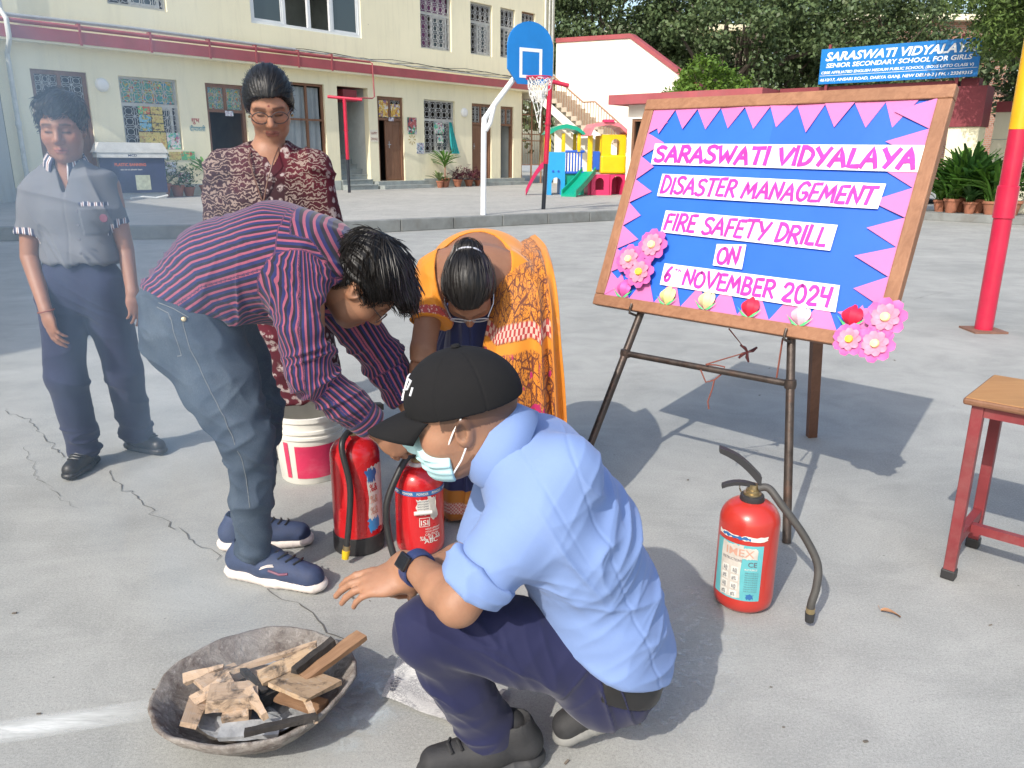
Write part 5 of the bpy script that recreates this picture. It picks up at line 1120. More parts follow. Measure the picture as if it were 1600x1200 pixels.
# the one standing alone before the easel
c3 = np.array([PY(1163, 900, 2.15)[0], 2.15, 0]); R3 = .088; e3 = thing('fire_extinguisher', 'weathered orange red fire extinguisher standing alone in front of the easel', 'fire extinguisher', tuple(c3), 0, 'fire extinguishers on the yard')
ext_body(e3, c3, R3, .345, m_ered2); t3 = ext_head(e3, c3, .345, math.radians(170), 1, False, .75)
w = MB(); w.lathe([(.03, .33), (.036, .345), (.034, .36), (.027, .362)], tuple(c3), 18); w.build('neck_ring', m_bpl, e3, smooth=True)
a3 = camang(c3); V, f = cyl_patch(c3, R3 + .0012, a3 - 1.15, a3 + .55, .055, .235); lab = link('label', mesh_from('label', V, f), m_teal2, e3)
V, f = cyl_patch(c3, R3 + .002, a3 - .85, a3 - .12, .06, .232, edge=.003, seed=2); link('label_field', mesh_from('label_field', V, f), m_peel, lab)
V, f = cyl_patch(c3, R3 + .0022, a3 - .12, a3 + .36, .192, .226, edge=.002, seed=3); link('label_field', mesh_from('label_field', V, f), m_peel, lab)
V, f = cyl_patch(c3, R3 + .0016, a3 - 1.1, a3 + .66, .25, .262, edge=.003, seed=4); link('label_strip', mesh_from('label_strip', V, f), m_lab, e3)
V, f = cyl_patch(c3, R3 + .0022, a3 - .9, a3 + .1, .252, .26, edge=.0035, seed=9); link('label_strip', mesh_from('label_strip', V, f), m_lblue, e3)
m_rink = mat('faded_red_ink', (.55, .3, .22), .7, .2, 20)
cyl_text('IMEX', c3, R3 + .0028, a3 - .22, .198, .034, m_rink, lab, .085); cyl_text('INSTRUCTIONS', c3, R3 + .0028, a3 - .45, .18, .012, m_dink, lab, .062); cyl_text('CE', c3, R3 + .0024, a3 + .22, .168, .022, m_dink, lab); cyl_text('MULTI PURPOSE', c3, R3 + .0024, a3 + .22, .156, .008, m_lab, lab, .036)
for i in range(9): cyl_text('Periodic check and refill as per rule', c3, R3 + .0024, a3 + .22, .146 - .0075 * i, .006, m_dink, lab, .038, 0)
for i in range(2):
    for j in range(4):
        a = a3 - .66 + .34 * i; z = .15 - .026 * j; V, f = cyl_patch(c3, R3 + .0026, a - .12, a + .12, z - .009, z + .011, 4, .001, i * 4 + j); link('pictogram', mesh_from('pictogram', V, f), m_lab, lab); cyl_text('#%' if j % 2 else '&@', c3, R3 + .0032, a, z - .006, .018, m_dink, lab, .014)
V, f = cyl_patch(c3, R3 + .0024, a3 + .1, a3 + .34, .062, .078, 6, .003, 8); link('pictogram', mesh_from('pictogram', V, f), m_lblue, lab)
hp3 = c3 + [0, 0, .385]; hose(e3, [hp3 + [.012, -.01, 0], hp3 + [.04, -.02, .003], PY(1222, 790, 2.1), PY(1255, 835, 2.07), PY(1277, 880, 2.04), PY(1276, 915, 2.02), PY(1268, 942, 2.01), PY(1266, 955, 2.01)], .0115, m_rub2, m_bpl)
# two in front of the bending people
c1 = np.array([PY(559, 800, 2.5)[0], 2.5, 0]); R1 = .084; e1 = thing('fire_extinguisher', 'red fire extinguisher with black foot and yellow tipped hose beside the bucket', 'fire extinguisher', tuple(c1), 0, 'fire extinguishers on the yard')
w = MB(); w.lathe([(R1 * .7, 0), (R1 * 1.03, .002), (R1 * 1.05, .012), (R1 * 1.05, .062), (R1 * .98, .066)], tuple(c1), 36); w.build('foot_ring', m_bpl, e1, smooth=True)
ext_body(e1, c1, R1, .405, m_ered, basez=.012); ext_head(e1, c1, .405, math.radians(30), 1, True, .3)
a1 = camang(c1); V, f = cyl_patch(c1, R1 + .0012, a1 + .45, a1 + 1.4, .09, .32, edge=.004, seed=5); lab = link('label', mesh_from('label', V, f), m_lab, e1)
V, f = cyl_patch(c1, R1 + .0018, a1 + .43, a1 + .9, .085, .13, edge=.008, seed=6); link('label_field', mesh_from('label_field', V, f), mat('label_bright_blue', (.04, .25, .55), .5, .1, 10), lab); V, f = cyl_patch(c1, R1 + .0018, a1 + .43, a1 + .8, .27, .315, edge=.01, seed=7); link('label_field', mesh_from('label_field', V, f), m_lblue, lab)
for i in range(3): cyl_text('%&', c1, R1 + .0024, a1 + .72, .23 - .042 * i, .04, m_rink if i else m_ered, lab, .035)
h1 = c1 + [0, 0, .43]; hose(e1, [h1 + [-.005, -.02, 0], h1 + [-.012, -.06, .004], h1 + [-.02, -.1, -.03], PY(547, 760, 2.385), PY(545, 820, 2.37), PY(541, 858, 2.36)], .0105, m_rub, m_yelc)
c2 = np.array([PY(656, 800, 2.48)[0], 2.48, 0]); R2 = .083; e2 = thing('fire_extinguisher', 'red powder fire extinguisher with blue band being opened by the bending man', 'fire extinguisher', tuple(c2), 0, 'fire extinguishers on the yard')
ext_body(e2, c2, R2, .318, m_ered); ext_head(e2, c2, .318, math.radians(200), 1, True, .35); a2 = camang(c2)
w = MB(); w.lathe([(.05, .296), (.036, .312), (.03, .326), (.025, .328)], tuple(c2), 24); w.build('neck_ring', mat('neck_grey', (.5, .45, .45), .5, .15, 10), e2, smooth=True)
V, f = cyl_patch(c2, R2 + .001, 0, 2 * math.pi, .232, .25, 44); bd = link('label_band', mesh_from('label_band', V, f), m_lblue, e2)
for k in range(5): cyl_text('POWDER', c2, R2 + .0018, a2 - 1.1 + .62 * k, .2365, .0125, m_lab, bd, .04, .02)
V, f = cyl_patch(c2, R2 + .0014, a2 - .12, a2 + .55, .165, .222, 10, .004, 11); lb2 = link('label', mesh_from('label', V, f), m_lab, e2); V, f = cyl_patch(c2, R2 + .002, a2 + .4, a2 + .75, .15, .225, 6, .008, 12); link('label_field', mesh_from('label_field', V, f), m_peel, lb2)
for i in range(4): cyl_text('Capacity 6 kg tested', c2, R2 + .0022, a2 + .12, .212 - .009 * i, .008, m_dink, lb2, .04)
w = MB(); ca = a2 + .12; pc = c2 + np.array([(R2 + .006) * math.cos(ca), (R2 + .006) * math.sin(ca), .176]); td = np.array([-math.sin(ca), math.cos(ca), 0]); w.tube([pc - td * .03, pc + td * .03], .007, 10); w.build('label_curl', m_lab, lb2, smooth=True)
cyl_text('ISI', c2, R2 + .0016, a2 + .18, .128, .026, m_lab, e2, .026); cyl_text('ABC', c2, R2 + .0016, a2 + .5, .06, .024, m_lab, e2, .05); cyl_text('CAUTION', c2, R2 + .0016, a2 + .45, .088, .012, m_lab, e2, .05)
for i in range(2): cyl_text('HOLD UPRIGHT', c2, R2 + .0016, a2 + .55, .11 - .01 * i, .009, m_lab, e2, .055)
for i in range(3): cyl_text('%&', c2, R2 + .0016, a2 + .1 + .33 * i, .072, .022, m_lab, e2, .02)
w = MB()
for s, z0, z1 in ((-1, .122, .155), (1, .122, .155)): V, f = cyl_patch(c2, R2 + .0014, a2 + .18 + s * .2 - .012, a2 + .18 + s * .2 + .012, z0, z1, 2); w.add(V, f)
for z in (.122, .153): V, f = cyl_patch(c2, R2 + .0014, a2 - .01, a2 + .37, z, z + .002, 6); w.add(V, f)
w.build('mark_frame', m_lab, e2)
h2 = c2 + [0, 0, .355]; hose(e2, [h2 + [-.01, -.012, 0], h2 + [-.03, -.04, .0], PY(622, 740, 2.4), PY(605, 785, 2.37), PY(606, 830, 2.36), PY(616, 870, 2.34), PY(626, 893, 2.33)], .0115, m_rub)
# ------------------------------------------------------------------ paint bucket
bc = np.array([PY(484, 700, 3.14)[0], 3.14, 0]); bk = thing('bucket', 'dirty white plastic paint bucket with red printed side', 'bucket', tuple(bc))
m_bw = mat('bucket_white', (.7, .68, .62), .5, .1, 6, dirt=.3, dirtcol=(.35, .32, .28)); m_brd = mat('bucket_print_red', (.6, .03, .1), .45, .3, 4, dirt=.25, dirtcol=(.75, .5, .5))
w = MB(); w.lathe([(0, .004), (.118, .0), (.122, .006), (.142, .2), (.15, .202), (.15, .212), (.144, .214), (.146, .226), (.153, .228), (.153, .24), (.147, .242), (.149, .275), (.157, .277), (.157, .295), (.149, .297), (.146, .28), (.118, .02), (0, .018)], tuple(bc), 48); w.build('pail', m_bw, bk, smooth=True)
ab = camang(bc); V = []; n = 26
for j in range(4):
    for i in range(n + 1): a = ab - .45 + 1.7 * i / n; z = .03 + .145 * j / 3; R = .1232 + .0203 * (z / .2) + .0012; V.append((bc[0] + R * math.cos(a), bc[1] + R * math.sin(a), z))
link('print', mesh_from('print', V, [(j * (n + 1) + i, j * (n + 1) + i + 1, (j + 1) * (n + 1) + i + 1, (j + 1) * (n + 1) + i) for j in range(3) for i in range(n)]), m_brd, bk)
V = []
for j in range(4):
    for i in range(5): a = ab - .82 + .16 * i / 4; z = .03 + .16 * j / 3; R = .1232 + .0203 * (z / .2) + .0012; V.append((bc[0] + R * math.cos(a), bc[1] + R * math.sin(a), z))
link('print', mesh_from('print', V, [(j * 5 + i, j * 5 + i + 1, (j + 1) * 5 + i + 1, (j + 1) * 5 + i) for j in range(3) for i in range(4)]), m_brd, bk)
w = MB(); w.tube([bc + [.152 * math.cos(a), .152 * math.sin(a), .215 - .11 * math.sin((a - ab + 1.3) / 2.6 * math.pi) * .4] for a in np.linspace(ab - 1.35, ab - .95, 6)] + [bc + [-.165, -.06, .1]], .0025, 5); w.build('bail_handle', m_steel, bk, smooth=True)
# ------------------------------------------------------------------ fire bowl and firewood
rim = G(400, 1068, .11); bo = np.array([rim[0], rim[1], 0]); RB = .226
m_cem, t_, b_ = new_mat('bowl_cement'); g_ = t_.nodes.new('ShaderNodeNewGeometry'); v_ = g_.outputs['Position']; n1 = noise(t_, 14, 10, .75, v_, .6); n2 = noise(t_, 60, 6, .7, v_)
cc_ = mixc(t_, ramp(t_, n1, [(.4, 0.0), (.62, 1.0)]), (.33, .3, .27), (.13, .1, .085)); cc_ = mixc(t_, ramp(t_, n2, [(.55, 0.0), (.7, .7)]), cc_, (.5, .46, .42)); t_.links.new(cc_, b_.inputs['Base Color']); b_.inputs['Roughness'].default_value = .95; bump(t_, b_, math_(t_, 'ADD', n1, math_(t_, 'MULTIPLY', n2, .5)), .9, .015)
bwl = thing('fire_bowl', 'rough round cement bowl holding smoking firewood', 'bowl', tuple(bo))
V = []; n = 72; prof = [(.02, .002), (.07, .004), (.12, .018), (.165, .044), (.2, .078), (RB, .115), (RB - .003, .12), (RB - .009, .119), (.19, .084), (.155, .054), (.1, .03), (.05, .02), (.001, .018)]
for j, (R, z) in enumerate(prof):
    for k in range(n):
        a = 2 * math.pi * k / n; e = .01 * math.sin(2 * a + .6) + .003 * math.sin(5 * a) + .0018 * math.sin(11 * a + 1) + .0012 * math.sin(23 * a); k2 = R / RB
        V.append((bo[0] + (R + e * k2) * math.cos(a), bo[1] + (R + e * k2) * math.sin(a), z + (.004 * math.sin(3 * a + 2) + .0012 * math.sin(9 * a)) * (k2 ** 2)))
link('shell', mesh_from('shell', V, [(j * n + k, j * n + (k + 1) % n, (j + 1) * n + (k + 1) % n, (j + 1) * n + k) for j in range(len(prof) - 1) for k in range(n)]), m_cem, bwl)
m_ash = mat('ash', (.33, .34, .35), .95, .4, 20, .8, 60); V = []; 
for j in range(7):
    for k in range(30): a = 2 * math.pi * k / 30; R = .024 * j; V.append((bo[0] + R * math.cos(a), bo[1] + R * math.sin(a), .045 + .012 * math.sin(k * 1.3 + j * 2.1) * (j < 6) + .004 * j))
link('ash_bed', mesh_from('ash_bed', V, [(j * 30 + k, j * 30 + (k + 1) % 30, (j + 1) * 30 + (k + 1) % 30, (j + 1) * 30 + k) for j in range(6) for k in range(30)]), m_ash, bwl)
def scorched(name, c1, c2, sc_w):
    m = wood(name, c1, c2, 0, sc_w, .75); t = m.node_tree; b = t.nodes['Principled BSDF']; src = b.inputs['Base Color'].links[0].from_socket; g = t.nodes.new('ShaderNodeNewGeometry'); n = noise(t, 16, 6, .7, g.outputs['Position'], .6); n2 = noise(t, 55, 4, .7, g.outputs['Position'])
    c = mixc(t, ramp(t, n, [(.5, 0.0), (.64, .9)]), src, (.035, .028, .024)); c = mixc(t, ramp(t, n2, [(.55, 0.0), (.75, .45)]), c, (.42, .41, .4)); t.links.new(c, b.inputs['Base Color']); return m
m_pine = scorched('pale_pine', (.42, .29, .19), (.55, .41, .29), 2.2); m_ply = scorched('ply_tan', (.37, .25, .15), (.47, .34, .22), 3); m_brn = wood('brown_plank', (.2, .11, .06), (.32, .19, .11), 0, 2.4, .65); m_char = mat('charred_wood', (.03, .026, .024), .85, .5, 30, .8, 80)
def stick(label, px, py, z, L, W, T, yaw, tilt, roll, mt, name='wood_piece', taper=1.0, seed=0, char=False):
    q = random.Random(seed + 100); p = G(px, py, z); nseg = 7; V = []; L, W, T = L * 1.18, W * 1.2, T * 1.15
    for i in range(nseg + 1):
        u = i / nseg - .5; tw = 1 + (taper - 1) * (u + .5)
        for sy, sz in ((-1, -1), (1, -1), (1, 1), (-1, 1)):
            V.append((u * L + (q.uniform(-.004, .004) if i in (0, nseg) else 0), sy * W / 2 * tw + q.uniform(-.0012, .0012), sz * T / 2 + q.uniform(-.0008, .0008)))
    f = [(4 * i + k, 4 * i + (k + 1) % 4, 4 * i + 4 + (k + 1) % 4, 4 * i + 4 + k) for i in range(nseg) for k in range(4)] + [(3, 2, 1, 0), tuple(4 * nseg + k for k in range(4))]
    me = mesh_from(name, V, f, False); o = link(name, me, mt); o.location = p; o.rotation_euler = (roll, tilt, yaw)
    fix_normals(me); return tag(o, label, 'wood', 'firewood heaped in the bowl')
stick('square tan plywood offcut lying flat on top of the firewood', 476, 1068, .138, .105, .09, .009, -.55, -.06, -.18, m_ply, seed=1)
stick('thick pale timber block with a cut end in the bowl', 365, 1088, .112, .095, .062, .026, .25, .08, -.1, m_pine, seed=2)
stick('brown plank with a rounded end sticking out over the bowl rim', 520, 1025, .155, .15, .03, .012, .78, -.22, .1, m_brn, seed=3)
stick('black charred stick propped across the firewood', 490, 1025, .165, .1, .016, .014, .86, -.2, 0, m_char, seed=4)
stick('long thin pale lath lying across the back of the bowl', 420, 1030, .135, .2, .012, .009, .38, -.12, 0, m_pine, seed=5)
stick('short pale slat leaning on the near bowl side', 303, 1112, .1, .095, .03, .01, 1.75, .12, .35, m_pine, taper=1.2, seed=6)
stick('small pale chip of wood leaning on the timber block', 333, 1078, .11, .08, .028, .01, .75, -.2, .2, m_pine, seed=7)
stick('broad pale offcut half buried in the middle of the fire', 428, 1055, .1, .1, .06, .012, .1, .1, -.1, m_pine, seed=8)
stick('thin black burnt stick lying along the near rim', 440, 1132, .128, .13, .013, .011, .28, -.06, 0, m_char, seed=9)
stick('pale splinter hanging over the near bowl rim', 486, 1110, .135, .05, .012, .007, -1.0, .3, 0, m_pine, taper=.7, seed=10)
stick('wedge shaped pale scrap at the back of the bowl', 318, 1052, .11, .075, .026, .01, .35, -.15, .3, m_pine, taper=.25, seed=11)
stick('charred block smouldering under the plywood', 425, 1078, .09, .08, .04, .03, .9, .1, .2, m_char, seed=12)
stick('dark half burnt board under the plywood offcut', 470, 1095, .1, .1, .035, .012, -.35, .05, .1, m_brn, seed=13)
stick('burnt splinter pointing out between the pale offcuts', 395, 1062, .12, .09, .012, .01, -.75, .1, 0, m_char, seed=14)
stick('ridged scrap standing under the timber block', 368, 1118, .085, .05, .03, .028, .2, .0, .2, m_pine, seed=15)
stick('pale plank end poking up behind the plywood offcut', 452, 1040, .14, .12, .035, .012, .5, -.18, .25, m_ply, seed=17)
stick('short split pine stick between the two timber blocks', 400, 1098, .118, .09, .02, .014, -.9, .08, .2, m_pine, taper=.6, seed=18)
stick('flat pale lid of wood sunk in ash at the bowl side', 345, 1062, .1, .09, .05, .01, .9, .12, .2, m_pine, seed=19)
stick('grey ashen board at the bottom of the bowl', 390, 1140, .075, .11, .04, .01, .1, 0, .1, m_ash, seed=16)
# ------------------------------------------------------------------ newspaper, stool, leaf
m_news, t_, b_ = new_mat('newsprint'); v_ = coords(t_, 'Generated'); wv = N(t_, 'ShaderNodeTexWave', bands_direction='Y'); wv.inputs['Scale'].default_value = 14; wv.inputs['Distortion'].default_value = .4; t_.links.new(v_, wv.inputs['Vector'])
n_ = noise(t_, 75, 2, .7, coords(t_, 'Generated', (.35, 1.3, 1))); blk = noise(t_, 4, 1, .5, v_); fac = math_(t_, 'MULTIPLY', ramp(t_, blk, [(.42, .35), (.5, 1.0)]), ramp(t_, n_, [(.46, 0.0), (.52, .75)])); t_.links.new(mixc(t_, fac, (.62, .61, .58), (.2, .2, .21)), b_.inputs['Base Color']); b_.inputs['Roughness'].default_value = .85
nq = [G(596, 1092), G(622, 1032), G(792, 1088), G(745, 1152)]
V = []; n = 12
for i in range(n + 1):
    for j in range(n + 1):
        u, w_ = i / n, j / n; p = (nq[0] * (1 - u) + nq[1] * u) * (1 - w_) + (nq[3] * (1 - u) + nq[2] * u) * w_; V.append((p[0], p[1], .008 + .004 * math.sin(u * 7 + w_ * 3) + .003 * math.sin(w_ * 11) + (.02 * max(0, w_ - .85) / .15)))
npo = thing('newspaper', 'folded sheet of newspaper on the concrete under the squatting man', 'newspaper', tuple(nq[0])); link('sheet', mesh_from('sheet', V, [(i * (n + 1) + j, (i + 1) * (n + 1) + j, (i + 1) * (n + 1) + j + 1, i * (n + 1) + j + 1) for i in range(n) for j in range(n)]), m_news, npo)
v, f = text_mesh('eekly', .028, 0, .0004); X = unit(nq[1] - nq[0]); Yv = np.cross([0, 0, 1], X); link('headline', mesh_from('headline', [tuple(nq[0] + X * (.012 + p[0]) - Yv * (.03 - p[1]) + [0, 0, .0165]) for p in v], f, False), m_dink, npo)
so = np.array([1.435, 2.305, 0]); ex, ey = unit([.74, -.68, 0]), unit([.68, .74, 0]); SM_ = basis(so, ex, ey, (0, 0, 1))
stl = thing('school_stool', 'brown topped wooden stool with maroon square steel legs', 'stool', tuple(so)); m_leg = mat('maroon_steel', (.2, .03, .035), .45, .2, 8, .05, 40, dirt=.3, dirtcol=(.3, .18, .16)); m_top = wood('stool_top', (.36, .17, .06), (.46, .25, .1), 0, 1.4, .5); m_edge = wood('stool_edge', (.16, .075, .04), (.24, .12, .07), 0, 1.4, .6)
LX, LY, LH, a = .52, .30, .595, .017
for x in (0, LX):
    for y in (0, LY):
        w = MB(); w.box((x - a, y - a, .03), (x + a, y + a, LH), SM_, .003); l = w.build('leg', m_leg, stl)
        w = MB(); w.box((x - a - .004, y - a - .004, 0), (x + a + .004, y + a + .004, .034), SM_, .004); w.build('rubber_foot', m_rub, l)
for y in (0, LY): w = MB(); w.box((a + .001, y - .012, LH - .035), (LX - a - .001, y + .012, LH - .003), SM_); w.build('apron_rail', m_leg, stl)
for x in (0, LX): w = MB(); w.box((x - .012, a + .001, LH - .035), (x + .012, LY - a - .001, LH - .003), SM_); w.build('apron_rail', m_leg, stl); w = MB(); w.box((x - .013, a + .001, .115), (x + .013, LY - a - .001, .15), SM_); w.build('stretcher', m_leg, stl)
w = MB(); w.box((.0135, LY / 2 - .013, .118), (LX - .0135, LY / 2 + .013, .147), SM_); w.build('stretcher', m_leg, stl)
w = MB(); w.box((-.04, -.035, LH), (LX + .04, LY + .035, LH + .022), SM_, .007); w.build('seat_edge', m_edge, stl); w = MB(); w.box((-.034, -.029, LH + .0205), (LX + .034, LY + .029, LH + .0232), SM_, .001); w.build('seat_top', m_top, stl)
lp = G(1391, 963); V = []
for i in range(7):
    u = i / 6; wd = .014 * math.sin(math.pi * (.05 + .9 * u))
    for e in (-1, 0, 1): V.append((lp[0] - .02 + .042 * u - .3 * wd * e, lp[1] + .02 - .035 * u + wd * e, .004 + .006 * abs(e) + .008 * math.sin(u * 3)))
V += [(lp[0] - .02, lp[1] + .02, .006), (lp[0] - .021, lp[1] + .04, .012), (lp[0] - .019, lp[1] + .04, .012)]
tag(link('fallen_leaf', mesh_from('fallen_leaf', V, [(3 * i + j, 3 * i + 3 + j, 3 * i + 4 + j, 3 * i + 1 + j) for i in range(6) for j in (0, 1)] + [(21, 22, 23)]), mat('dry_leaf', (.32, .17, .09), .8, .25, 40)), 'curled dry brown leaf lying on the concrete past the orange extinguisher', 'leaf')
# ------------------------------------------------------------------ people: shared pieces
X_, Y_, Z_ = np.eye(3)
def frame3(fwd, up):
    f = unit(fwd); u = np.asarray(up, float); u = unit(u - f * (u @ f)); r = np.cross(f, u); return np.stack([r, f, u], 1)   # columns: right, forward, up
class Head:
    def __init__(s, pos, fwd, up, k=1.0, neck=None, female=False, mouth=0.0):
        s.p = f32(pos); s.R = f32(frame3(fwd, up)); s.k = k; s.neck = neck; fm = female
        W = .94 if fm else 1.0
        e = lambda c, r, R=None: el(c, r, R)
        parts = [e((0, -.018, .035), (.074 * W, .096, .088)), (e((0, .012, .02), (.069 * W, .078, .085)), .03), (e((0, .022, -.045), (.055 * W, .066, .07)), .035), (rc((-.03 * W, .03, -.078), (.03 * W, .03, -.078), .03, .03), .03), (rc((0, .058, -.098), (0, .052, -.098), .02 * W, .022), .03)]
        for sx in (-1, 1):
            parts += [(e((sx * .042 * W, .05, -.03), (.027, .03, .03)), .025), (rc((sx * .012, .086, .02), (sx * .046, .07, .021), .011, .010), .02)]
        hd = uni(parts, .02)
        det = [(rc((0, .088, .012), (0, .108, -.03), .0085, .0125), .012), (rc((0, .098, -.036), (0, .088, -.04), .011, .01), .008)]
        for sx in (-1, 1): det += [(e((sx * .0125, .094, -.037), (.0085, .011, .0085)), .006), (e((sx * .03, .0745, .0), (.0155, .0125, .0105)), .007), (rc((sx * .014, .083, -.003), (sx * .045, .068, -.002), .0045, .004), .004)]
        lips = [(rc((-.02, .078, -.0675), (.02, .078, -.0675), .0065, .0065), .004), (rc((0, .0865, -.0655), (0, .086, -.0655), .008, .008), .008), (rc((-.015, .079, -.0765), (.015, .079, -.0765), .008, .008), .005)]
        ears = []
        for sx in (-1, 1):
            Re = frame3((sx * .35, .94, .0), (sx * .12, -.25, 1)); 
            ears.append((sub(e((sx * .077 * W, -.008, -.006), (.0085, .019, .032), Re), e((sx * .087 * W, -.003, -.002), (.008, .011, .02), Re), k=.004), .006))
        sock = [rc((sx * .02, .1, .002), (sx * .042, .088, .002), .0125, .012) for sx in (-1, 1)]
        crease = rc((-.021, .0905, -.0715), (.021, .0905, -.0715), .0018, .0018)
        s.base = hd
        def f(Q):
            d = hd(Q)
            for c in sock: d = smax(d, -c(Q), .014)
            for g, k2 in det + lips + ears: d = smin(d, g(Q), k2)
            d = smax(d, -crease(Q), .003)
            return d
        s.f = f
    def loc(s, P): return ((f32(P) - s.p) @ s.R) / s.k
    def w(s, q): return s.p + s.R @ (f32(q) * s.k)
    def sdf(s):
        def g(P): return s.f(s.loc(P)) * s.k
        g.bb = (s.p - .17 * s.k, s.p + .17 * s.k); return g
    def shell(s, off):           # smooth skull for hair, caps, masks
        def g(P): return s.base(s.loc(P)) * s.k - off
        g.bb = (s.p - .17 * s.k - off, s.p + .17 * s.k + off); return g
    def paint(s, V, col, skin, hairc=(.02, .017, .015), lip=(.28, .09, .075), stubble=0.0, beard=0.0):
        q = s.loc(V); near = (np.abs(q) < .17).all(1); q = q[near]; c = col[near]
        def mix(m, k): 
            m = np.clip(m, 0, 1)[:, None]; c[:] = c * (1 - m) + np.array(k, np.float32) * m
        g = lambda cx, cy, sx, sy: np.exp(-((np.abs(q[:, 0]) - cx) / sx) ** 2 - ((q[:, 2] - cy) / sy) ** 2)
        fr = (q[:, 1] > .045)
        mix(.45 * g(.045, -.03, .02, .02) * fr, (skin[0] * 1.12, skin[1] * .86, skin[2] * .82))
        mix(.35 * g(0.0, -.03, .014, .014) * fr, (skin[0] * 1.1, skin[1] * .85, skin[2] * .8))
        mix(.5 * g(.03, -.012, .018, .008) * fr, sc(skin, .62))
        lm = ((np.abs(q[:, 0]) / .025) ** 2 + ((q[:, 2] + .071) / .0125) ** 2 < 1) & (q[:, 1] > .07); mix(lm * .75, lip)
        mix(np.exp(-((q[:, 2] + .0712) / .0016) ** 2) * (np.abs(q[:, 0]) < .022) * (q[:, 1] > .07) * .8, (.08, .03, .03))
        brow = np.exp(-((q[:, 2] - .025 + .25 * np.maximum(np.abs(q[:, 0]) - .036, 0)) / .0045) ** 2) * (np.abs(q[:, 0]) > .012) * (np.abs(q[:, 0]) < .05) * fr; mix(brow * .85, hairc)
        con = ((q[:, 1] + .004) / .0095) ** 2 + ((q[:, 2] + .001) / .018) ** 2 < 1; mix(.55 * con * (np.abs(q[:, 0]) > .066), sc(skin, .35))  # ear hollow painted darker to stand for its shade
        mix(.5 * g(.03, .006, .017, .007) * fr, sc(skin, .55))
        lash = np.exp(-((q[:, 2] + .0045) / .0036) ** 2) * (np.abs(np.abs(q[:, 0]) - .03) < .0145) * fr; mix(lash * .9, (.015, .012, .01))
        if stubble: mix(stubble * (q[:, 2] < -.045) * (q[:, 1] > -.01) * (~lm), (.1, .075, .06))
        if beard: mix(beard * (q[:, 2] > .0) * (q[:, 1] < .035), hairc)
        col[near] = c; return col
def hand(wr_, fwd, back, side, k=1.0, curl=(.5, .5, .55, .6), th=(.5, .3), spread=.06, splay=1.0):
    """palm, four jointed fingers and a thumb that leaves the side of the palm; side = thumb side (+1: cross(back, fwd))"""
    f = unit(fwd); n = unit(np.asarray(back, float) - f * (np.asarray(back, float) @ f)); s = unit(np.cross(n, f)) * side; w0 = np.asarray(wr_, float)
    R = np.stack([s, f, n], 1); P = lambda a, b, c: w0 + (s * a + f * b + n * c) * k
    L = [el(P(0, .052, .0), (.041 * k, .05 * k, .0155 * k), R), (rc(P(0, -.012, 0), P(0, .03, 0), .026 * k, .029 * k, .72, n), .02), (rc(P(.026, .03, -.008), P(.03, .05, -.006), .015 * k, .013 * k), .015)]
    for i, (x, ln, y0) in enumerate(((.029, .072, .09), (.0095, .08, .095), (-.01, .073, .091), (-.028, .057, .082))):
        a = P(x, y0 - .012, 0.001); d = unit(f + s * spread * (1.5 - i) * splay); c = curl[i]; r = (.0092, .0095, .009, .0078)[i] * k
        tot = 0
        for j, seg in enumerate((.45, .31, .24)):
            tot += c * (.75, 1.1, .7)[j]; dd = d * math.cos(tot) - n * math.sin(tot); b = a + dd * ln * seg * 1.18 * k
            L.append((rc(a, b, r * (1 - .1 * j), r * (1 - .1 * (j + 1))), .006 if j == 0 else .003)); a = b
    a = P(.024, .022, -.006); d = unit(f * (.75 - .3 * th[0]) + s * (.65 - .2 * th[1]) - n * (.15 + th[0] * .7)); b = a + d * .036 * k; L.append((rc(a, b, .0135 * k, .011 * k), .014))
    d2 = unit(d * 1 + f * .6 - s * th[1] * .9 - n * th[0] * .3); c_ = b + d2 * .032 * k; L.append((rc(b, c_, .0108 * k, .0092 * k), .004)); c2_ = c_ + unit(d2 + f * .25 - s * th[1] * .4) * .024 * k; L.append((rc(c_, c2_, .0092 * k, .0075 * k), .003))
    return uni(L, .008)
def skin_mat(name, rough=.5):
    m, t, b = new_mat(name); a = t.nodes.new('ShaderNodeAttribute'); a.attribute_name = 'tone'; v = coords(t, 'Object'); n = noise(t, 35, 5, .6, v); n2 = noise(t, 9, 3, .5, v)
    c = mixc(t, ramp(t, n, [(.3, .22), (.7, 0.0)]), a.outputs['Color'], (.14, .05, .03), 'MIX'); c = mixc(t, ramp(t, n2, [(.45, 0.0), (.8, .18)]), c, (.5, .2, .12))
    t.links.new(c, b.inputs['Base Color']); b.inputs['Roughness'].default_value = rough; b.inputs['Subsurface Weight'].default_value = .12; b.inputs['Subsurface Radius'].default_value = (.012, .004, .002); b.inputs['Specular IOR Level'].default_value = .4
    bump(t, b, noise(t, 240, 4, .7, v), .3, .002); return m
m_skin = skin_mat('skin')
def tones(skin, heads, blot=.0, extra=None):
    def fn(V):
        c = np.tile(f32(skin), (len(V), 1))
        for h, kw in heads: c = h.paint(V, c, skin, **kw)
        if extra: c = extra(V, c)
        return c
    return fn
def cloth(name, c1, c2=None, rough=.85, weave=900, fine=.25, sheen=.15, mottle=6, fac=.5):
    m, t, b = new_mat(name); v = coords(t, 'Object'); n = noise(t, mottle, 5, .6, v); w_ = noise(t, weave, 2, .5, v)
    c = mixc(t, ramp(t, n, [(.3, 0.0), (.7, fac)]), c1, c2 or sc(c1, 1.3)); c = mixc(t, ramp(t, w_, [(.35, fine), (.6, 0.0)]), c, sc(c1, .5))
    t.links.new(c, b.inputs['Base Color']); b.inputs['Roughness'].default_value = rough; b.inputs['Sheen Weight'].default_value = sheen; b.inputs['Specular IOR Level'].default_value = .25; bump(t, b, w_, .15, .001); return m
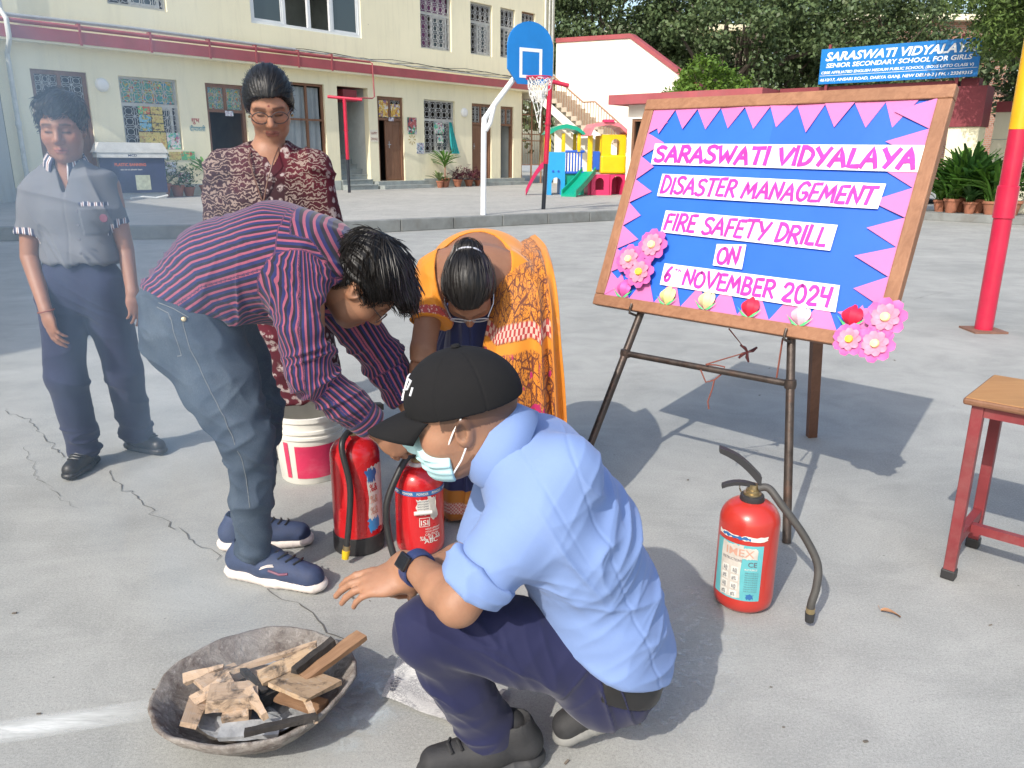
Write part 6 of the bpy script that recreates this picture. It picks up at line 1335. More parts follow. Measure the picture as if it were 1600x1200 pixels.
m_hair, t_, b_ = new_mat('black_hair'); v_ = t_.nodes.new('ShaderNodeAttribute'); v_.attribute_name = 'strand'; n_ = ramp(t_, noise(t_, 1, 3, .7, v_.outputs['Vector']), [(.3, 0.0), (.7, 1.0)])
t_.links.new(mixc(t_, n_, (.004, .0035, .0035), (.014, .012, .011)), b_.inputs['Base Color']); b_.inputs['Roughness'].default_value = .42; b_.inputs['Specular IOR Level'].default_value = .35; bump(t_, b_, noise(t_, 1, 4, .7, v_.outputs['Vector']), .35, .003)
def strand_attr(h, sx=60, sy=5, sz=60):
    return lambda V: np.stack([h.loc(V)[:, 0] * sx / .1 * .1, h.loc(V)[:, 1] * sy, h.loc(V)[:, 2] * sz], 1)
SHOE = {}
def strands(h, hairobj, fsdf, n, seed, L=.05, lift=.002, crown=(0, -.05, .12), grav=(0, 0, -.3), r=.0011, minz=-1.0):
    q = np.random.default_rng(seed); V = np.array([v.co[:] for v in hairobj.data.vertices]); ql = h.loc(V); ok = np.where(ql[:, 2] > minz)[0]
    p = h.loc(V[q.choice(ok, n)]); C_ = f32(crown); P = [p]; side = q.normal(size=(n, 3)) * .25; lf = q.uniform(.2, 1.6, (n, 1)) * lift; LL = L * q.uniform(.5, 1.2, (n, 1)); m = 6
    def grad(x):
        e = 1e-3; w0 = f32(h.p + (x * h.k) @ h.R.T); d = fsdf(w0); g = np.stack([fsdf(w0 + f32(h.R[:, i]) * e * h.k) - d for i in range(3)], 1) / (e * h.k); return d / h.k, g / (np.linalg.norm(g, axis=1)[:, None] + 1e-6)
    for k in range(m):
        d, g = grad(p); p = p - g * (d[:, None] - lf * (1 + .5 * k)); t = p - C_; t = t / (np.linalg.norm(t, axis=1)[:, None] + 1e-6) + f32(grav) + side * .4; t = t - g * (t * g).sum(1)[:, None]; t /= np.linalg.norm(t, axis=1)[:, None] + 1e-6; P.append(p); p = p + t * LL / m
    P = np.stack(P[1:], 1); w = MB()
    for i in range(n): w.tube([h.w(x) for x in P[i]], [r * .5, r, r, r * .9, r * .6, r * .2], 3, False)
    o = w.build('hair_strand', m_strand, hairobj, smooth=True); o['kind'] = 'stuff'; return o
m_strand = mat('hair_strand_black', (.012, .01, .009), .4, .3, 80, spec=.35)
def shoe(nm, heel, toe, parent, mu, ms, L=1.0, lift=0.0, lace=None, h=.0035, wd=.042):
    """sneaker: upper, sole, laces; heel and toe are ground points"""
    heel = np.asarray(heel, float); toe = np.asarray(toe, float); d = unit(toe - heel); u = np.array([0, 0, 1.]) if abs(d[2]) < .3 else unit(np.cross(np.cross(d, Z_), d)); u = unit(u - d * (u @ d)); s = np.cross(d, u); Ln = np.linalg.norm(toe - heel); P = lambda a, b, c: heel + d * Ln * a + s * b + u * c
    up = uni([rc(P(.14, 0, .06), P(.42, 0, .062), wd * .9, wd * .95), (rc(P(.42, 0, .058), P(.84, .004, .042), wd * .98, wd * .82), .03), (rc(P(.13, 0, .06), P(.2, 0, .105), wd * .82, wd * .86), .02), (rc(P(.2, 0, .1), P(.34, 0, .1), wd * .7, wd * .6), .02)], .02)
    up = cut(sub(up, rc(P(.2, 0, .15), P(.26, 0, .11), wd * .8, wd * .62)), half(P(0, 0, .026), -u), k=.006)
    o = solid(nm, up, h, mu, parent)
    so_ = uni([rc(P(.13, 0, .022), P(.5, 0, .02), wd * 1.06, wd * .99, .55, u), (rc(P(.5, 0, .02), P(.86, .004, .022), wd * 1.02, wd * .9, .55, u), .02)], .02)
    g0 = half(P(0, 0, .038), u); g1 = half(P(0, 0, .0), -u)
    solid('sole', disp(cut(so_, g0, g1, k=.006), lambda V: wr(V, d, 60, 8, .0012, 4)), h, ms, o)
    if lace is not None:
        w = MB()
        for i in range(5): a = .42 + .075 * i; z = (.0625 + wd * .98) - .0043 * i; w.tube([P(a, -.024, z - .007), P(a + .02, 0, z), P(a - .01, .024, z - .007)], .0036, 6)
        w.tube([P(.42, 0, .108), P(.38, .03, .112), P(.43, .045, .095)], .0028, 6); w.tube([P(.42, 0, .108), P(.4, -.03, .11), P(.46, -.045, .09)], .0028, 6); w.build('lace', lace, o, smooth=True)
    SHOE[o.name] = up
    return o
def limb_coord(segs):
    """arc length round the nearest limb axis: lets stripes run along a sleeve or a body"""
    def fn(V):
        best = None; out = np.zeros(len(V), np.float32)
        for a, b, R, ref, off in segs:
            a = f32(a); b = f32(b); ab = b - a; t = np.clip((V - a) @ ab / (ab @ ab), 0, 1); e = V - a - t[:, None] * ab; dist = np.linalg.norm(e, axis=1) - R
            ax = unit(ab); u = f32(unit(np.asarray(ref) - ax * (np.asarray(ref) @ ax))); v = f32(np.cross(ax, u)); th = np.arctan2(e @ v, e @ u) * R + off
            if best is None: best = dist; out = th
            else: m = dist < best; out = np.where(m, th, out); best = np.minimum(best, dist)
        return out
    return fn
def specs(h, parent, mt, lens, w=.028, hgt=.019, y=.104):
    w_ = MB()
    for sx in (-1, 1):
        P = [h.w((sx * .033 + w * math.cos(a) * (.9 + .1 * abs(math.cos(2 * a))), y - .35 * abs(sx * .033 + w * math.cos(a)) ** 1.5, -.006 + hgt * math.sin(a))) for a in np.linspace(0, 2 * math.pi, 21)]; w_.tube(P, .0021 * h.k, 6, False)
        w_.tube([h.w((sx * .06, y - .01, .002)), h.w((sx * .078, .05, .005)), h.w((sx * .081, -.005, .006))], .0018 * h.k, 5)
    w_.tube([h.w((-.008, y - .001, .0)), h.w((0, y + .002, .003)), h.w((.008, y - .001, .0))], .002 * h.k, 5); g = w_.build('glasses', mt, parent, smooth=True)
    for sx in (-1, 1): w_ = MB(); w_.add([h.w((sx * .033 + w * .95 * math.cos(a), y - .002 - .35 * abs(sx * .033 + w * math.cos(a)) ** 1.5, -.006 + hgt * .95 * math.sin(a))) for a in np.linspace(0, 2 * math.pi, 21)[:-1]], [tuple(range(20))]); w_.build('lens', lens, g)
m_lens, t_, b_ = new_mat('lens_glass'); b_.inputs['Transmission Weight'].default_value = 1; b_.inputs['Roughness'].default_value = .02; b_.inputs['IOR'].default_value = 1.02; b_.inputs['Base Color'].default_value = (.95, .96, .97, 1)
m_rimd = mat('spectacle_rim', (.05, .03, .028), .3, .1, 10)
def elbow_folds(c, ax, amp, seed): return lambda P: np.exp(-(((P - f32(c)) ** 2).sum(1)) / .011) * wr(P, ax, 34, 7, amp, seed)
# ------------------------------------------------------------------ squatting man
sqp = thing('person', 'squatting man in light blue shirt, black cap and face mask', 'person', (.1, 1.5, 0))
Ls, Le, Lw = PY(868, 758, 1.385), PY(716, 943, 1.315), PY(648, 884, 1.475)
Rs, Re, Rw = PY(800, 745, 1.66), PY(752, 868, 1.63), PY(648, 902, 1.50)
nk, ch, md, wa, pv = PY(778, 694, 1.48), PY(842, 752, 1.51), PY(896, 832, 1.53), PY(930, 930, 1.54), PY(946, 1005, 1.55); nax = unit([-.86, 0, .5])
LH_, LK, LA = PY(925, 1015, 1.46), PY(672, 985, 1.39), PY(768, 1148, 1.475)
RH_, RK, RA = PY(975, 1020, 1.64), PY(775, 985, 1.69), PY(985, 1052, 1.62)
earL = PY(726, 672, 1.40); hf = unit([-.98, .02, -.17]); hu = unit([-.17, 0, .98]); H1 = Head(earL + np.array([0, .076, 0]) + .008 * hf, hf, hu, 1.0)
torso1 = loft([(nk - nax * .06, .08, .06, Y_), (ch, .165, .085, Y_), (md, .155, .095, Y_), (wa, .145, .095, Y_), (pv, .135, .085, Y_)], .06)
lhand = hand(Lw + unit(Lw - Le) * .012, unit(unit(Lw - Le) * .5 + np.array([-.35, .05, -.55])), (-.5, -.6, .55), 1, 1.0, (.7, .75, .8, .85), (.6, .5))
rhand = hand(Rw + np.array([-.012, 0, -.002]), (-.96, -.05, -.1), (-.05, -.35, .94), -1, 1.02, (.3, .33, .37, .42), (.3, .8), .012)
arms1 = uni([chain([Ls, Le], [.048, .041], .02), (chain([Le, Le + (Lw - Le) * .35, Lw], [.040, .041, .028], .01), .02), (chain([Rs, Re, Re + (Rw - Re) * .35, Rw], [.05, .042, .043, .028], .01), .02)], .02)
head1 = uni([H1.sdf(), (rc(nk - nax * .04, H1.w((0, -.03, -.05)), .058, .055), .03)], .03)
legs1 = uni([chain([LH_, LK, LA], [.065, .05, .04], .02), (chain([RH_ + np.array([-.03, 0, 0]), RK, RA], [.06, .05, .04], .02), .03)], .03)
body1 = uni([torso1, (head1, .02), (arms1, .02), (lhand, .012), (rhand, .012), (legs1, .03)], .02)
sk1 = (.35, .185, .112)
multi('body', body1, [(H1.p - .16, H1.p + [.24, .16, .16], .003), (np.minimum(Le, Rw) - [.2, .1, .12], np.maximum(Le, Lw) + [.12, .2, .1], .0028), (None, None, .012)], m_skin, sqp, {'tone': tones(sk1, [(H1, dict(beard=.75, stubble=.25))])})
# shirt
m_lblue = cloth('light_blue_cotton', (.18, .27, .51), (.22, .31, .56), .8, 1400, .12, .1, 5, .4)
ad = unit(Le - Ls); cuffc = Ls + (Le - Ls) * .86
slv = cut(uni([rc(Ls + np.array([.02, .02, .02]), Ls + (Le - Ls) * .45, .076, .067), (rc(Ls + (Le - Ls) * .45, Le, .067, .061), .02)], .02), half(cuffc, ad), k=.008)
roll = cut(cut(rc(Ls, Le, .083, .071), half(cuffc + ad * .008, ad), k=.008), half(cuffc - ad * .045, -ad), k=.004)
rsl = cut(chain([Rs, Re], [.078, .066], .02), half(Re + (Rs - Re) * .1, Re - Rs))
hd_ = unit(PY(1052, 1068, 1.5) - PY(850, 975, 1.5)); hn = np.cross(hd_, Y_); hn = hn if hn[2] < 0 else -hn
trunk1 = grow(loft([(nk - nax * .025, .085, .07, Y_), (ch, .188, .104, Y_), (md, .182, .12, Y_), (wa, .175, .122, Y_), (pv, .185, .132, Y_), (pv + (pv - wa) * .5, .185, .13, Y_)], .06), .004)
trunk1 = cut(trunk1, half(PY(950, 1000, 1.5), hn), k=.012)
spn = unit(pv - ch)
def blob(a, c, r): return np.exp(-(((a - f32(c)) ** 2).sum(1)) / (r * r))
def fold1(P):
    a = f32(P); d = wr(a, unit(spn + .45 * X_), 7, 3, .005, 3, False) + wr(a, unit(X_ * .6 - Z_), 16, 4, .0016, 5)
    d += blob(a, Ls + np.array([.06, -.03, -.1]), .1) * wr(a, unit([.8, 0, .6]), 26, 4, .009, 8)
    d += blob(a, PY(970, 1000, 1.42), .2) * wr(a, unit([.25, 0, 1]), 18, 3.5, .0055, 11)
    d += blob(a, Ls + (Le - Ls) * .72, .1) * wr(a, ad, 28, 7, .005, 13)
    d += blob(a, PY(985, 800, 1.45), .15) * wr(a, unit([.8, .1, -.6]), 24, 2.5, .0075, 15) + blob(a, PY(1000, 900, 1.45), .14) * wr(a, unit([.5, .1, -.8]), 24, 2.5, .0055, 17)
    d += blob(a, PY(850, 890, 1.4), .1) * wr(a, unit([.2, 0, 1]), 22, 5, .005, 19)
    seam = np.abs((a - f32(PY(985, 940, 1.42))) @ f32(unit(np.cross(spn, Y_)))); d -= .0018 * np.exp(-(seam / .003) ** 2) * (a[:, 1] < 1.5)
    sl = (a - f32(Ls + (Le - Ls) * .08)) @ f32(unit(ad + np.array([-.5, 0, .1]))); d -= .0022 * np.exp(-(sl / .0035) ** 2) * blob(a, Ls, .14)
    return d
neckhole = rc(nk + nax * .012, nk + nax * .2, .062, .085)
shirt1 = sub(uni([trunk1, (slv, .045), (rsl, .04)], .03), neckhole, k=.006)
sh1 = solid('shirt', disp(shirt1, fold1), .0036, m_lblue, sqp)
solid('cuff', disp(roll, lambda P: wr(f32(P), ad, 30, 12, .004, 14) + wr(f32(P), X_, 18, 6, .004, 16)), .0034, m_lblue, sh1)
# collar: stand and fall
cb0 = nk - nax * .002; CR = frame3(unit([-.5, 0, -.86]), nax)
def collar_mesh(c, R, r0, r1, hgt, fall, parent, mt, k=1.0, gap=.55, name='collar', front=1.0):
    V = []; n = 36; ln = 5
    for j in range(ln):
        for i in range(n + 1):
            a = gap / 2 + (2 * math.pi - gap) * i / n; fr = abs(math.cos((a) / 2)) ** 6
            rr, zz = [(r0, 0), (r0 * .98, hgt), (r0 * 1.04, hgt * 1.08), (r1, hgt * .55 - fall * .2), (r1 * 1.06, -fall * (1 + front * fr))][j]
            V.append(c + R @ (np.array([math.sin(a) * rr, math.cos(a) * rr * 1.08, zz]) * k))
    w = MB(); w.add(V, [(j * (n + 1) + i, j * (n + 1) + i + 1, (j + 1) * (n + 1) + i + 1, (j + 1) * (n + 1) + i) for j in range(ln - 1) for i in range(n)]); o = w.build(name, mt, parent, smooth=True)
    md_ = o.modifiers.new('thick', 'SOLIDIFY'); md_.thickness = .0045; md_.offset = 0; return o
collar_mesh(cb0, CR, .067, .083, .034, .036, sh1, m_lblue, 1.0, .5, front=1.3)
# trousers
m_navy = cloth('navy_twill', (.014, .016, .055), (.02, .023, .072), .8, 1200, .2, .12)
belt_n = unit(np.cross(unit(PY(1040, 1085, 1.5) - PY(905, 1000, 1.5)), Y_)); belt_n = belt_n if belt_n[2] > 0 else -belt_n
tr1 = uni([loft([(wa + (pv - wa) * .8, .165, .118, Y_), (pv + np.array([.0, 0, -.04]), .178, .13, Y_)], .05), (chain([LH_ + np.array([.0, 0, -.01]), LH_ + (LK - LH_) * .5, LK], [.102, .086, .07], .02), .05), (chain([LK, LK + (LA - LK) * .5, LA + (LA - LK) * .06], [.068, .063, .062], .02), .02), (chain([RH_, RK], [.1, .07], .02), .05), (chain([RK, RA], [.07, .06], .02), .03)], .03)
tr1 = cut(tr1, half(LA + unit(LA - LK) * .016, unit(LA - LK) + np.array([0, 0, -.0])), k=.006)
def foldt(P):
    a = f32(P); d = wr(a, unit(X_ + .2 * Z_), 8, 3, .004, 21, False) + wr(a, unit(X_ + .5 * Z_), 30, 8, .0015, 22)
    d += blob(a, LK + np.array([.06, 0, -.06]), .12) * wr(a, unit([.6, 0, .8]), 30, 5, .011, 23) + blob(a, PY(950, 1060, 1.4), .14) * wr(a, unit([1, 0, .3]), 26, 5, .010, 25) + blob(a, LA + unit(LK - LA) * .06, .09) * wr(a, unit(LA - LK), 26, 6, .006, 27)
    d += blob(a, PY(880, 1010, 1.4), .1) * wr(a, unit([.7, 0, -.5]), 30, 4, .007, 29)
    return d
t1o = solid('trousers', disp(tr1, foldt), .0042, m_navy, sqp)
w = MB(); a_, b_2 = PY(905, 1003, 1.373), PY(958, 1062, 1.372); w.tube([a_, (a_ + b_2) / 2 + [0, -.004, -.004], b_2], .004, 6); w.build('pocket_edge', m_navy, t1o, smooth=True)
m_lea = mat('black_leather', (.018, .017, .017), .45, .2, 20); bc_ = PY(1010, 1046, 1.5)
solid('belt', cut(cut(grow(tr1, .0045), half(bc_ + hn * .03, hn)), half(bc_ - hn * .02, -hn), half(PY(930, 1000, 1.5), -X_)), .004, m_lea, t1o)
# shoes
m_shoeb = mat('black_knit_shoe', (.025, .025, .027), .7, .3, 40, .3, 300); m_solg = mat('grey_sole', (.2, .2, .19), .7, .2, 20)
f0 = G(838, 1188); f1 = G(648, 1222); s1 = shoe('shoe', f0 + [.012, .0, 0], f0 + (f1 - f0) * 1.0, sqp, m_shoeb, mat('dark_sole', (.04, .04, .042), .7, .2, 20), lace=m_shoeb)
solid('sock', rc(LA + unit(LA - LK) * .01, f0 + [-.06, 0, .09], .045, .042), .006, m_shoeb, sqp)
shoe('shoe', PY(1026, 1082, 1.56), PY(872, 1168, 1.50), sqp, m_shoeb, m_solg)
# cap
m_cap = cloth('black_cotton_cap', (.009, .009, .01), (.015, .0145, .0155), .9, 1500, .25, 0.0)
def capf(P):
    q = H1.loc(P); c = el((0, -.008, .042), (.09, .118, .102)); return c(f32(q))
capf.bb = (H1.p - .2, H1.p + .2)
lowp = half(H1.w((0, 0, .026)), H1.R @ np.array([0, -.06, -1.0])); dome = sub(cut(capf, lowp, k=.004), lambda P: capf(P) + .006)
def capseam(P): q = H1.loc(P); ang = np.arctan2(q[:, 0], q[:, 1] + .012); return -.0016 * np.exp(-((np.abs(((ang / (math.pi / 3)) % 1) - .5) - .5) / .02) ** 2) + .0012 * vnoise(q * 22, 3)
cap = solid('cap', disp(dome, capseam), .003, m_cap, sqp, attrs=None)
V = []; nu, nv = 22, 8
for j in range(nv + 1):
    for i in range(nu + 1):
        u = -1 + 2 * i / nu; vv_ = j / nv; a = u * .95; x0, y0 = .087 * math.sin(a), -.008 + .112 * math.cos(a); ext = .088 * vv_ * math.cos(u * 1.35) ** .55
        V.append(H1.w((x0 * (1 - .1 * vv_), y0 + ext, .021 + .007 * (1 - u * u) - .012 * vv_ - .014 * vv_ * vv_ - .016 * u * u * vv_)))
w = MB(); w.add(V, [(j * (nu + 1) + i, j * (nu + 1) + i + 1, (j + 1) * (nu + 1) + i + 1, (j + 1) * (nu + 1) + i) for j in range(nv) for i in range(nu)]); br = w.build('brim', m_cap, cap, smooth=True); md_ = br.modifiers.new('thick', 'SOLIDIFY'); md_.thickness = .004; md_.offset = 0
w = MB(); w.lathe([(0, .006), (.008, .004), (.01, 0)], (0, 0, 0), 12, basis(H1.w((0, -.012, .145)), H1.R[:, 0], H1.R[:, 1], H1.R[:, 2])); w.build('button', m_cap, cap, smooth=True)
m_emb = mat('white_embroidery', (.75, .76, .78), .8, .1, 40); w = MB()
def capsurf(x, z): return H1.w((x, -.008 + .119 * math.sqrt(max(0, 1 - (x / .09) ** 2 - ((z - .042) / .102) ** 2)) + .001, z))
for pts in ([(-.02, .06), (-.02, .1)], [(-.02, .1), (-.034, .1), (-.036, .085), (-.02, .08)], [(.0, .06), (.004, .1), (.016, .1)], [(-.05, .075), (-.048, .09)]): w.tube([capsurf(*p) for p in pts], .0022, 6)
w.build('emblem', m_emb, cap, smooth=True)
# mask
m_mask = cloth('pale_blue_mask', (.42, .66, .68), (.5, .72, .74), .8, 700, .08, .0)
def maskf(P):
    q = H1.loc(P); d = H1.f(q) - .005 - .006 * np.exp(-((q[:, 2] + .06) / .05) ** 2); low = -(q[:, 2] + .112); hi_ = q[:, 2] - (-.01 - .55 * np.abs(q[:, 0]) - .1 * np.maximum(.1 - q[:, 1], 0)); bk = -(q[:, 1] - .03 - .1 * np.maximum(0, -.06 - q[:, 2]) * 0)
    d = d - .0022 * np.cos(q[:, 2] * 2 * math.pi / .017) * np.exp(-((q[:, 2] + .065) / .03) ** 2) - .0025 * vnoise(q * 30, 5)
    return np.maximum(np.maximum(d, hi_), np.maximum(bk, low))
maskf.bb = (H1.p - .17, H1.p + .17); mk = solid('face_mask', maskf, .0028, m_mask, sqp)
m_loop = mat('ear_loop', (.8, .8, .8), .8, .03, 10); w = MB()
for sx in (-1, 1): w = MB(); w.tube([H1.w((sx * .064, .036, -.042)), H1.w((sx * .078, .012, .0)), H1.w((sx * .084, -.008, .026))], .0018, 5); w.tube([H1.w((sx * .06, .034, -.094)), H1.w((sx * .074, .008, -.06)), H1.w((sx * .084, -.006, -.034))], .0018, 5); w.build('ear_loop', m_loop, mk, smooth=True)

# watch
fa = unit(Lw - Le); wc = Lw - fa * .012; bk_ = unit(np.array([-.35, -.75, .55]) - fa * (np.array([-.35, -.75, .55]) @ fa)); sd_ = np.cross(fa, bk_)
m_wband = mat('watch_band_blue', (.03, .045, .13), .5, .1, 20); w = MB()
for k_ in (-.011, -.0055, 0, .0055, .011): w.tube([wc + fa * k_ + (math.cos(a) * sd_ * 1.02 + math.sin(a) * bk_ * .95) * .0345 for a in np.linspace(0, 2 * math.pi, 25)], .004, 6, False)
wt = thing('wrist_watch', 'dark square smart watch with blue strap on the squatting man', 'watch', tuple(wc)); w.build('strap', m_wband, wt, smooth=True)
w = MB(); w.box((-.017, -.02, 0), (.017, .02, .01), basis(wc + bk_ * .034, sd_, fa, bk_), .004); w.build('case', mat('watch_case', (.012, .012, .016), .15, .1, 10), wt)
# ------------------------------------------------------------------ bending man in striped shirt
bmn = thing('person', 'man in striped shirt and jeans bending over a fire extinguisher', 'person', (-.75, 2.35, 0))
pv, wa, ch, uc, nk = PY(292, 475, 2.36), PY(355, 432, 2.36), PY(435, 408, 2.35), PY(500, 412, 2.34), PY(535, 428, 2.33)
Rs, Re, Rw = PY(478, 462, 2.165), PY(484, 580, 2.12), PY(590, 672, 2.22)
Ls, Le, Lw = PY(540, 470, 2.50), PY(598, 560, 2.56), PY(640, 640, 2.52)
RH_, RK, RA = PY(302, 505, 2.27), PY(388, 690, 2.21), PY(396, 850, 2.24); LH_, LK, LA = PY(335, 505, 2.45), PY(408, 640, 2.47), PY(396, 800, 2.50)
hf = unit([.55, .12, -.82]); hu = unit([.82, 0, .55]); H2 = Head(PY(566, 446, 2.285), hf, hu, 1.03)
torso = loft([(pv, .15, .11, Y_), (wa, .15, .12, Y_), (ch, .165, .12, Y_), (uc, .16, .085, Y_), (nk, .065, .055, Y_)], .05)
rh = hand(Rw + unit(Rw - Re) * .012, unit([.78, .15, -.68]), (-.1, -.75, .65), 1, 1.02, (.75, .8, .85, .9), (.7, .7), .03)
lh = hand(Lw, unit([.1, -.2, -1]), (.9, .3, .1), -1, 1.0, (.8, .8, .8, .8), (.7, .6), .03)
arms = uni([chain([Rs, Re, Re + (Rw - Re) * .4, Rw], [.05, .043, .042, .029], .01), (chain([Ls, Le, Lw], [.05, .042, .03], .01), .02)], .02)
legs = uni([chain([RH_, RK, RA], [.1, .06, .045], .02), (chain([LH_, LK, LA], [.1, .06, .045], .02), .03)], .03)
body = uni([torso, (H2.sdf(), .02), (rc(nk, H2.w((0, -.03, -.06)), .066, .058), .03), (arms, .02), (rh, .012), (lh, .012), (legs, .03)], .02); sk2 = (.33, .165, .095)
multi('body', body, [(H2.p - [.24, .16, .16], H2.p + .16, .0035), (Rw - [.05, .1, .13], Rw + [.18, .14, .08], .003), (None, None, .012)], m_skin, bmn, {'tone': tones(sk2, [(H2, dict(stubble=.3))])})
m_str, t_, b_ = new_mat('striped_shirting'); at = t_.nodes.new('ShaderNodeAttribute'); at.attribute_name = 'stripe'; fr_ = math_(t_, 'FRACT', math_(t_, 'DIVIDE', math_(t_, 'ADD', at.outputs['Fac'], 4.0), .0185))
v_ = coords(t_, 'Object'); wv_ = noise(t_, 1200, 2, .5, v_)
col = ramp(t_, fr_, [(0.0, (.36, .09, .14)), (.26, (.36, .09, .14)), (.29, (.022, .028, .12)), (.62, (.022, .028, .12)), (.65, (.02, .018, .03)), (.97, (.02, .018, .03)), (1.0, (.36, .09, .14))])
t_.links.new(mixc(t_, ramp(t_, wv_, [(.35, .3), (.6, 0.0)]), col, (.03, .02, .04)), b_.inputs['Base Color']); b_.inputs['Roughness'].default_value = .8; b_.inputs['Sheen Weight'].default_value = .2; b_.inputs['Specular IOR Level'].default_value = .25
dax = unit(uc - pv); trunk = grow(loft([(pv + (wa - pv) * .1, .17, .128, Y_), (wa, .178, .155, Y_), (ch, .188, .155, Y_), (uc, .18, .115, Y_), (nk, .095, .085, Y_)], .06), .006)
hem_d = unit(PY(425, 512, 2.2) - PY(222, 440, 2.2)); hn2 = np.cross(hem_d, Y_); hn2 = hn2 if hn2[0] < 0 else -hn2
trunk = cut(trunk, half(PY(300, 472, 2.3), hn2), k=.012)
aR = unit(Re - Rs); fR = unit(Rw - Re); cuff = Rw - fR * .03
slR = uni([chain([Rs + np.array([-.03, .03, .02]), Rs + (Re - Rs) * .5, Re], [.09, .076, .062], .02), (cut(chain([Re, Re + (Rw - Re) * .5, Rw], [.062, .055, .046], .02), half(cuff, fR), k=.004), .02)], .02)
slL = uni([chain([Ls + np.array([-.03, -.03, .02]), Le], [.085, .068], .02), (cut(chain([Le, Lw], [.068, .05], .02), half(Lw - unit(Lw - Le) * .03, unit(Lw - Le))), .02)], .02)
nx2 = unit(H2.w((0, -.03, -.06)) - nk); nh = rc(nk + nx2 * .03, nk + nx2 * .2, .06, .075)
sh = sub(uni([trunk, (slR, .035), (slL, .03)], .03), nh, k=.006)
def fold2(P):
    a = f32(P); d = wr(a, unit([.3, .2, 1]), 8, 3, .006, 31, False) + wr(a, unit([.6, 0, 1]), 26, 6, .0025, 33)
    d += blob(a, Re, .13) * wr(a, unit(aR * .6 + fR * .4), 36, 6, .012, 35) + blob(a, Rs + np.array([.03, -.02, -.06]), .13) * wr(a, unit([.9, 0, .4]), 30, 5, .01, 37) + blob(a, PY(380, 495, 2.22), .17) * wr(a, unit([1, 0, -.2]), 22, 5, .009, 39)
    d += blob(a, PY(500, 395, 2.25), .12) * wr(a, unit([.3, .3, .9]), 30, 5, .006, 41) + blob(a, Le, .14) * wr(a, unit(Le - Ls), 32, 6, .009, 43) + blob(a, PY(250, 450, 2.3), .12) * wr(a, unit([.2, .3, 1]), 30, 5, .008, 45)
    seam = np.linalg.norm(np.cross(a - f32(Rs + np.array([-.035, -.02, .03])), f32(unit([.55, .3, -.75]))), axis=1); d -= .003 * np.exp(-(((a - f32(Rs + np.array([-.04, 0, .02]))) @ f32(unit([1, 0, .55]))) / .004) ** 2) * blob(a, Rs, .13)
    return d
lc = limb_coord([(pv, wa, .16, Y_, 0), (wa, ch, .16, Y_, 0), (ch, uc, .15, Y_, 0), (Rs, Re, .08, Y_, .3), (Re, Rw, .06, Y_, .3), (Ls, Le, .075, Y_, .6), (Le, Lw, .06, Y_, .6)])
def stripes(V):
    s = lc(V); yk = (V - f32(uc)) @ f32(dax); yoke = (yk > .0) & (np.abs(V[:, 1] - 2.34) < .16) & (V[:, 2] > uc[2] - .02); s = np.where(yoke, V[:, 0] * .75 + V[:, 2] * .4, s)
    cf = ((V - f32(cuff)) @ f32(fR) > -.055) & (np.linalg.norm(V - f32(cuff), axis=1) < .1); return np.where(cf, (V - f32(cuff)) @ f32(fR), s)
s2o = solid('shirt', disp(sh, fold2), .0042, m_str, bmn, {'stripe': stripes})
CR2 = frame3(unit([.3, 0, -.95]), nx2); c2o = collar_mesh(nk + nx2 * .015, CR2, .072, .085, .035, .03, s2o, m_str, 1.0, .6, front=1.2)
me = c2o.data; at2 = me.attributes.new('stripe', 'FLOAT', 'POINT'); at2.data.foreach_set('value', np.array([i % 37 for i in range(len(me.vertices))], np.float32) * .0125)
# jeans
m_den, t_, b_ = new_mat('washed_denim'); v_ = coords(t_, 'Object'); n1 = noise(t_, 5, 5, .6, v_, .4); n2 = noise(t_, 700, 2, .6, coords(t_, 'Object', (1, 1, .3)))
c = mixc(t_, ramp(t_, n1, [(.35, 0.0), (.75, .8)]), (.042, .06, .09), (.14, .175, .21)); c = mixc(t_, ramp(t_, n2, [(.4, .45), (.65, 0.0)]), c, (.02, .03, .055)); t_.links.new(c, b_.inputs['Base Color']); b_.inputs['Roughness'].default_value = .85; b_.inputs['Specular IOR Level'].default_value = .2; bump(t_, b_, n2, .2, .001)
def kn(a, b, u): return a + (b - a) * u
tr = uni([loft([(pv + (wa - pv) * .05, .172, .13, Y_), (pv + np.array([.0, 0, -.08]), .18, .14, Y_)], .05), (chain([RH_ + np.array([-.0, 0, -.02]), kn(RH_, RK, .5), RK], [.132, .11, .08], .03), .05), (chain([RK, kn(RK, RA, .5), RA], [.077, .064, .057], .02), .03), (chain([LH_, kn(LH_, LK, .5), LK], [.128, .102, .076], .03), .05), (chain([LK, kn(LK, LA, .5), LA], [.074, .062, .056], .02), .03)], .03)
tr = cut(tr, half((0, 0, .075), -Z_), half(PY(300, 462, 2.3) + [0, 0, .0], -hn2), k=.008)
def foldj(P):
    a = f32(P); d = wr(a, unit([.4, .2, 1]), 8, 3, .006, 51, False) + wr(a, unit([.6, .1, 1]), 20, 7, .005, 53)
    for c, r_, ax_, am, sd in ((RK, .16, (.5, .3, -1), .010, 55), (RA, .13, (.35, .2, 1), .011, 57), (LK, .15, (.4, .3, 1), .010, 59), (LA, .13, (-.3, .2, 1), .011, 61), (PY(400, 545, 2.2), .14, (1, 0, .8), .011, 63), (kn(RK, RA, .5), .12, (.7, 0, 1), .006, 65)): d += blob(a, c, r_) * wr(a, unit(ax_), 19, 8, am, sd)
    return d
j2 = solid('jeans', disp(tr, foldj), .005, m_den, bmn)
m_thr = mat('pale_stitching', (.2, .21, .21), .8, .2, 60)
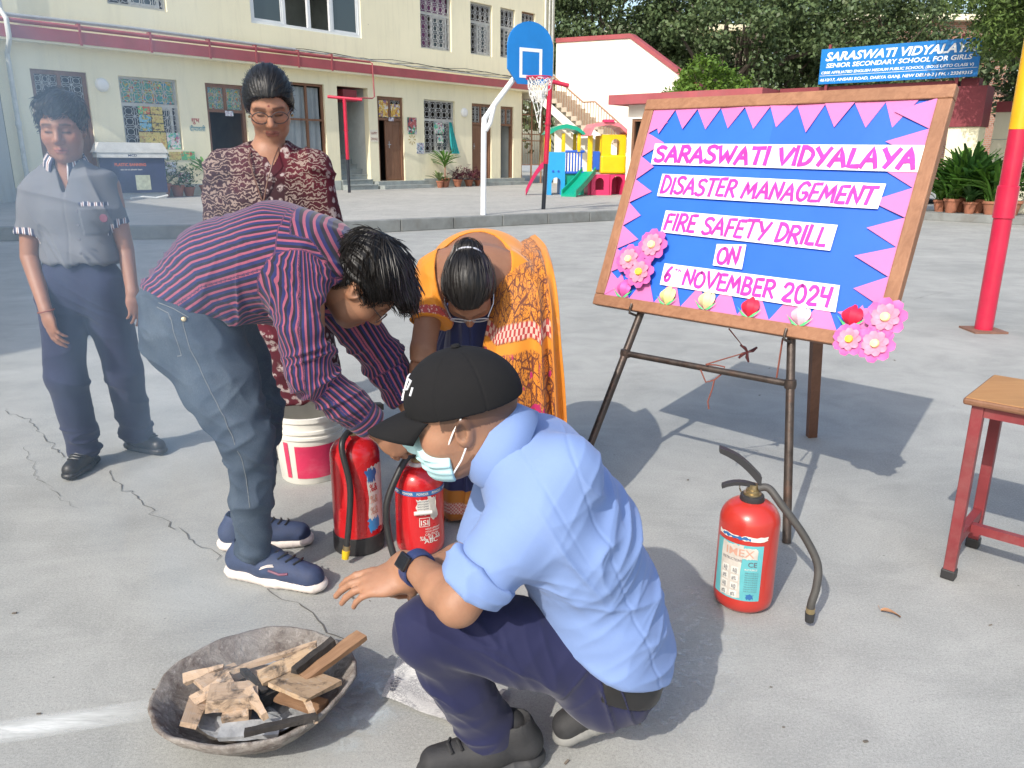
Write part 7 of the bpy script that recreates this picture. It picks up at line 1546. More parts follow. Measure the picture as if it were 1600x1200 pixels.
def on_surface(f, p, n=14):
    p = f32(p)[None]
    for _ in range(n):
        d = f(p); e = 1e-3; g = np.stack([(f(p + f32(v) * e) - d) / e for v in np.eye(3)], 1); g /= np.linalg.norm(g) + 1e-9; p = p - d[:, None] * g * .8
    return p[0], g[0]
def stitch(pxs, Y, f, parent, r=.0011, name='stitching', mt=None):
    P = []
    for (x0, y0), (x1, y1) in zip(pxs[:-1], pxs[1:]):
        for k in range(6): q, g = on_surface(f, PY(x0 + (x1 - x0) * k / 6, y0 + (y1 - y0) * k / 6, Y)); q = q + g * .0; P.append(q + g * f.post(f32(q)[None])[0] + g * .0008)
    w = MB(); w.tube(P, r, 5); return w.build(name, mt or m_thr, parent, smooth=True)
trj = disp(tr, foldj)
stitch([(280, 500), (290, 550), (312, 600), (345, 660), (372, 740), (392, 830)], 2.08, trj, j2); stitch([(222, 470), (255, 485), (262, 500)], 2.12, trj, j2); stitch([(255, 490), (270, 540), (272, 562), (262, 565)], 2.1, trj, j2); stitch([(218, 455), (260, 470), (300, 492)], 2.1, trj, j2)
q, g = on_surface(trj, PY(283, 494, 2.1)); w = MB(); w.lathe([(0, .004), (.006, .003), (.008, 0)], (0, 0, 0), 12, basis(q + g * .004, unit(np.cross(g, Z_)), unit(np.cross(np.cross(g, Z_), g)), g)); w.build('rivet', m_brass, j2, smooth=True)
m_nav = mat('navy_mesh_shoe', (.03, .045, .1), .7, .25, 30, .25, 260); m_sol = mat('cream_sole', (.72, .64, .58), .6, .08, 14, dirt=.2); m_plum = mat('plum_patch', (.16, .04, .08), .5, .2, 20)
sA = shoe('shoe', G(358, 893), G(515, 925), bmn, m_nav, m_sol, lace=m_lea, wd=.05); shoe('shoe', G(345, 856) + [.0, 0, 0], G(492, 848), bmn, m_nav, m_sol, lace=m_lea, wd=.049)
# hair
def hairline(q, back=-.055, ear=.012, front=.052):
    """height above which hair grows, from nape over the ear to the forehead"""
    y = q[:, 1]; return np.interp(y, [-.12, -.045, -.03, .018, .03, .055, .075, .12], [back, back, ear, ear, ear - .012, ear + .02, front, front]).astype(np.float32)
def hairf2(P):
    q = H2.loc(P); d = H2.base(q) - .006 - .024 * np.clip((q[:, 2] - .0) / .09, 0, 1); d = smin(d, el((0.01, .088, .085), (.06, .045, .03))(f32(q)), .035)
    return smax(d, hairline(q, -.05, .006, .06) - q[:, 2], .006) * H2.k
hairf2.bb = (H2.p - .22, H2.p + .22)
def hairdisp(h, seed, fx=55, fz=6, amp=.004):
    def g(V):
        q = h.loc(V); ang = np.arctan2(q[:, 0], q[:, 2] - .0); s = np.stack([ang * 11 + 1.5 * vnoise(q * 14, seed), q[:, 1] * fz * 2, np.linalg.norm(q, axis=1) * 10], 1)
        return amp * vnoise(s, seed) + amp * .7 * vnoise(s * f32([2.7, 1.4, 1]), seed + 1) + amp * .5 * vnoise(s * f32([6, 1.6, 1]), seed + 2)
    return g
def hair_attr(h, seed):
    def g(V):
        q = h.loc(V); ang = np.arctan2(q[:, 0], q[:, 2]); return np.stack([ang * 34 + 2 * vnoise(q * 12, seed), q[:, 1] * 9, np.linalg.norm(q, axis=1) * 12], 1)
    return g
hr = solid('hair', disp(hairf2, hairdisp(H2, 71, amp=.005)), .003, m_hair, bmn, {'strand': hair_attr(H2, 71)}); strands(H2, hr, hairf2, 1100, 3, .07, .004, (0, -.07, .13), (0, .5, -.1), .0013)
def locks(h, parent, starts, seed, L=.06, r=.004, drop=.5, bend=(.0, .4, -.6)):
    q = random.Random(seed); w = MB()
    for (x, y, z) in starts:
        d = unit([q.uniform(-.4, .4) + bend[0], bend[1] + q.uniform(-.3, .3), bend[2] + q.uniform(-.3, .3)]); p = np.array([x, y, z]); P = [h.w(p)]
        for i in range(1, 5): p = p + d * L / 4; d = unit(d + np.array([q.uniform(-.2, .2), -.05, -drop * .4])); P.append(h.w(p))
        w.tube(P, [r, r * 1.1, r * .9, r * .6, r * .15], 5, flat=.5)
    return w.build('hair_lock', m_hair, parent, smooth=True)
locks(H2, hr, [(x, .1 + .02 * math.sin(k), .085 + .012 * math.cos(3 * k)) for k, x in enumerate(np.linspace(-.065, .065, 26))], 5, .05, .004, .3, (0, .9, -.25))
specs(H2, bmn, m_rimd, m_lens)
w = MB(); p = PY(520, 487, 2.42); w.tube([p + .022 * np.array([math.cos(a), 0, .25 * math.sin(a)]) for a in np.linspace(0, 2 * math.pi, 17)], .003, 6, False)
# ------------------------------------------------------------------ woman in orange blouse and blue saree, bending
swn = thing('person', 'woman in orange blouse and navy saree bending down with hair tied back', 'person', (-.15, 2.9, 0))
hp, mb_, sh_, nk = PY(768, 452, 3.16), PY(752, 418, 2.95), PY(742, 432, 2.72), PY(735, 440, 2.64)
aR0, aR1, aR2 = PY(677, 452, 2.68), PY(661, 545, 2.55), PY(645, 660, 2.48); aL0, aL1, aL2 = PY(812, 455, 2.70), PY(830, 560, 2.60), PY(735, 690, 2.52)
H3 = Head(PY(733, 452, 2.535), unit([.02, -.42, -.9]), unit([0, -.93, .4]), 1.0, female=True)
tors = loft([(hp, .175, .15, X_), (mb_, .165, .125, X_), (sh_, .175, .095, X_), (nk, .08, .06, X_)], .06)
arm3 = uni([chain([aR0, aR1, aR2], [.05, .042, .028], .01), (chain([aL0, aL1, aL2], [.05, .042, .028], .01), .02)], .02); h3a = hand(aR2, (.1, -.1, -1), (-.8, -.4, 0), 1, .9); h3b = hand(aL2, (-.4, -.2, -.9), (.6, -.6, 0), -1, .9)
b3 = uni([tors, (H3.sdf(), .02), (rc(nk, H3.w((0, -.03, -.06)), .054, .048), .03), (arm3, .03), (h3a, .01), (h3b, .01)], .02); sk3 = (.27, .135, .08)
multi('body', b3, [(np.minimum(H3.p - .15, sh_ - [.25, .2, .25]), np.maximum(H3.p + .15, sh_ + [.25, .3, .2]), .0045), (None, None, .012)], m_skin, swn, {'tone': tones(sk3, [(H3, {})])})
m_ora, t_, b_ = new_mat('orange_blouse_cloth'); at = t_.nodes.new('ShaderNodeAttribute'); at.attribute_name = 'trim'; v_ = coords(t_, 'Object'); vo = N(t_, 'ShaderNodeTexVoronoi'); vo.inputs['Scale'].default_value = 130; t_.links.new(v_, vo.inputs['Vector'])
bord = mixc(t_, ramp(t_, vo.outputs['Distance'], [(.25, 1.0), (.4, 0.0)]), (.42, .05, .05), (.7, .5, .42)); nn_ = noise(t_, 7, 4, .6, v_); t_.links.new(mixc(t_, at.outputs['Fac'], mixc(t_, nn_, (.62, .2, .005), (.72, .27, .01)), bord), b_.inputs['Base Color']); b_.inputs['Roughness'].default_value = .7; b_.inputs['Sheen Weight'].default_value = .2
sd3 = unit(aR1 - aR0); ce = aR0 + (aR1 - aR0) * .55
blo = uni([grow(loft([(hp, .178, .152, X_), (mb_, .17, .128, X_), (sh_, .18, .1, X_), (nk + (sh_ - nk) * .4, .12, .075, X_)], .05), .006), (cut(chain([aR0 + np.array([.03, .03, .01]), aR1], [.078, .062], .02), half(ce, sd3), k=.004), .04), (cut(chain([aL0 + np.array([-.03, .03, .01]), aL1], [.078, .062], .02), half(aL0 + (aL1 - aL0) * .55, unit(aL1 - aL0))), .04)], .04)
blo = sub(blo, el(PY(741, 425, 2.72), (.135, .24, .19)), k=.006)
def f3(P): a = f32(P); return wr(a, unit([.4, .5, 1]), 12, 4, .004, 81) + blob(a, aR0 + np.array([.02, -.05, -.06]), .11) * wr(a, unit([.8, 0, .5]), 34, 6, .009, 83)
solid('blouse', disp(blo, f3), .0045, m_ora, swn, {'trim': lambda V: ((np.abs((V - f32(ce)) @ f32(sd3) + .02) < .014) & (V[:, 0] < aR0[0] + .09)).astype(np.float32)})
m_sar, t_, b_ = new_mat('navy_saree_cloth'); v_ = coords(t_, 'Object'); sp2 = t_.nodes.new('ShaderNodeSeparateXYZ'); t_.links.new(v_, sp2.inputs[0]); z_ = sp2.outputs[2]; ck = N(t_, 'ShaderNodeTexChecker'); ck.inputs['Scale'].default_value = 160; ck.inputs['Color1'].default_value = (.5, .12, .1, 1); ck.inputs['Color2'].default_value = (.62, .45, .36, 1); t_.links.new(v_, ck.inputs['Vector'])
c = mixc(t_, ramp(t_, z_, [(.1305, 1.0), (.1315, 0.0)]), (.008, .016, .085), (.45, .16, .01)); c = mixc(t_, ramp(t_, z_, [(.085, 1.0), (.087, 0.0)]), c, ck.outputs[0]); c = mixc(t_, ramp(t_, z_, [(.044, 1.0), (.046, 0.0)]), c, (.4, .13, .01)); t_.links.new(c, b_.inputs['Base Color']); b_.inputs['Roughness'].default_value = .65; b_.inputs['Sheen Weight'].default_value = .3
gx = PY(742, 800, 2.86)[0]
sk = loft([(hp + np.array([0, -.0, .0]), .185, .165, X_), ((gx + .02, 3.0, .62), .2, .17, X_), ((gx, 2.9, .3), .2, .19, X_), ((gx - .01, 2.86, .0), .225, .2, X_)], .08)
sk = cut(uni([sk, (rc(sh_ + np.array([.02, .0, -.1]), (gx, 2.84, .45), .1, .14), .06)], .05), half((0, 0, .018), -Z_), k=.01)
def f3s(P): a = f32(P); t = np.arctan2(a[:, 0] - gx, a[:, 1] - 2.95); q = np.stack([t * 7, a[:, 2] * 1.5, a[:, 1] * 0], 1); return .013 * (1 - 2 * np.abs(vnoise(q, 3))) + wr(a, unit([.5, .4, 1]), 9, 4, .006, 91)
solid('saree', disp(sk, f3s), .006, m_sar, swn)
# pallu: the printed end of the saree over one shoulder
m_pal, t_, b_ = new_mat('printed_pallu'); at = t_.nodes.new('ShaderNodeAttribute'); at.attribute_name = 'pv'; sp2 = t_.nodes.new('ShaderNodeSeparateColor'); t_.links.new(at.outputs['Color'], sp2.inputs[0]); uu, vv2 = sp2.outputs[0], sp2.outputs[1]
cv = t_.nodes.new('ShaderNodeCombineXYZ'); t_.links.new(math_(t_, 'MULTIPLY', uu, 7.0), cv.inputs[0]); t_.links.new(math_(t_, 'MULTIPLY', vv2, 9.0), cv.inputs[1])
wvp = N(t_, 'ShaderNodeTexVoronoi', feature='DISTANCE_TO_EDGE'); wvp.inputs['Scale'].default_value = 2.2; t_.links.new(cv.outputs[0], wvp.inputs['Vector']); ng = noise(t_, 6, 3, .6, cv.outputs[0], 2.5)
pat = math_(t_, 'MAXIMUM', ramp(t_, wvp.outputs['Distance'], [(.03, 1.0), (.07, 0.0)]), ramp(t_, ng, [(.52, 0.0), (.56, 1.0)])); cpal = mixc(t_, pat, (.58, .2, .01), (.11, .022, .006))
mag = noise(t_, 1.4, 2, .5, cv.outputs[0], 1.0); low = ramp(t_, vv2, [(.58, 0.0), (.6, 1.0)]); cpal = mixc(t_, math_(t_, 'MULTIPLY', low, ramp(t_, mag, [(.6, 0.0), (.63, 1.0)])), cpal, (.36, .005, .09))
bandp = math_(t_, 'MULTIPLY', ramp(t_, vv2, [(.49, 0.0), (.495, 1.0)]), ramp(t_, vv2, [(.545, 1.0), (.55, 0.0)])); ckp = N(t_, 'ShaderNodeTexChecker'); ckp.inputs['Scale'].default_value = 5; ckp.inputs['Color1'].default_value = (.36, .03, .03, 1); ckp.inputs['Color2'].default_value = (.6, .4, .32, 1); t_.links.new(cv.outputs[0], ckp.inputs['Vector']); cpal = mixc(t_, bandp, cpal, ckp.outputs[0])
bo2 = math_(t_, 'MULTIPLY', ramp(t_, vv2, [(.55, 0.0), (.555, 1.0)]), ramp(t_, vv2, [(.585, 1.0), (.59, 0.0)])); cpal = mixc(t_, bo2, cpal, (.62, .22, .01)); edge_ = ramp(t_, uu, [(.87, 0.0), (.88, 1.0)]); cpal = mixc(t_, math_(t_, 'MULTIPLY', edge_, .9), cpal, (.6, .21, .01))
t_.links.new(cpal, b_.inputs['Base Color']); b_.inputs['Roughness'].default_value = .7; b_.inputs['Sheen Weight'].default_value = .2
rows = [((778, 392), (836, 366), 3.04), ((782, 402), (852, 384), 2.86), ((776, 432), (862, 418), 2.66), ((768, 480), (870, 472), 2.59), ((756, 540), (874, 540), 2.565), ((748, 605), (880, 612), 2.56), ((756, 680), (884, 690), 2.575), ((770, 760), (880, 770), 2.61)]
nu, nv = 70, 60; V = []; A = []
for j in range(nv + 1):
    u_ = j / nv * (len(rows) - 1); i0 = min(int(u_), len(rows) - 2); t = u_ - i0; i_ = [max(i0 - 1, 0), i0, i0 + 1, min(i0 + 2, len(rows) - 1)]
    def cr(g): p0, p1, p2, p3 = [np.asarray(g(rows[k]), float) for k in i_]; return .5 * (2 * p1 + (p2 - p0) * t + (2 * p0 - 5 * p1 + 4 * p2 - p3) * t * t + (3 * p1 - p0 - 3 * p2 + p3) * t ** 3)
    a, b, Yr = cr(lambda r_: r_[0]), cr(lambda r_: r_[1]), float(cr(lambda r_: [r_[2]])[0])
    for i in range(nu + 1):
        u = i / nu; px = a + (b - a) * u; p = PY(px[0], px[1], Yr); amp = .005 + .014 * min(1, j / nv * 1.6); ph = 2 * math.pi * (3.1 * u + 1.3 * u * u + .55 * math.sin(5 * u + 1) + .3 * math.sin(j * .06 + 3 * u))
        p = p + np.array([.35 * amp * math.cos(ph), -amp * math.sin(ph) - .05 * math.sin(math.pi * u), -.01 * math.sin(ph) * (j > 10)]); V.append(p); A.append((u, j / nv, 0))
w = link('pallu', mesh_from('pallu', V, np.array([(j * (nu + 1) + i, j * (nu + 1) + i + 1, (j + 1) * (nu + 1) + i + 1, (j + 1) * (nu + 1) + i) for j in range(nv) for i in range(nu)]), True, {'pv': A}), m_pal, swn); md_ = w.modifiers.new('thick', 'SOLIDIFY'); md_.thickness = .003; md_.offset = 0
def hairf3(P):
    q = H3.loc(P); d = H3.base(q) - .012; d = smin(d, el((0, -.11, .06), (.045, .035, .045))(f32(q)), .012); side = -(q[:, 2] - .012 - 1.0 * np.clip(q[:, 1] - .0, 0, .06) + .5 * np.clip(-q[:, 1], 0, .12)); return smax(d, side, .008) * H3.k
hairf3.bb = (H3.p - .2, H3.p + .2); hr = solid('hair', disp(hairf3, hairdisp(H3, 75, amp=.0015)), .0035, m_hair, swn, {'strand': hair_attr(H3, 75)}); strands(H3, hr, hairf3, 420, 4, .07, .0015, (0, .1, .05), (0, -.6, .2), .0009)
w = MB(); w.tube([H3.w((.045 * math.cos(a), -.096 - .01 * math.sin(a), .06 + .045 * math.sin(a))) for a in np.linspace(0, 2 * math.pi, 21)], .003, 6, False); w.build('hair_tie', mat('pale_hair_tie', (.6, .62, .7), .6, .1, 10), hr, smooth=True)
specs(H3, swn, mat('metal_rim', (.5, .5, .52), .3, .05, 10, metal=.6), m_lens)
# ------------------------------------------------------------------ standing woman in maroon printed kurta
wmn = thing('person', 'standing woman with glasses in maroon floral printed kurta looking down', 'person', (-1.0, 3.25, 0)); YW = 3.25
hw = lambda x, y, dy=0: PY(x, y, YW + dy)
H4 = Head(hw(421, 164, -.03), unit([.24, -.86, -.42]), unit([.05, -.36, .93]), 1.06, female=True)
nk, sh_, chs, wst, hpz, knz = hw(420, 238), hw(420, 262, .02), hw(422, 320, .02), hw(428, 410, .02), hw(432, 490, .02), hw(455, 620, .02)
a0, a1, a2 = hw(350, 272), hw(338, 390, .0), hw(380, 480, -.12); b0, b1, b2 = hw(492, 262), hw(514, 375, .02), hw(505, 475, -.1)
tb = loft([(nk, .06, .055, X_), (sh_, .17, .08, X_), (chs, .165, .115, X_), (wst, .15, .115, X_), (hpz, .175, .13, X_)], .05)
la, lb_ = np.array([knz[0] - .08, YW + .18, 0]), np.array([knz[0] + .07, YW + .19, 0]); lg = uni([chain([hpz + [-.08, 0, -.1], la + [0, -.04, .45], la + [0, 0, .06]], [.07, .05, .036]), chain([hpz + [.08, 0, -.1], lb_ + [0, -.04, .45], lb_ + [0, 0, .06]], [.07, .05, .036])], .02)
ar = uni([chain([a0, a1, a2], [.045, .038, .026]), chain([b0, b1, b2], [.045, .038, .026])], .02); ha = hand(a2, (.5, -.3, -.8), (-.5, -.8, 0), -1, .92); hb = hand(b2, (.0, -.3, -.95), (.9, 0, 0), 1, .92)
b4 = uni([tb, (H4.sdf(), .02), (rc(nk, H4.w((0, -.025, -.06)), .055, .05), .03), (ar, .03), (lg, .03), (ha, .012), (hb, .012)], .02); sk4 = (.36, .185, .115)
def bindi(V, c): q = H4.loc(V); m = ((q[:, 0] ** 2 + (q[:, 2] - .034) ** 2) < .0032 ** 2) & (q[:, 1] > .06); c[m] = (.12, .01, .015); return c
multi('body', b4, [(H4.p - [.2, .22, .42], H4.p + [.2, .16, .16], .0036), (None, None, .012)], m_skin, wmn, {'tone': tones(sk4, [(H4, {})], 0, bindi)})
m_kur, t_, b_ = new_mat('maroon_printed_cotton'); v_ = coords(t_, 'Object'); at = t_.nodes.new('ShaderNodeAttribute'); at.attribute_name = 'zone'
wn = t_.nodes.new('ShaderNodeTexWave'); wn.wave_type = 'BANDS'; wn.bands_direction = 'Z'; wn.inputs['Scale'].default_value = 17; wn.inputs['Distortion'].default_value = 13; wn.inputs['Detail'].default_value = 3; wn.inputs['Detail Scale'].default_value = 2.2; t_.links.new(v_, wn.inputs['Vector'])
wave = ramp(t_, wn.outputs['Fac'], [(.7, 0.0), (.78, 1.0)]); vf = N(t_, 'ShaderNodeTexVoronoi', feature='SMOOTH_F1'); vf.inputs['Scale'].default_value = 38; t_.links.new(v_, vf.inputs['Vector']); nf = noise(t_, 60, 3, .7, v_)
flw = math_(t_, 'MULTIPLY', ramp(t_, vf.outputs['Distance'], [(.3, 1.0), (.42, 0.0)]), ramp(t_, nf, [(.42, 0.0), (.5, 1.0)])); red = noise(t_, 3, 2, .5, v_); base = mixc(t_, ramp(t_, red, [(.4, 0.0), (.65, 1.0)]), (.035, .014, .018), (.1, .012, .022))
c = mixc(t_, math_(t_, 'MULTIPLY', wave, math_(t_, 'SUBTRACT', 1.0, at.outputs['Fac'])), base, (.25, .19, .165)); c = mixc(t_, math_(t_, 'MULTIPLY', flw, at.outputs['Fac']), c, (.34, .28, .27)); t_.links.new(c, b_.inputs['Base Color']); b_.inputs['Roughness'].default_value = .85; b_.inputs['Specular IOR Level'].default_value = .2
kur = uni([grow(loft([(nk + [0, .02, -.02], .075, .06, X_), (sh_, .19, .09, X_), (chs, .185, .135, X_), (wst, .185, .135, X_), (hpz, .21, .155, X_), (knz + [0, 0, -.0], .22, .16, X_)], .05), .008), (cut(chain([a0, a1, a2], [.075, .066, .055], .02), half(a2 - unit(a2 - a1) * .05, unit(a2 - a1))), .03), (cut(chain([b0, b1, b2], [.075, .066, .055], .02), half(b2 - unit(b2 - b1) * .05, unit(b2 - b1))), .03)], .03)
kur = cut(kur, half(hw(480, 616), -Z_), k=.006)
vt = hw(424, 258, -.12); kur = sub(kur, lambda P: np.maximum(np.abs(P[:, 0] - vt[0] + .012) * .85 - .42 * (P[:, 2] - vt[2]) , (P[:, 1] - (YW + .01))), el(nk + [0, 0, .03], (.075, .075, .05)), k=.004)
def f4(P): a = f32(P); return wr(a, unit([.3, .2, 1]), 9, 4, .008, 101) + wr(a, unit([1, .2, .3]), 16, 3, .005, 103) + blob(a, a0 + np.array([.05, -.05, -.08]), .13) * wr(a, unit([.7, 0, .7]), 26, 5, .009, 105)
def zone(V): x = (V[:, 0] - vt[0]); z = V[:, 2]; return np.clip(((np.abs(x) < .04 + .25 * np.maximum(z - vt[2] + .02, 0)) & (V[:, 1] < YW)) | (x > .19 + .0 * z) | (z < wst[2] - .1), 0, 1).astype(np.float32)
solid('kurta', disp(kur, f4), .005, m_kur, wmn, {'zone': zone})
solid('trousers', uni([chain([la + [0, -.1, .62], la + [0, 0, .3], la + [0, 0, .08]], [.08, .078, .07]), chain([lb_ + [0, -.1, .62], lb_ + [0, 0, .3], lb_ + [0, 0, .08]], [.08, .078, .07])], .01), .008, mat('maroon_trouser', (.07, .01, .018), .8, .2, 10), wmn)
for l in (la, lb_): shoe('shoe', l + [0, .06, 0], l + [.02, -.17, 0], wmn, m_lea, m_lea, wd=.038, h=.006)
def hairf4(P):
    q = H4.loc(P); d = H4.base(q) - .015 - .0 * np.clip(q[:, 2] / .1, 0, 1); d = smin(d, el((0, -.1, -.03), (.06, .045, .06))(f32(q)), .03); side = np.where(q[:, 1] > -.02, -(q[:, 2] + .022 - 1.2 * np.clip(q[:, 1] - .012, 0, .07) + .35 * np.clip(.0 - q[:, 1], 0, .1)), -(q[:, 2] + .1)); return smax(d, side, .008) * H4.k
hairf4.bb = (H4.p - .24, H4.p + .24); hr = solid('hair', disp(hairf4, hairdisp(H4, 77, amp=.002)), .0035, m_hair, wmn, {'strand': hair_attr(H4, 77)}); strands(H4, hr, hairf4, 500, 6, .08, .002, (0, .09, .07), (0, -.8, -.2), .001)
specs(H4, wmn, m_rimd, m_lens, .03, .021)
w = MB()
for sx in (-1, 1): w.tube([nk + [sx * .052, -.02, .03], nk + [sx * .05, -.1, -.02], nk + [sx * .025, -.125, -.1], nk + [.004, -.135, -.19]], .003, 6)
w.build('necklace', mat('necklace_chain', (.12, .05, .03), .4, .3, 60), wmn, smooth=True)
for sx in (-1, 1): w = MB(); w.lathe([(0, .006), (.006, .002), (.005, -.004), (0, -.006)], tuple(H4.w((sx * .076, -.002, -.042))), 10); w.build('earring', m_brass, wmn, smooth=True)
# ------------------------------------------------------------------ schoolboy
boy = thing('person', 'schoolboy in grey uniform shirt and navy trousers standing in the smoke', 'person', (-1.75, 3.1, 0)); YB = 3.12
hb_ = lambda x, y, dy=0: PY(x, y, YB + dy)
H5 = Head(hb_(99, 200, -.0), unit([.22, -.95, -.16]), unit([.03, -.14, .98]), .98, female=True)
nk, sh_, chs, wst, hpz = hb_(103, 262, .03), hb_(108, 282, .03), hb_(115, 325, .03), hb_(125, 405, .03), hb_(128, 440, .03)
a0, a1, a2 = hb_(46, 296), hb_(46, 402, -.03), hb_(72, 486, -.15); b0, b1, b2 = hb_(172, 290, .06), hb_(196, 390, .08), hb_(207, 456, .02)
R1_, R2_, R3_ = hb_(92, 448), hb_(105, 590, -.03), G(128, 735) + [0, .04, .09]; L1_, L2_, L3_ = hb_(160, 446, .04), hb_(192, 575, .1), G(214, 708) + [0, .03, .09]
tb = loft([(nk, .052, .048, X_), (sh_, .105, .05, X_), (chs, .115, .07, X_), (wst, .1, .07, X_), (hpz, .11, .075, X_)], .04)
lg = uni([chain([R1_, R2_, R3_], [.07, .048, .036]), chain([L1_, L2_, L3_], [.07, .048, .036])], .02); ar = uni([chain([a0, a1, a2], [.038, .033, .023]), chain([b0, b1, b2], [.038, .033, .023])], .02)
ha = hand(a2 + [0, 0, -.005], (.25, -.12, -1), (-.55, -.8, .1), -1, .88, (.3, .32, .36, .42), (.2, .5), .05); hb2 = hand(b2 + [0, 0, -.005], (.1, -.05, -1), (.75, -.6, .0), 1, .86, (.35, .4, .45, .5), (.2, .4), .04)
b5 = uni([tb, (H5.sdf(), .02), (rc(nk, H5.w((0, -.025, -.06)), .052, .048), .03), (ar, .03), (lg, .03), (ha, .012), (hb2, .012)], .02); sk5 = (.3, .15, .095)
multi('body', b5, [(H5.p - [.16, .16, .3], H5.p + .16, .0036), (np.minimum(a1, a2) - [.08, .12, .22], np.maximum(a1, a2) + [.09, .12, .14], .0036), (np.minimum(b1, b2) - [.07, .12, .2], np.maximum(b1, b2) + [.1, .12, .14], .0036), (None, None, .012)], m_skin, boy, {'tone': tones(sk5, [(H5, {})])})
def check_mat(name, base):
    m, t, b = new_mat(name); at = t.nodes.new('ShaderNodeAttribute'); at.attribute_name = 'plaid'; sp = t.nodes.new('ShaderNodeSeparateColor'); t.links.new(at.outputs['Color'], sp.inputs[0]); c = (.02, .025, .06)
    v = coords(t, 'Object'); n = noise(t, 8, 4, .6, v); g = mixc(t, n, base, sc(base, 1.35))
    f1 = math_(t, 'FRACT', math_(t, 'MULTIPLY', sp.outputs[0], 42.0)); c = ramp(t, f1, [(0, (.03, .035, .08)), (.38, (.03, .035, .08)), (.42, (.6, .6, .62)), (.55, (.6, .6, .62)), (.58, (.25, .06, .04)), (.68, (.25, .06, .04)), (.72, (.6, .6, .62)), (.86, (.6, .6, .62)), (.9, (.03, .035, .08))])
    t.links.new(mixc(t, sp.outputs[2], g, c), b.inputs['Base Color']); b.inputs['Roughness'].default_value = .85; return m
m_gsh = check_mat('grey_uniform_cloth', (.11, .115, .13))
shirt = uni([grow(loft([(nk + [0, .0, -.02], .06, .055, X_), (sh_, .128, .066, X_), (chs, .138, .096, X_), (wst, .132, .098, X_), (wst + (wst - chs) * .06, .118, .085, X_)], .05), .006), (cut(chain([a0 + [.03, 0, .0], a1], [.058, .056], .02), half(a0 + (a1 - a0) * .66, unit(a1 - a0))), .03), (cut(chain([b0 + [-.03, 0, .0], b1], [.058, .056], .02), half(b0 + (b1 - b0) * .6, unit(b1 - b0))), .03)], .03)
nx5 = unit(H5.w((0, -.03, -.06)) - nk); shirt = sub(cut(shirt, half(wst + [0, 0, -.012], -Z_), k=.008), rc(nk, nk + nx5 * .2, .056, .07), lambda P: np.maximum(np.abs(P[:, 0] - hb_(112, 300)[0]) - .3 * (P[:, 2] - hb_(112, 300)[2]), P[:, 1] - YB + .02), k=.004)
def f5(P):
    a = f32(P); d = wr(a, unit([.3, .2, 1]), 9, 4, .005, 111) + wr(a, unit([1, .2, .35]), 14, 3, .006, 113) + blob(a, wst, .16) * wr(a, unit([1, 0, .6]), 24, 4, .01, 115) - .0025 * np.exp(-((a[:, 0] - hb_(118, 340)[0] - .02 * (a[:, 2] - 1)) / .003) ** 2) * (a[:, 1] < YB)
    pk = (np.abs(a[:, 0] - hb_(160, 350)[0]) < .045) & (np.abs(a[:, 2] - hb_(160, 345)[2]) < .05) & (a[:, 1] < YB); return d + .003 * pk
def plaid(V):
    o = np.zeros((len(V), 3), np.float32); ea = (V - f32(a0 + (a1 - a0) * .66)) @ f32(unit(a1 - a0)); eb = (V - f32(b0 + (b1 - b0) * .6)) @ f32(unit(b1 - b0)); dl_ = lambda A, B: np.linalg.norm(np.cross(V - f32(A), f32(unit(B - A))), axis=1); m1 = (ea > -.026) & (dl_(a0 + [.015, 0, 0], a1) < .066) & (ea < .03); m2 = (eb > -.026) & (dl_(b0 - [.015, 0, 0], b1) < .066) & (eb < .03)
    pk = (np.abs(V[:, 0] - hb_(160, 350)[0]) < .045) & (np.abs(V[:, 2] - hb_(160, 318)[2]) < .008) & (V[:, 1] < YB); o[:, 0] = V[:, 0] + .4 * V[:, 1]; o[:, 2] = (m1 | m2 | pk); return o
s5 = solid('shirt', disp(shirt, f5), .0045, m_gsh, boy, {'plaid': plaid})
co = collar_mesh(nk + nx5 * .018, frame3(unit([.1, -.95, -.3]), nx5), .06, .074, .03, .035, s5, m_gsh, 1.0, .7, front=1.0); me = co.data; at2 = me.attributes.new('plaid', 'FLOAT_COLOR', 'POINT'); cc2 = np.ones((len(me.vertices), 4), np.float32); cc2[:, 0] = (np.arange(len(me.vertices)) % 37) * .009; at2.data.foreach_set('color', cc2.ravel())
w = MB(); w.lathe([(0, .002), (.014, .002), (.016, 0)], (0, 0, 0), 16, basis(hb_(162, 341, -.083), X_, Z_, -Y_)); w.build('badge', mat('badge_maroon', (.12, .03, .06), .6, .2, 30), s5, smooth=True)
for k_ in range(4): w = MB(); w.lathe([(0, .002), (.005, .002), (.006, 0)], (0, 0, 0), 10, basis(hb_(120 + k_ * 2, 330 + 22 * k_, -.092), X_, Z_, -Y_)); w.build('button', m_dink, s5, smooth=True)
tr5 = uni([loft([(wst + [0, 0, .0], .128, .092, X_), (hpz + [0, 0, -.03], .14, .1, X_)], .04), (chain([R1_, R2_, R3_ + [0, 0, -.03]], [.088, .076, .066], .02), .04), (chain([L1_, L2_, L3_ + [0, 0, -.03]], [.088, .076, .066], .02), .04)], .02); tr5 = cut(tr5, half((0, 0, .055), -Z_), k=.005)
m_nvt = cloth('navy_uniform_trouser', (.022, .026, .06), (.032, .038, .085), .85, 1100, .2, .1)
def f5t(P): a = f32(P); d = wr(a, unit([.3, .2, 1]), 9, 4, .005, 121) + blob(a, R3_, .14) * wr(a, Z_, 30, 6, .011, 123) + blob(a, L3_, .14) * wr(a, Z_, 30, 6, .011, 125) + blob(a, hpz + [0, 0, -.1], .12) * wr(a, unit([.6, 0, .8]), 24, 4, .008, 127); return d
solid('trousers', disp(tr5, f5t), .0055, m_nvt, boy)
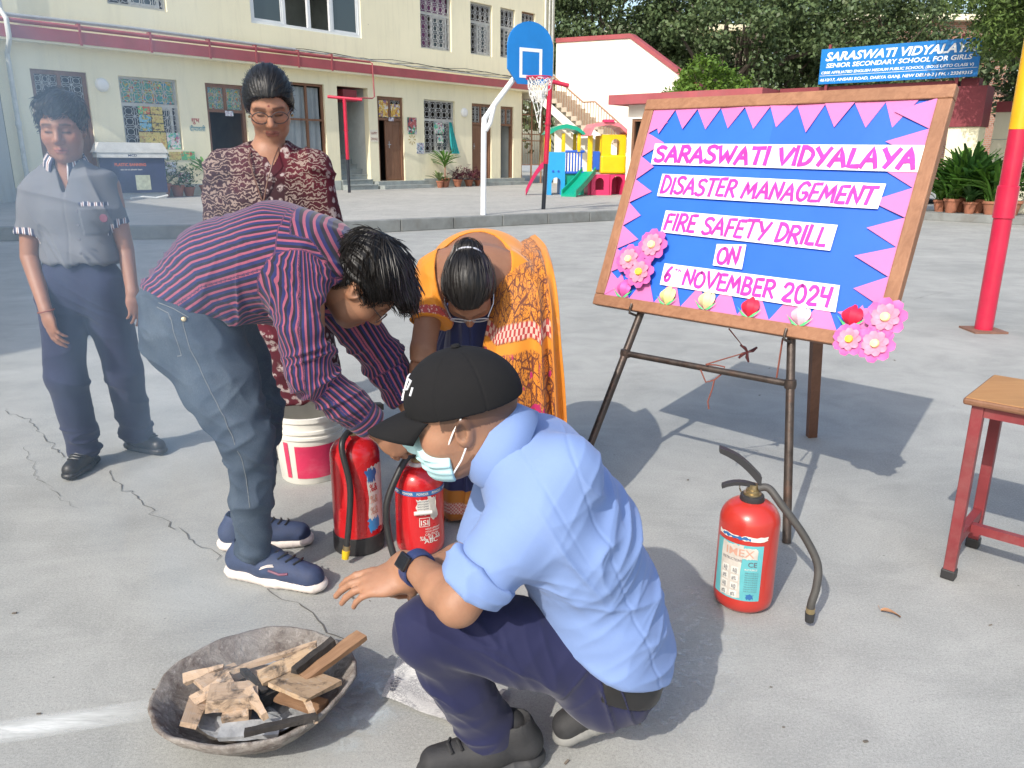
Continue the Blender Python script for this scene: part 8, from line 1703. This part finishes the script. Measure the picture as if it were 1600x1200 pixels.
g1 = G(128, 735); g2 = G(214, 706); shoe('shoe', g1 + [.0, .1, 0], g1 + [.012, -.13, 0], boy, m_lea, m_lea, lace=m_lea, wd=.04, h=.0045); shoe('shoe', g2 + [-.06, .05, 0], g2 + [.15, -.04, 0], boy, m_lea, m_lea, lace=m_lea, wd=.04, h=.0045)
w = MB(); w.tube([a2 + .03 * np.array([math.cos(a), .8 * math.sin(a), .2 * math.cos(a)]) for a in np.linspace(0, 2 * math.pi, 21)], .003, 6, False); w.build('wrist_thread', m_cord, boy, smooth=True)
def hairf5(P):
    q = H5.loc(P); d = H5.base(q) - .004 - .013 * np.clip((q[:, 2] - .0) / .09, 0, 1); d = smin(d, el((.02, .055, .09), (.05, .03, .022))(f32(q)), .025); return smax(d, hairline(q, -.05, .008, .05 + 0 * 1) + .35 * np.abs(q[:, 0]) * (q[:, 1] > .07) - q[:, 2], .006) * H5.k
hairf5.bb = (H5.p - .22, H5.p + .22); hr = solid('hair', disp(hairf5, hairdisp(H5, 79, amp=.004)), .0035, m_hair, boy, {'strand': hair_attr(H5, 79)}); strands(H5, hr, hairf5, 700, 8, .05, .003, (-.02, -.06, .13), (.3, .3, -.1), .0013)

def shoe_mark(o, pxs, Y, mt, r): 
    f = SHOE[o.name]; P = []
    for (x0, y0), (x1, y1) in zip(pxs[:-1], pxs[1:]):
        for k in range(5): q, g = on_surface(f, PY(x0 + (x1 - x0) * k / 5, y0 + (y1 - y0) * k / 5, Y)); P.append(q + g * .0006)
    w = MB(); w.tube(P, r, 6); w.build('side_stripe', mt, o, smooth=True)
shoe_mark(sA, [(392, 898), (407, 889), (421, 885)], 2.16, m_sol, .002); shoe_mark(sA, [(394, 893), (408, 884), (419, 880)], 2.16, m_sol, .0015); shoe_mark(sA, [(407, 900), (424, 906), (443, 898)], 2.15, m_plum, .004)
# ------------------------------------------------------------------ smoke drifting up from the bowl
SA = np.array([bo[0], bo[1], .06]); SB = np.array([-1.08, 1.78, 1.75])
ms, t_, b_ = new_mat('wood_smoke'); t_.nodes.remove(b_); g_ = t_.nodes.new('ShaderNodeNewGeometry'); pos = g_.outputs['Position']
def vm(op, a, b=None):
    n = t_.nodes.new('ShaderNodeVectorMath'); n.operation = op
    for i, x in enumerate((a, b)):
        if x is None: continue
        if isinstance(x, (tuple, list, np.ndarray)): n.inputs[i].default_value = tuple(map(float, x))
        else: t_.links.new(x, n.inputs[i])
    return n
AB = SB - SA; L2 = float(AB @ AB)
rel = vm('SUBTRACT', pos, SA).outputs[0]; tt = math_(t_, 'DIVIDE', vm('DOT_PRODUCT', rel, AB).outputs['Value'], L2)
sc_ = t_.nodes.new('ShaderNodeVectorMath'); sc_.operation = 'SCALE'; sc_.inputs[0].default_value = tuple(map(float, AB)); t_.links.new(tt, sc_.inputs['Scale'])
rad = vm('LENGTH', vm('SUBTRACT', rel, sc_.outputs[0]).outputs[0]).outputs['Value']
Rt = math_(t_, 'ADD', math_(t_, 'MULTIPLY', tt, .46), .13)
fall = ramp(t_, math_(t_, 'DIVIDE', rad, Rt), [(.0, 1.0), (.45, .55), (1.0, 0.0)])
mp = t_.nodes.new('ShaderNodeMapping'); t_.links.new(pos, mp.inputs[0]); mp.inputs['Scale'].default_value = (4.2, 4.2, 1.5); mp.inputs['Rotation'].default_value = (0, -.25, 0)
nz = noise(t_, 1.0, 4, .6, mp.outputs[0], 1.2)
endf = ramp(t_, tt, [(.0, 1.0), (.12, 1.0), (.3, .9), (.65, 1.0), (.9, .8), (1.0, 0.0)])
den = math_(t_, 'MULTIPLY', math_(t_, 'MULTIPLY', fall, endf), ramp(t_, nz, [(.38, .08), (.64, 1.15)]))
pvn = t_.nodes.new('ShaderNodeVolumePrincipled'); pvn.inputs['Color'].default_value = (.52, .74, .98, 1); pvn.inputs['Anisotropy'].default_value = .1
t_.links.new(math_(t_, 'MULTIPLY', den, .8), pvn.inputs['Density']); t_.links.new(pvn.outputs[0], t_.nodes['Material Output'].inputs['Volume'])
ax = unit(AB); u_ = unit(np.cross(ax, Y_)); w_ = np.cross(ax, u_); V = []; n = 24; rows_ = 9
for j in range(rows_):
    t = j / (rows_ - 1); Rr = .13 + .46 * t
    for k in range(n): a = 2 * math.pi * k / n; p = SA + AB * t + Rr * (math.cos(a) * u_ + math.sin(a) * w_); p[2] = max(p[2], .01); V.append(p)
f = [(j * n + k, j * n + (k + 1) % n, (j + 1) * n + (k + 1) % n, (j + 1) * n + k) for j in range(rows_ - 1) for k in range(n)] + [tuple(range(n))[::-1], tuple((rows_ - 1) * n + k for k in range(n))]
me = mesh_from('smoke', V, f, False); fix_normals(me); tag(link('smoke', me, ms), 'bluish wood smoke drifting up from the fire bowl', 'smoke', None, 'stuff')
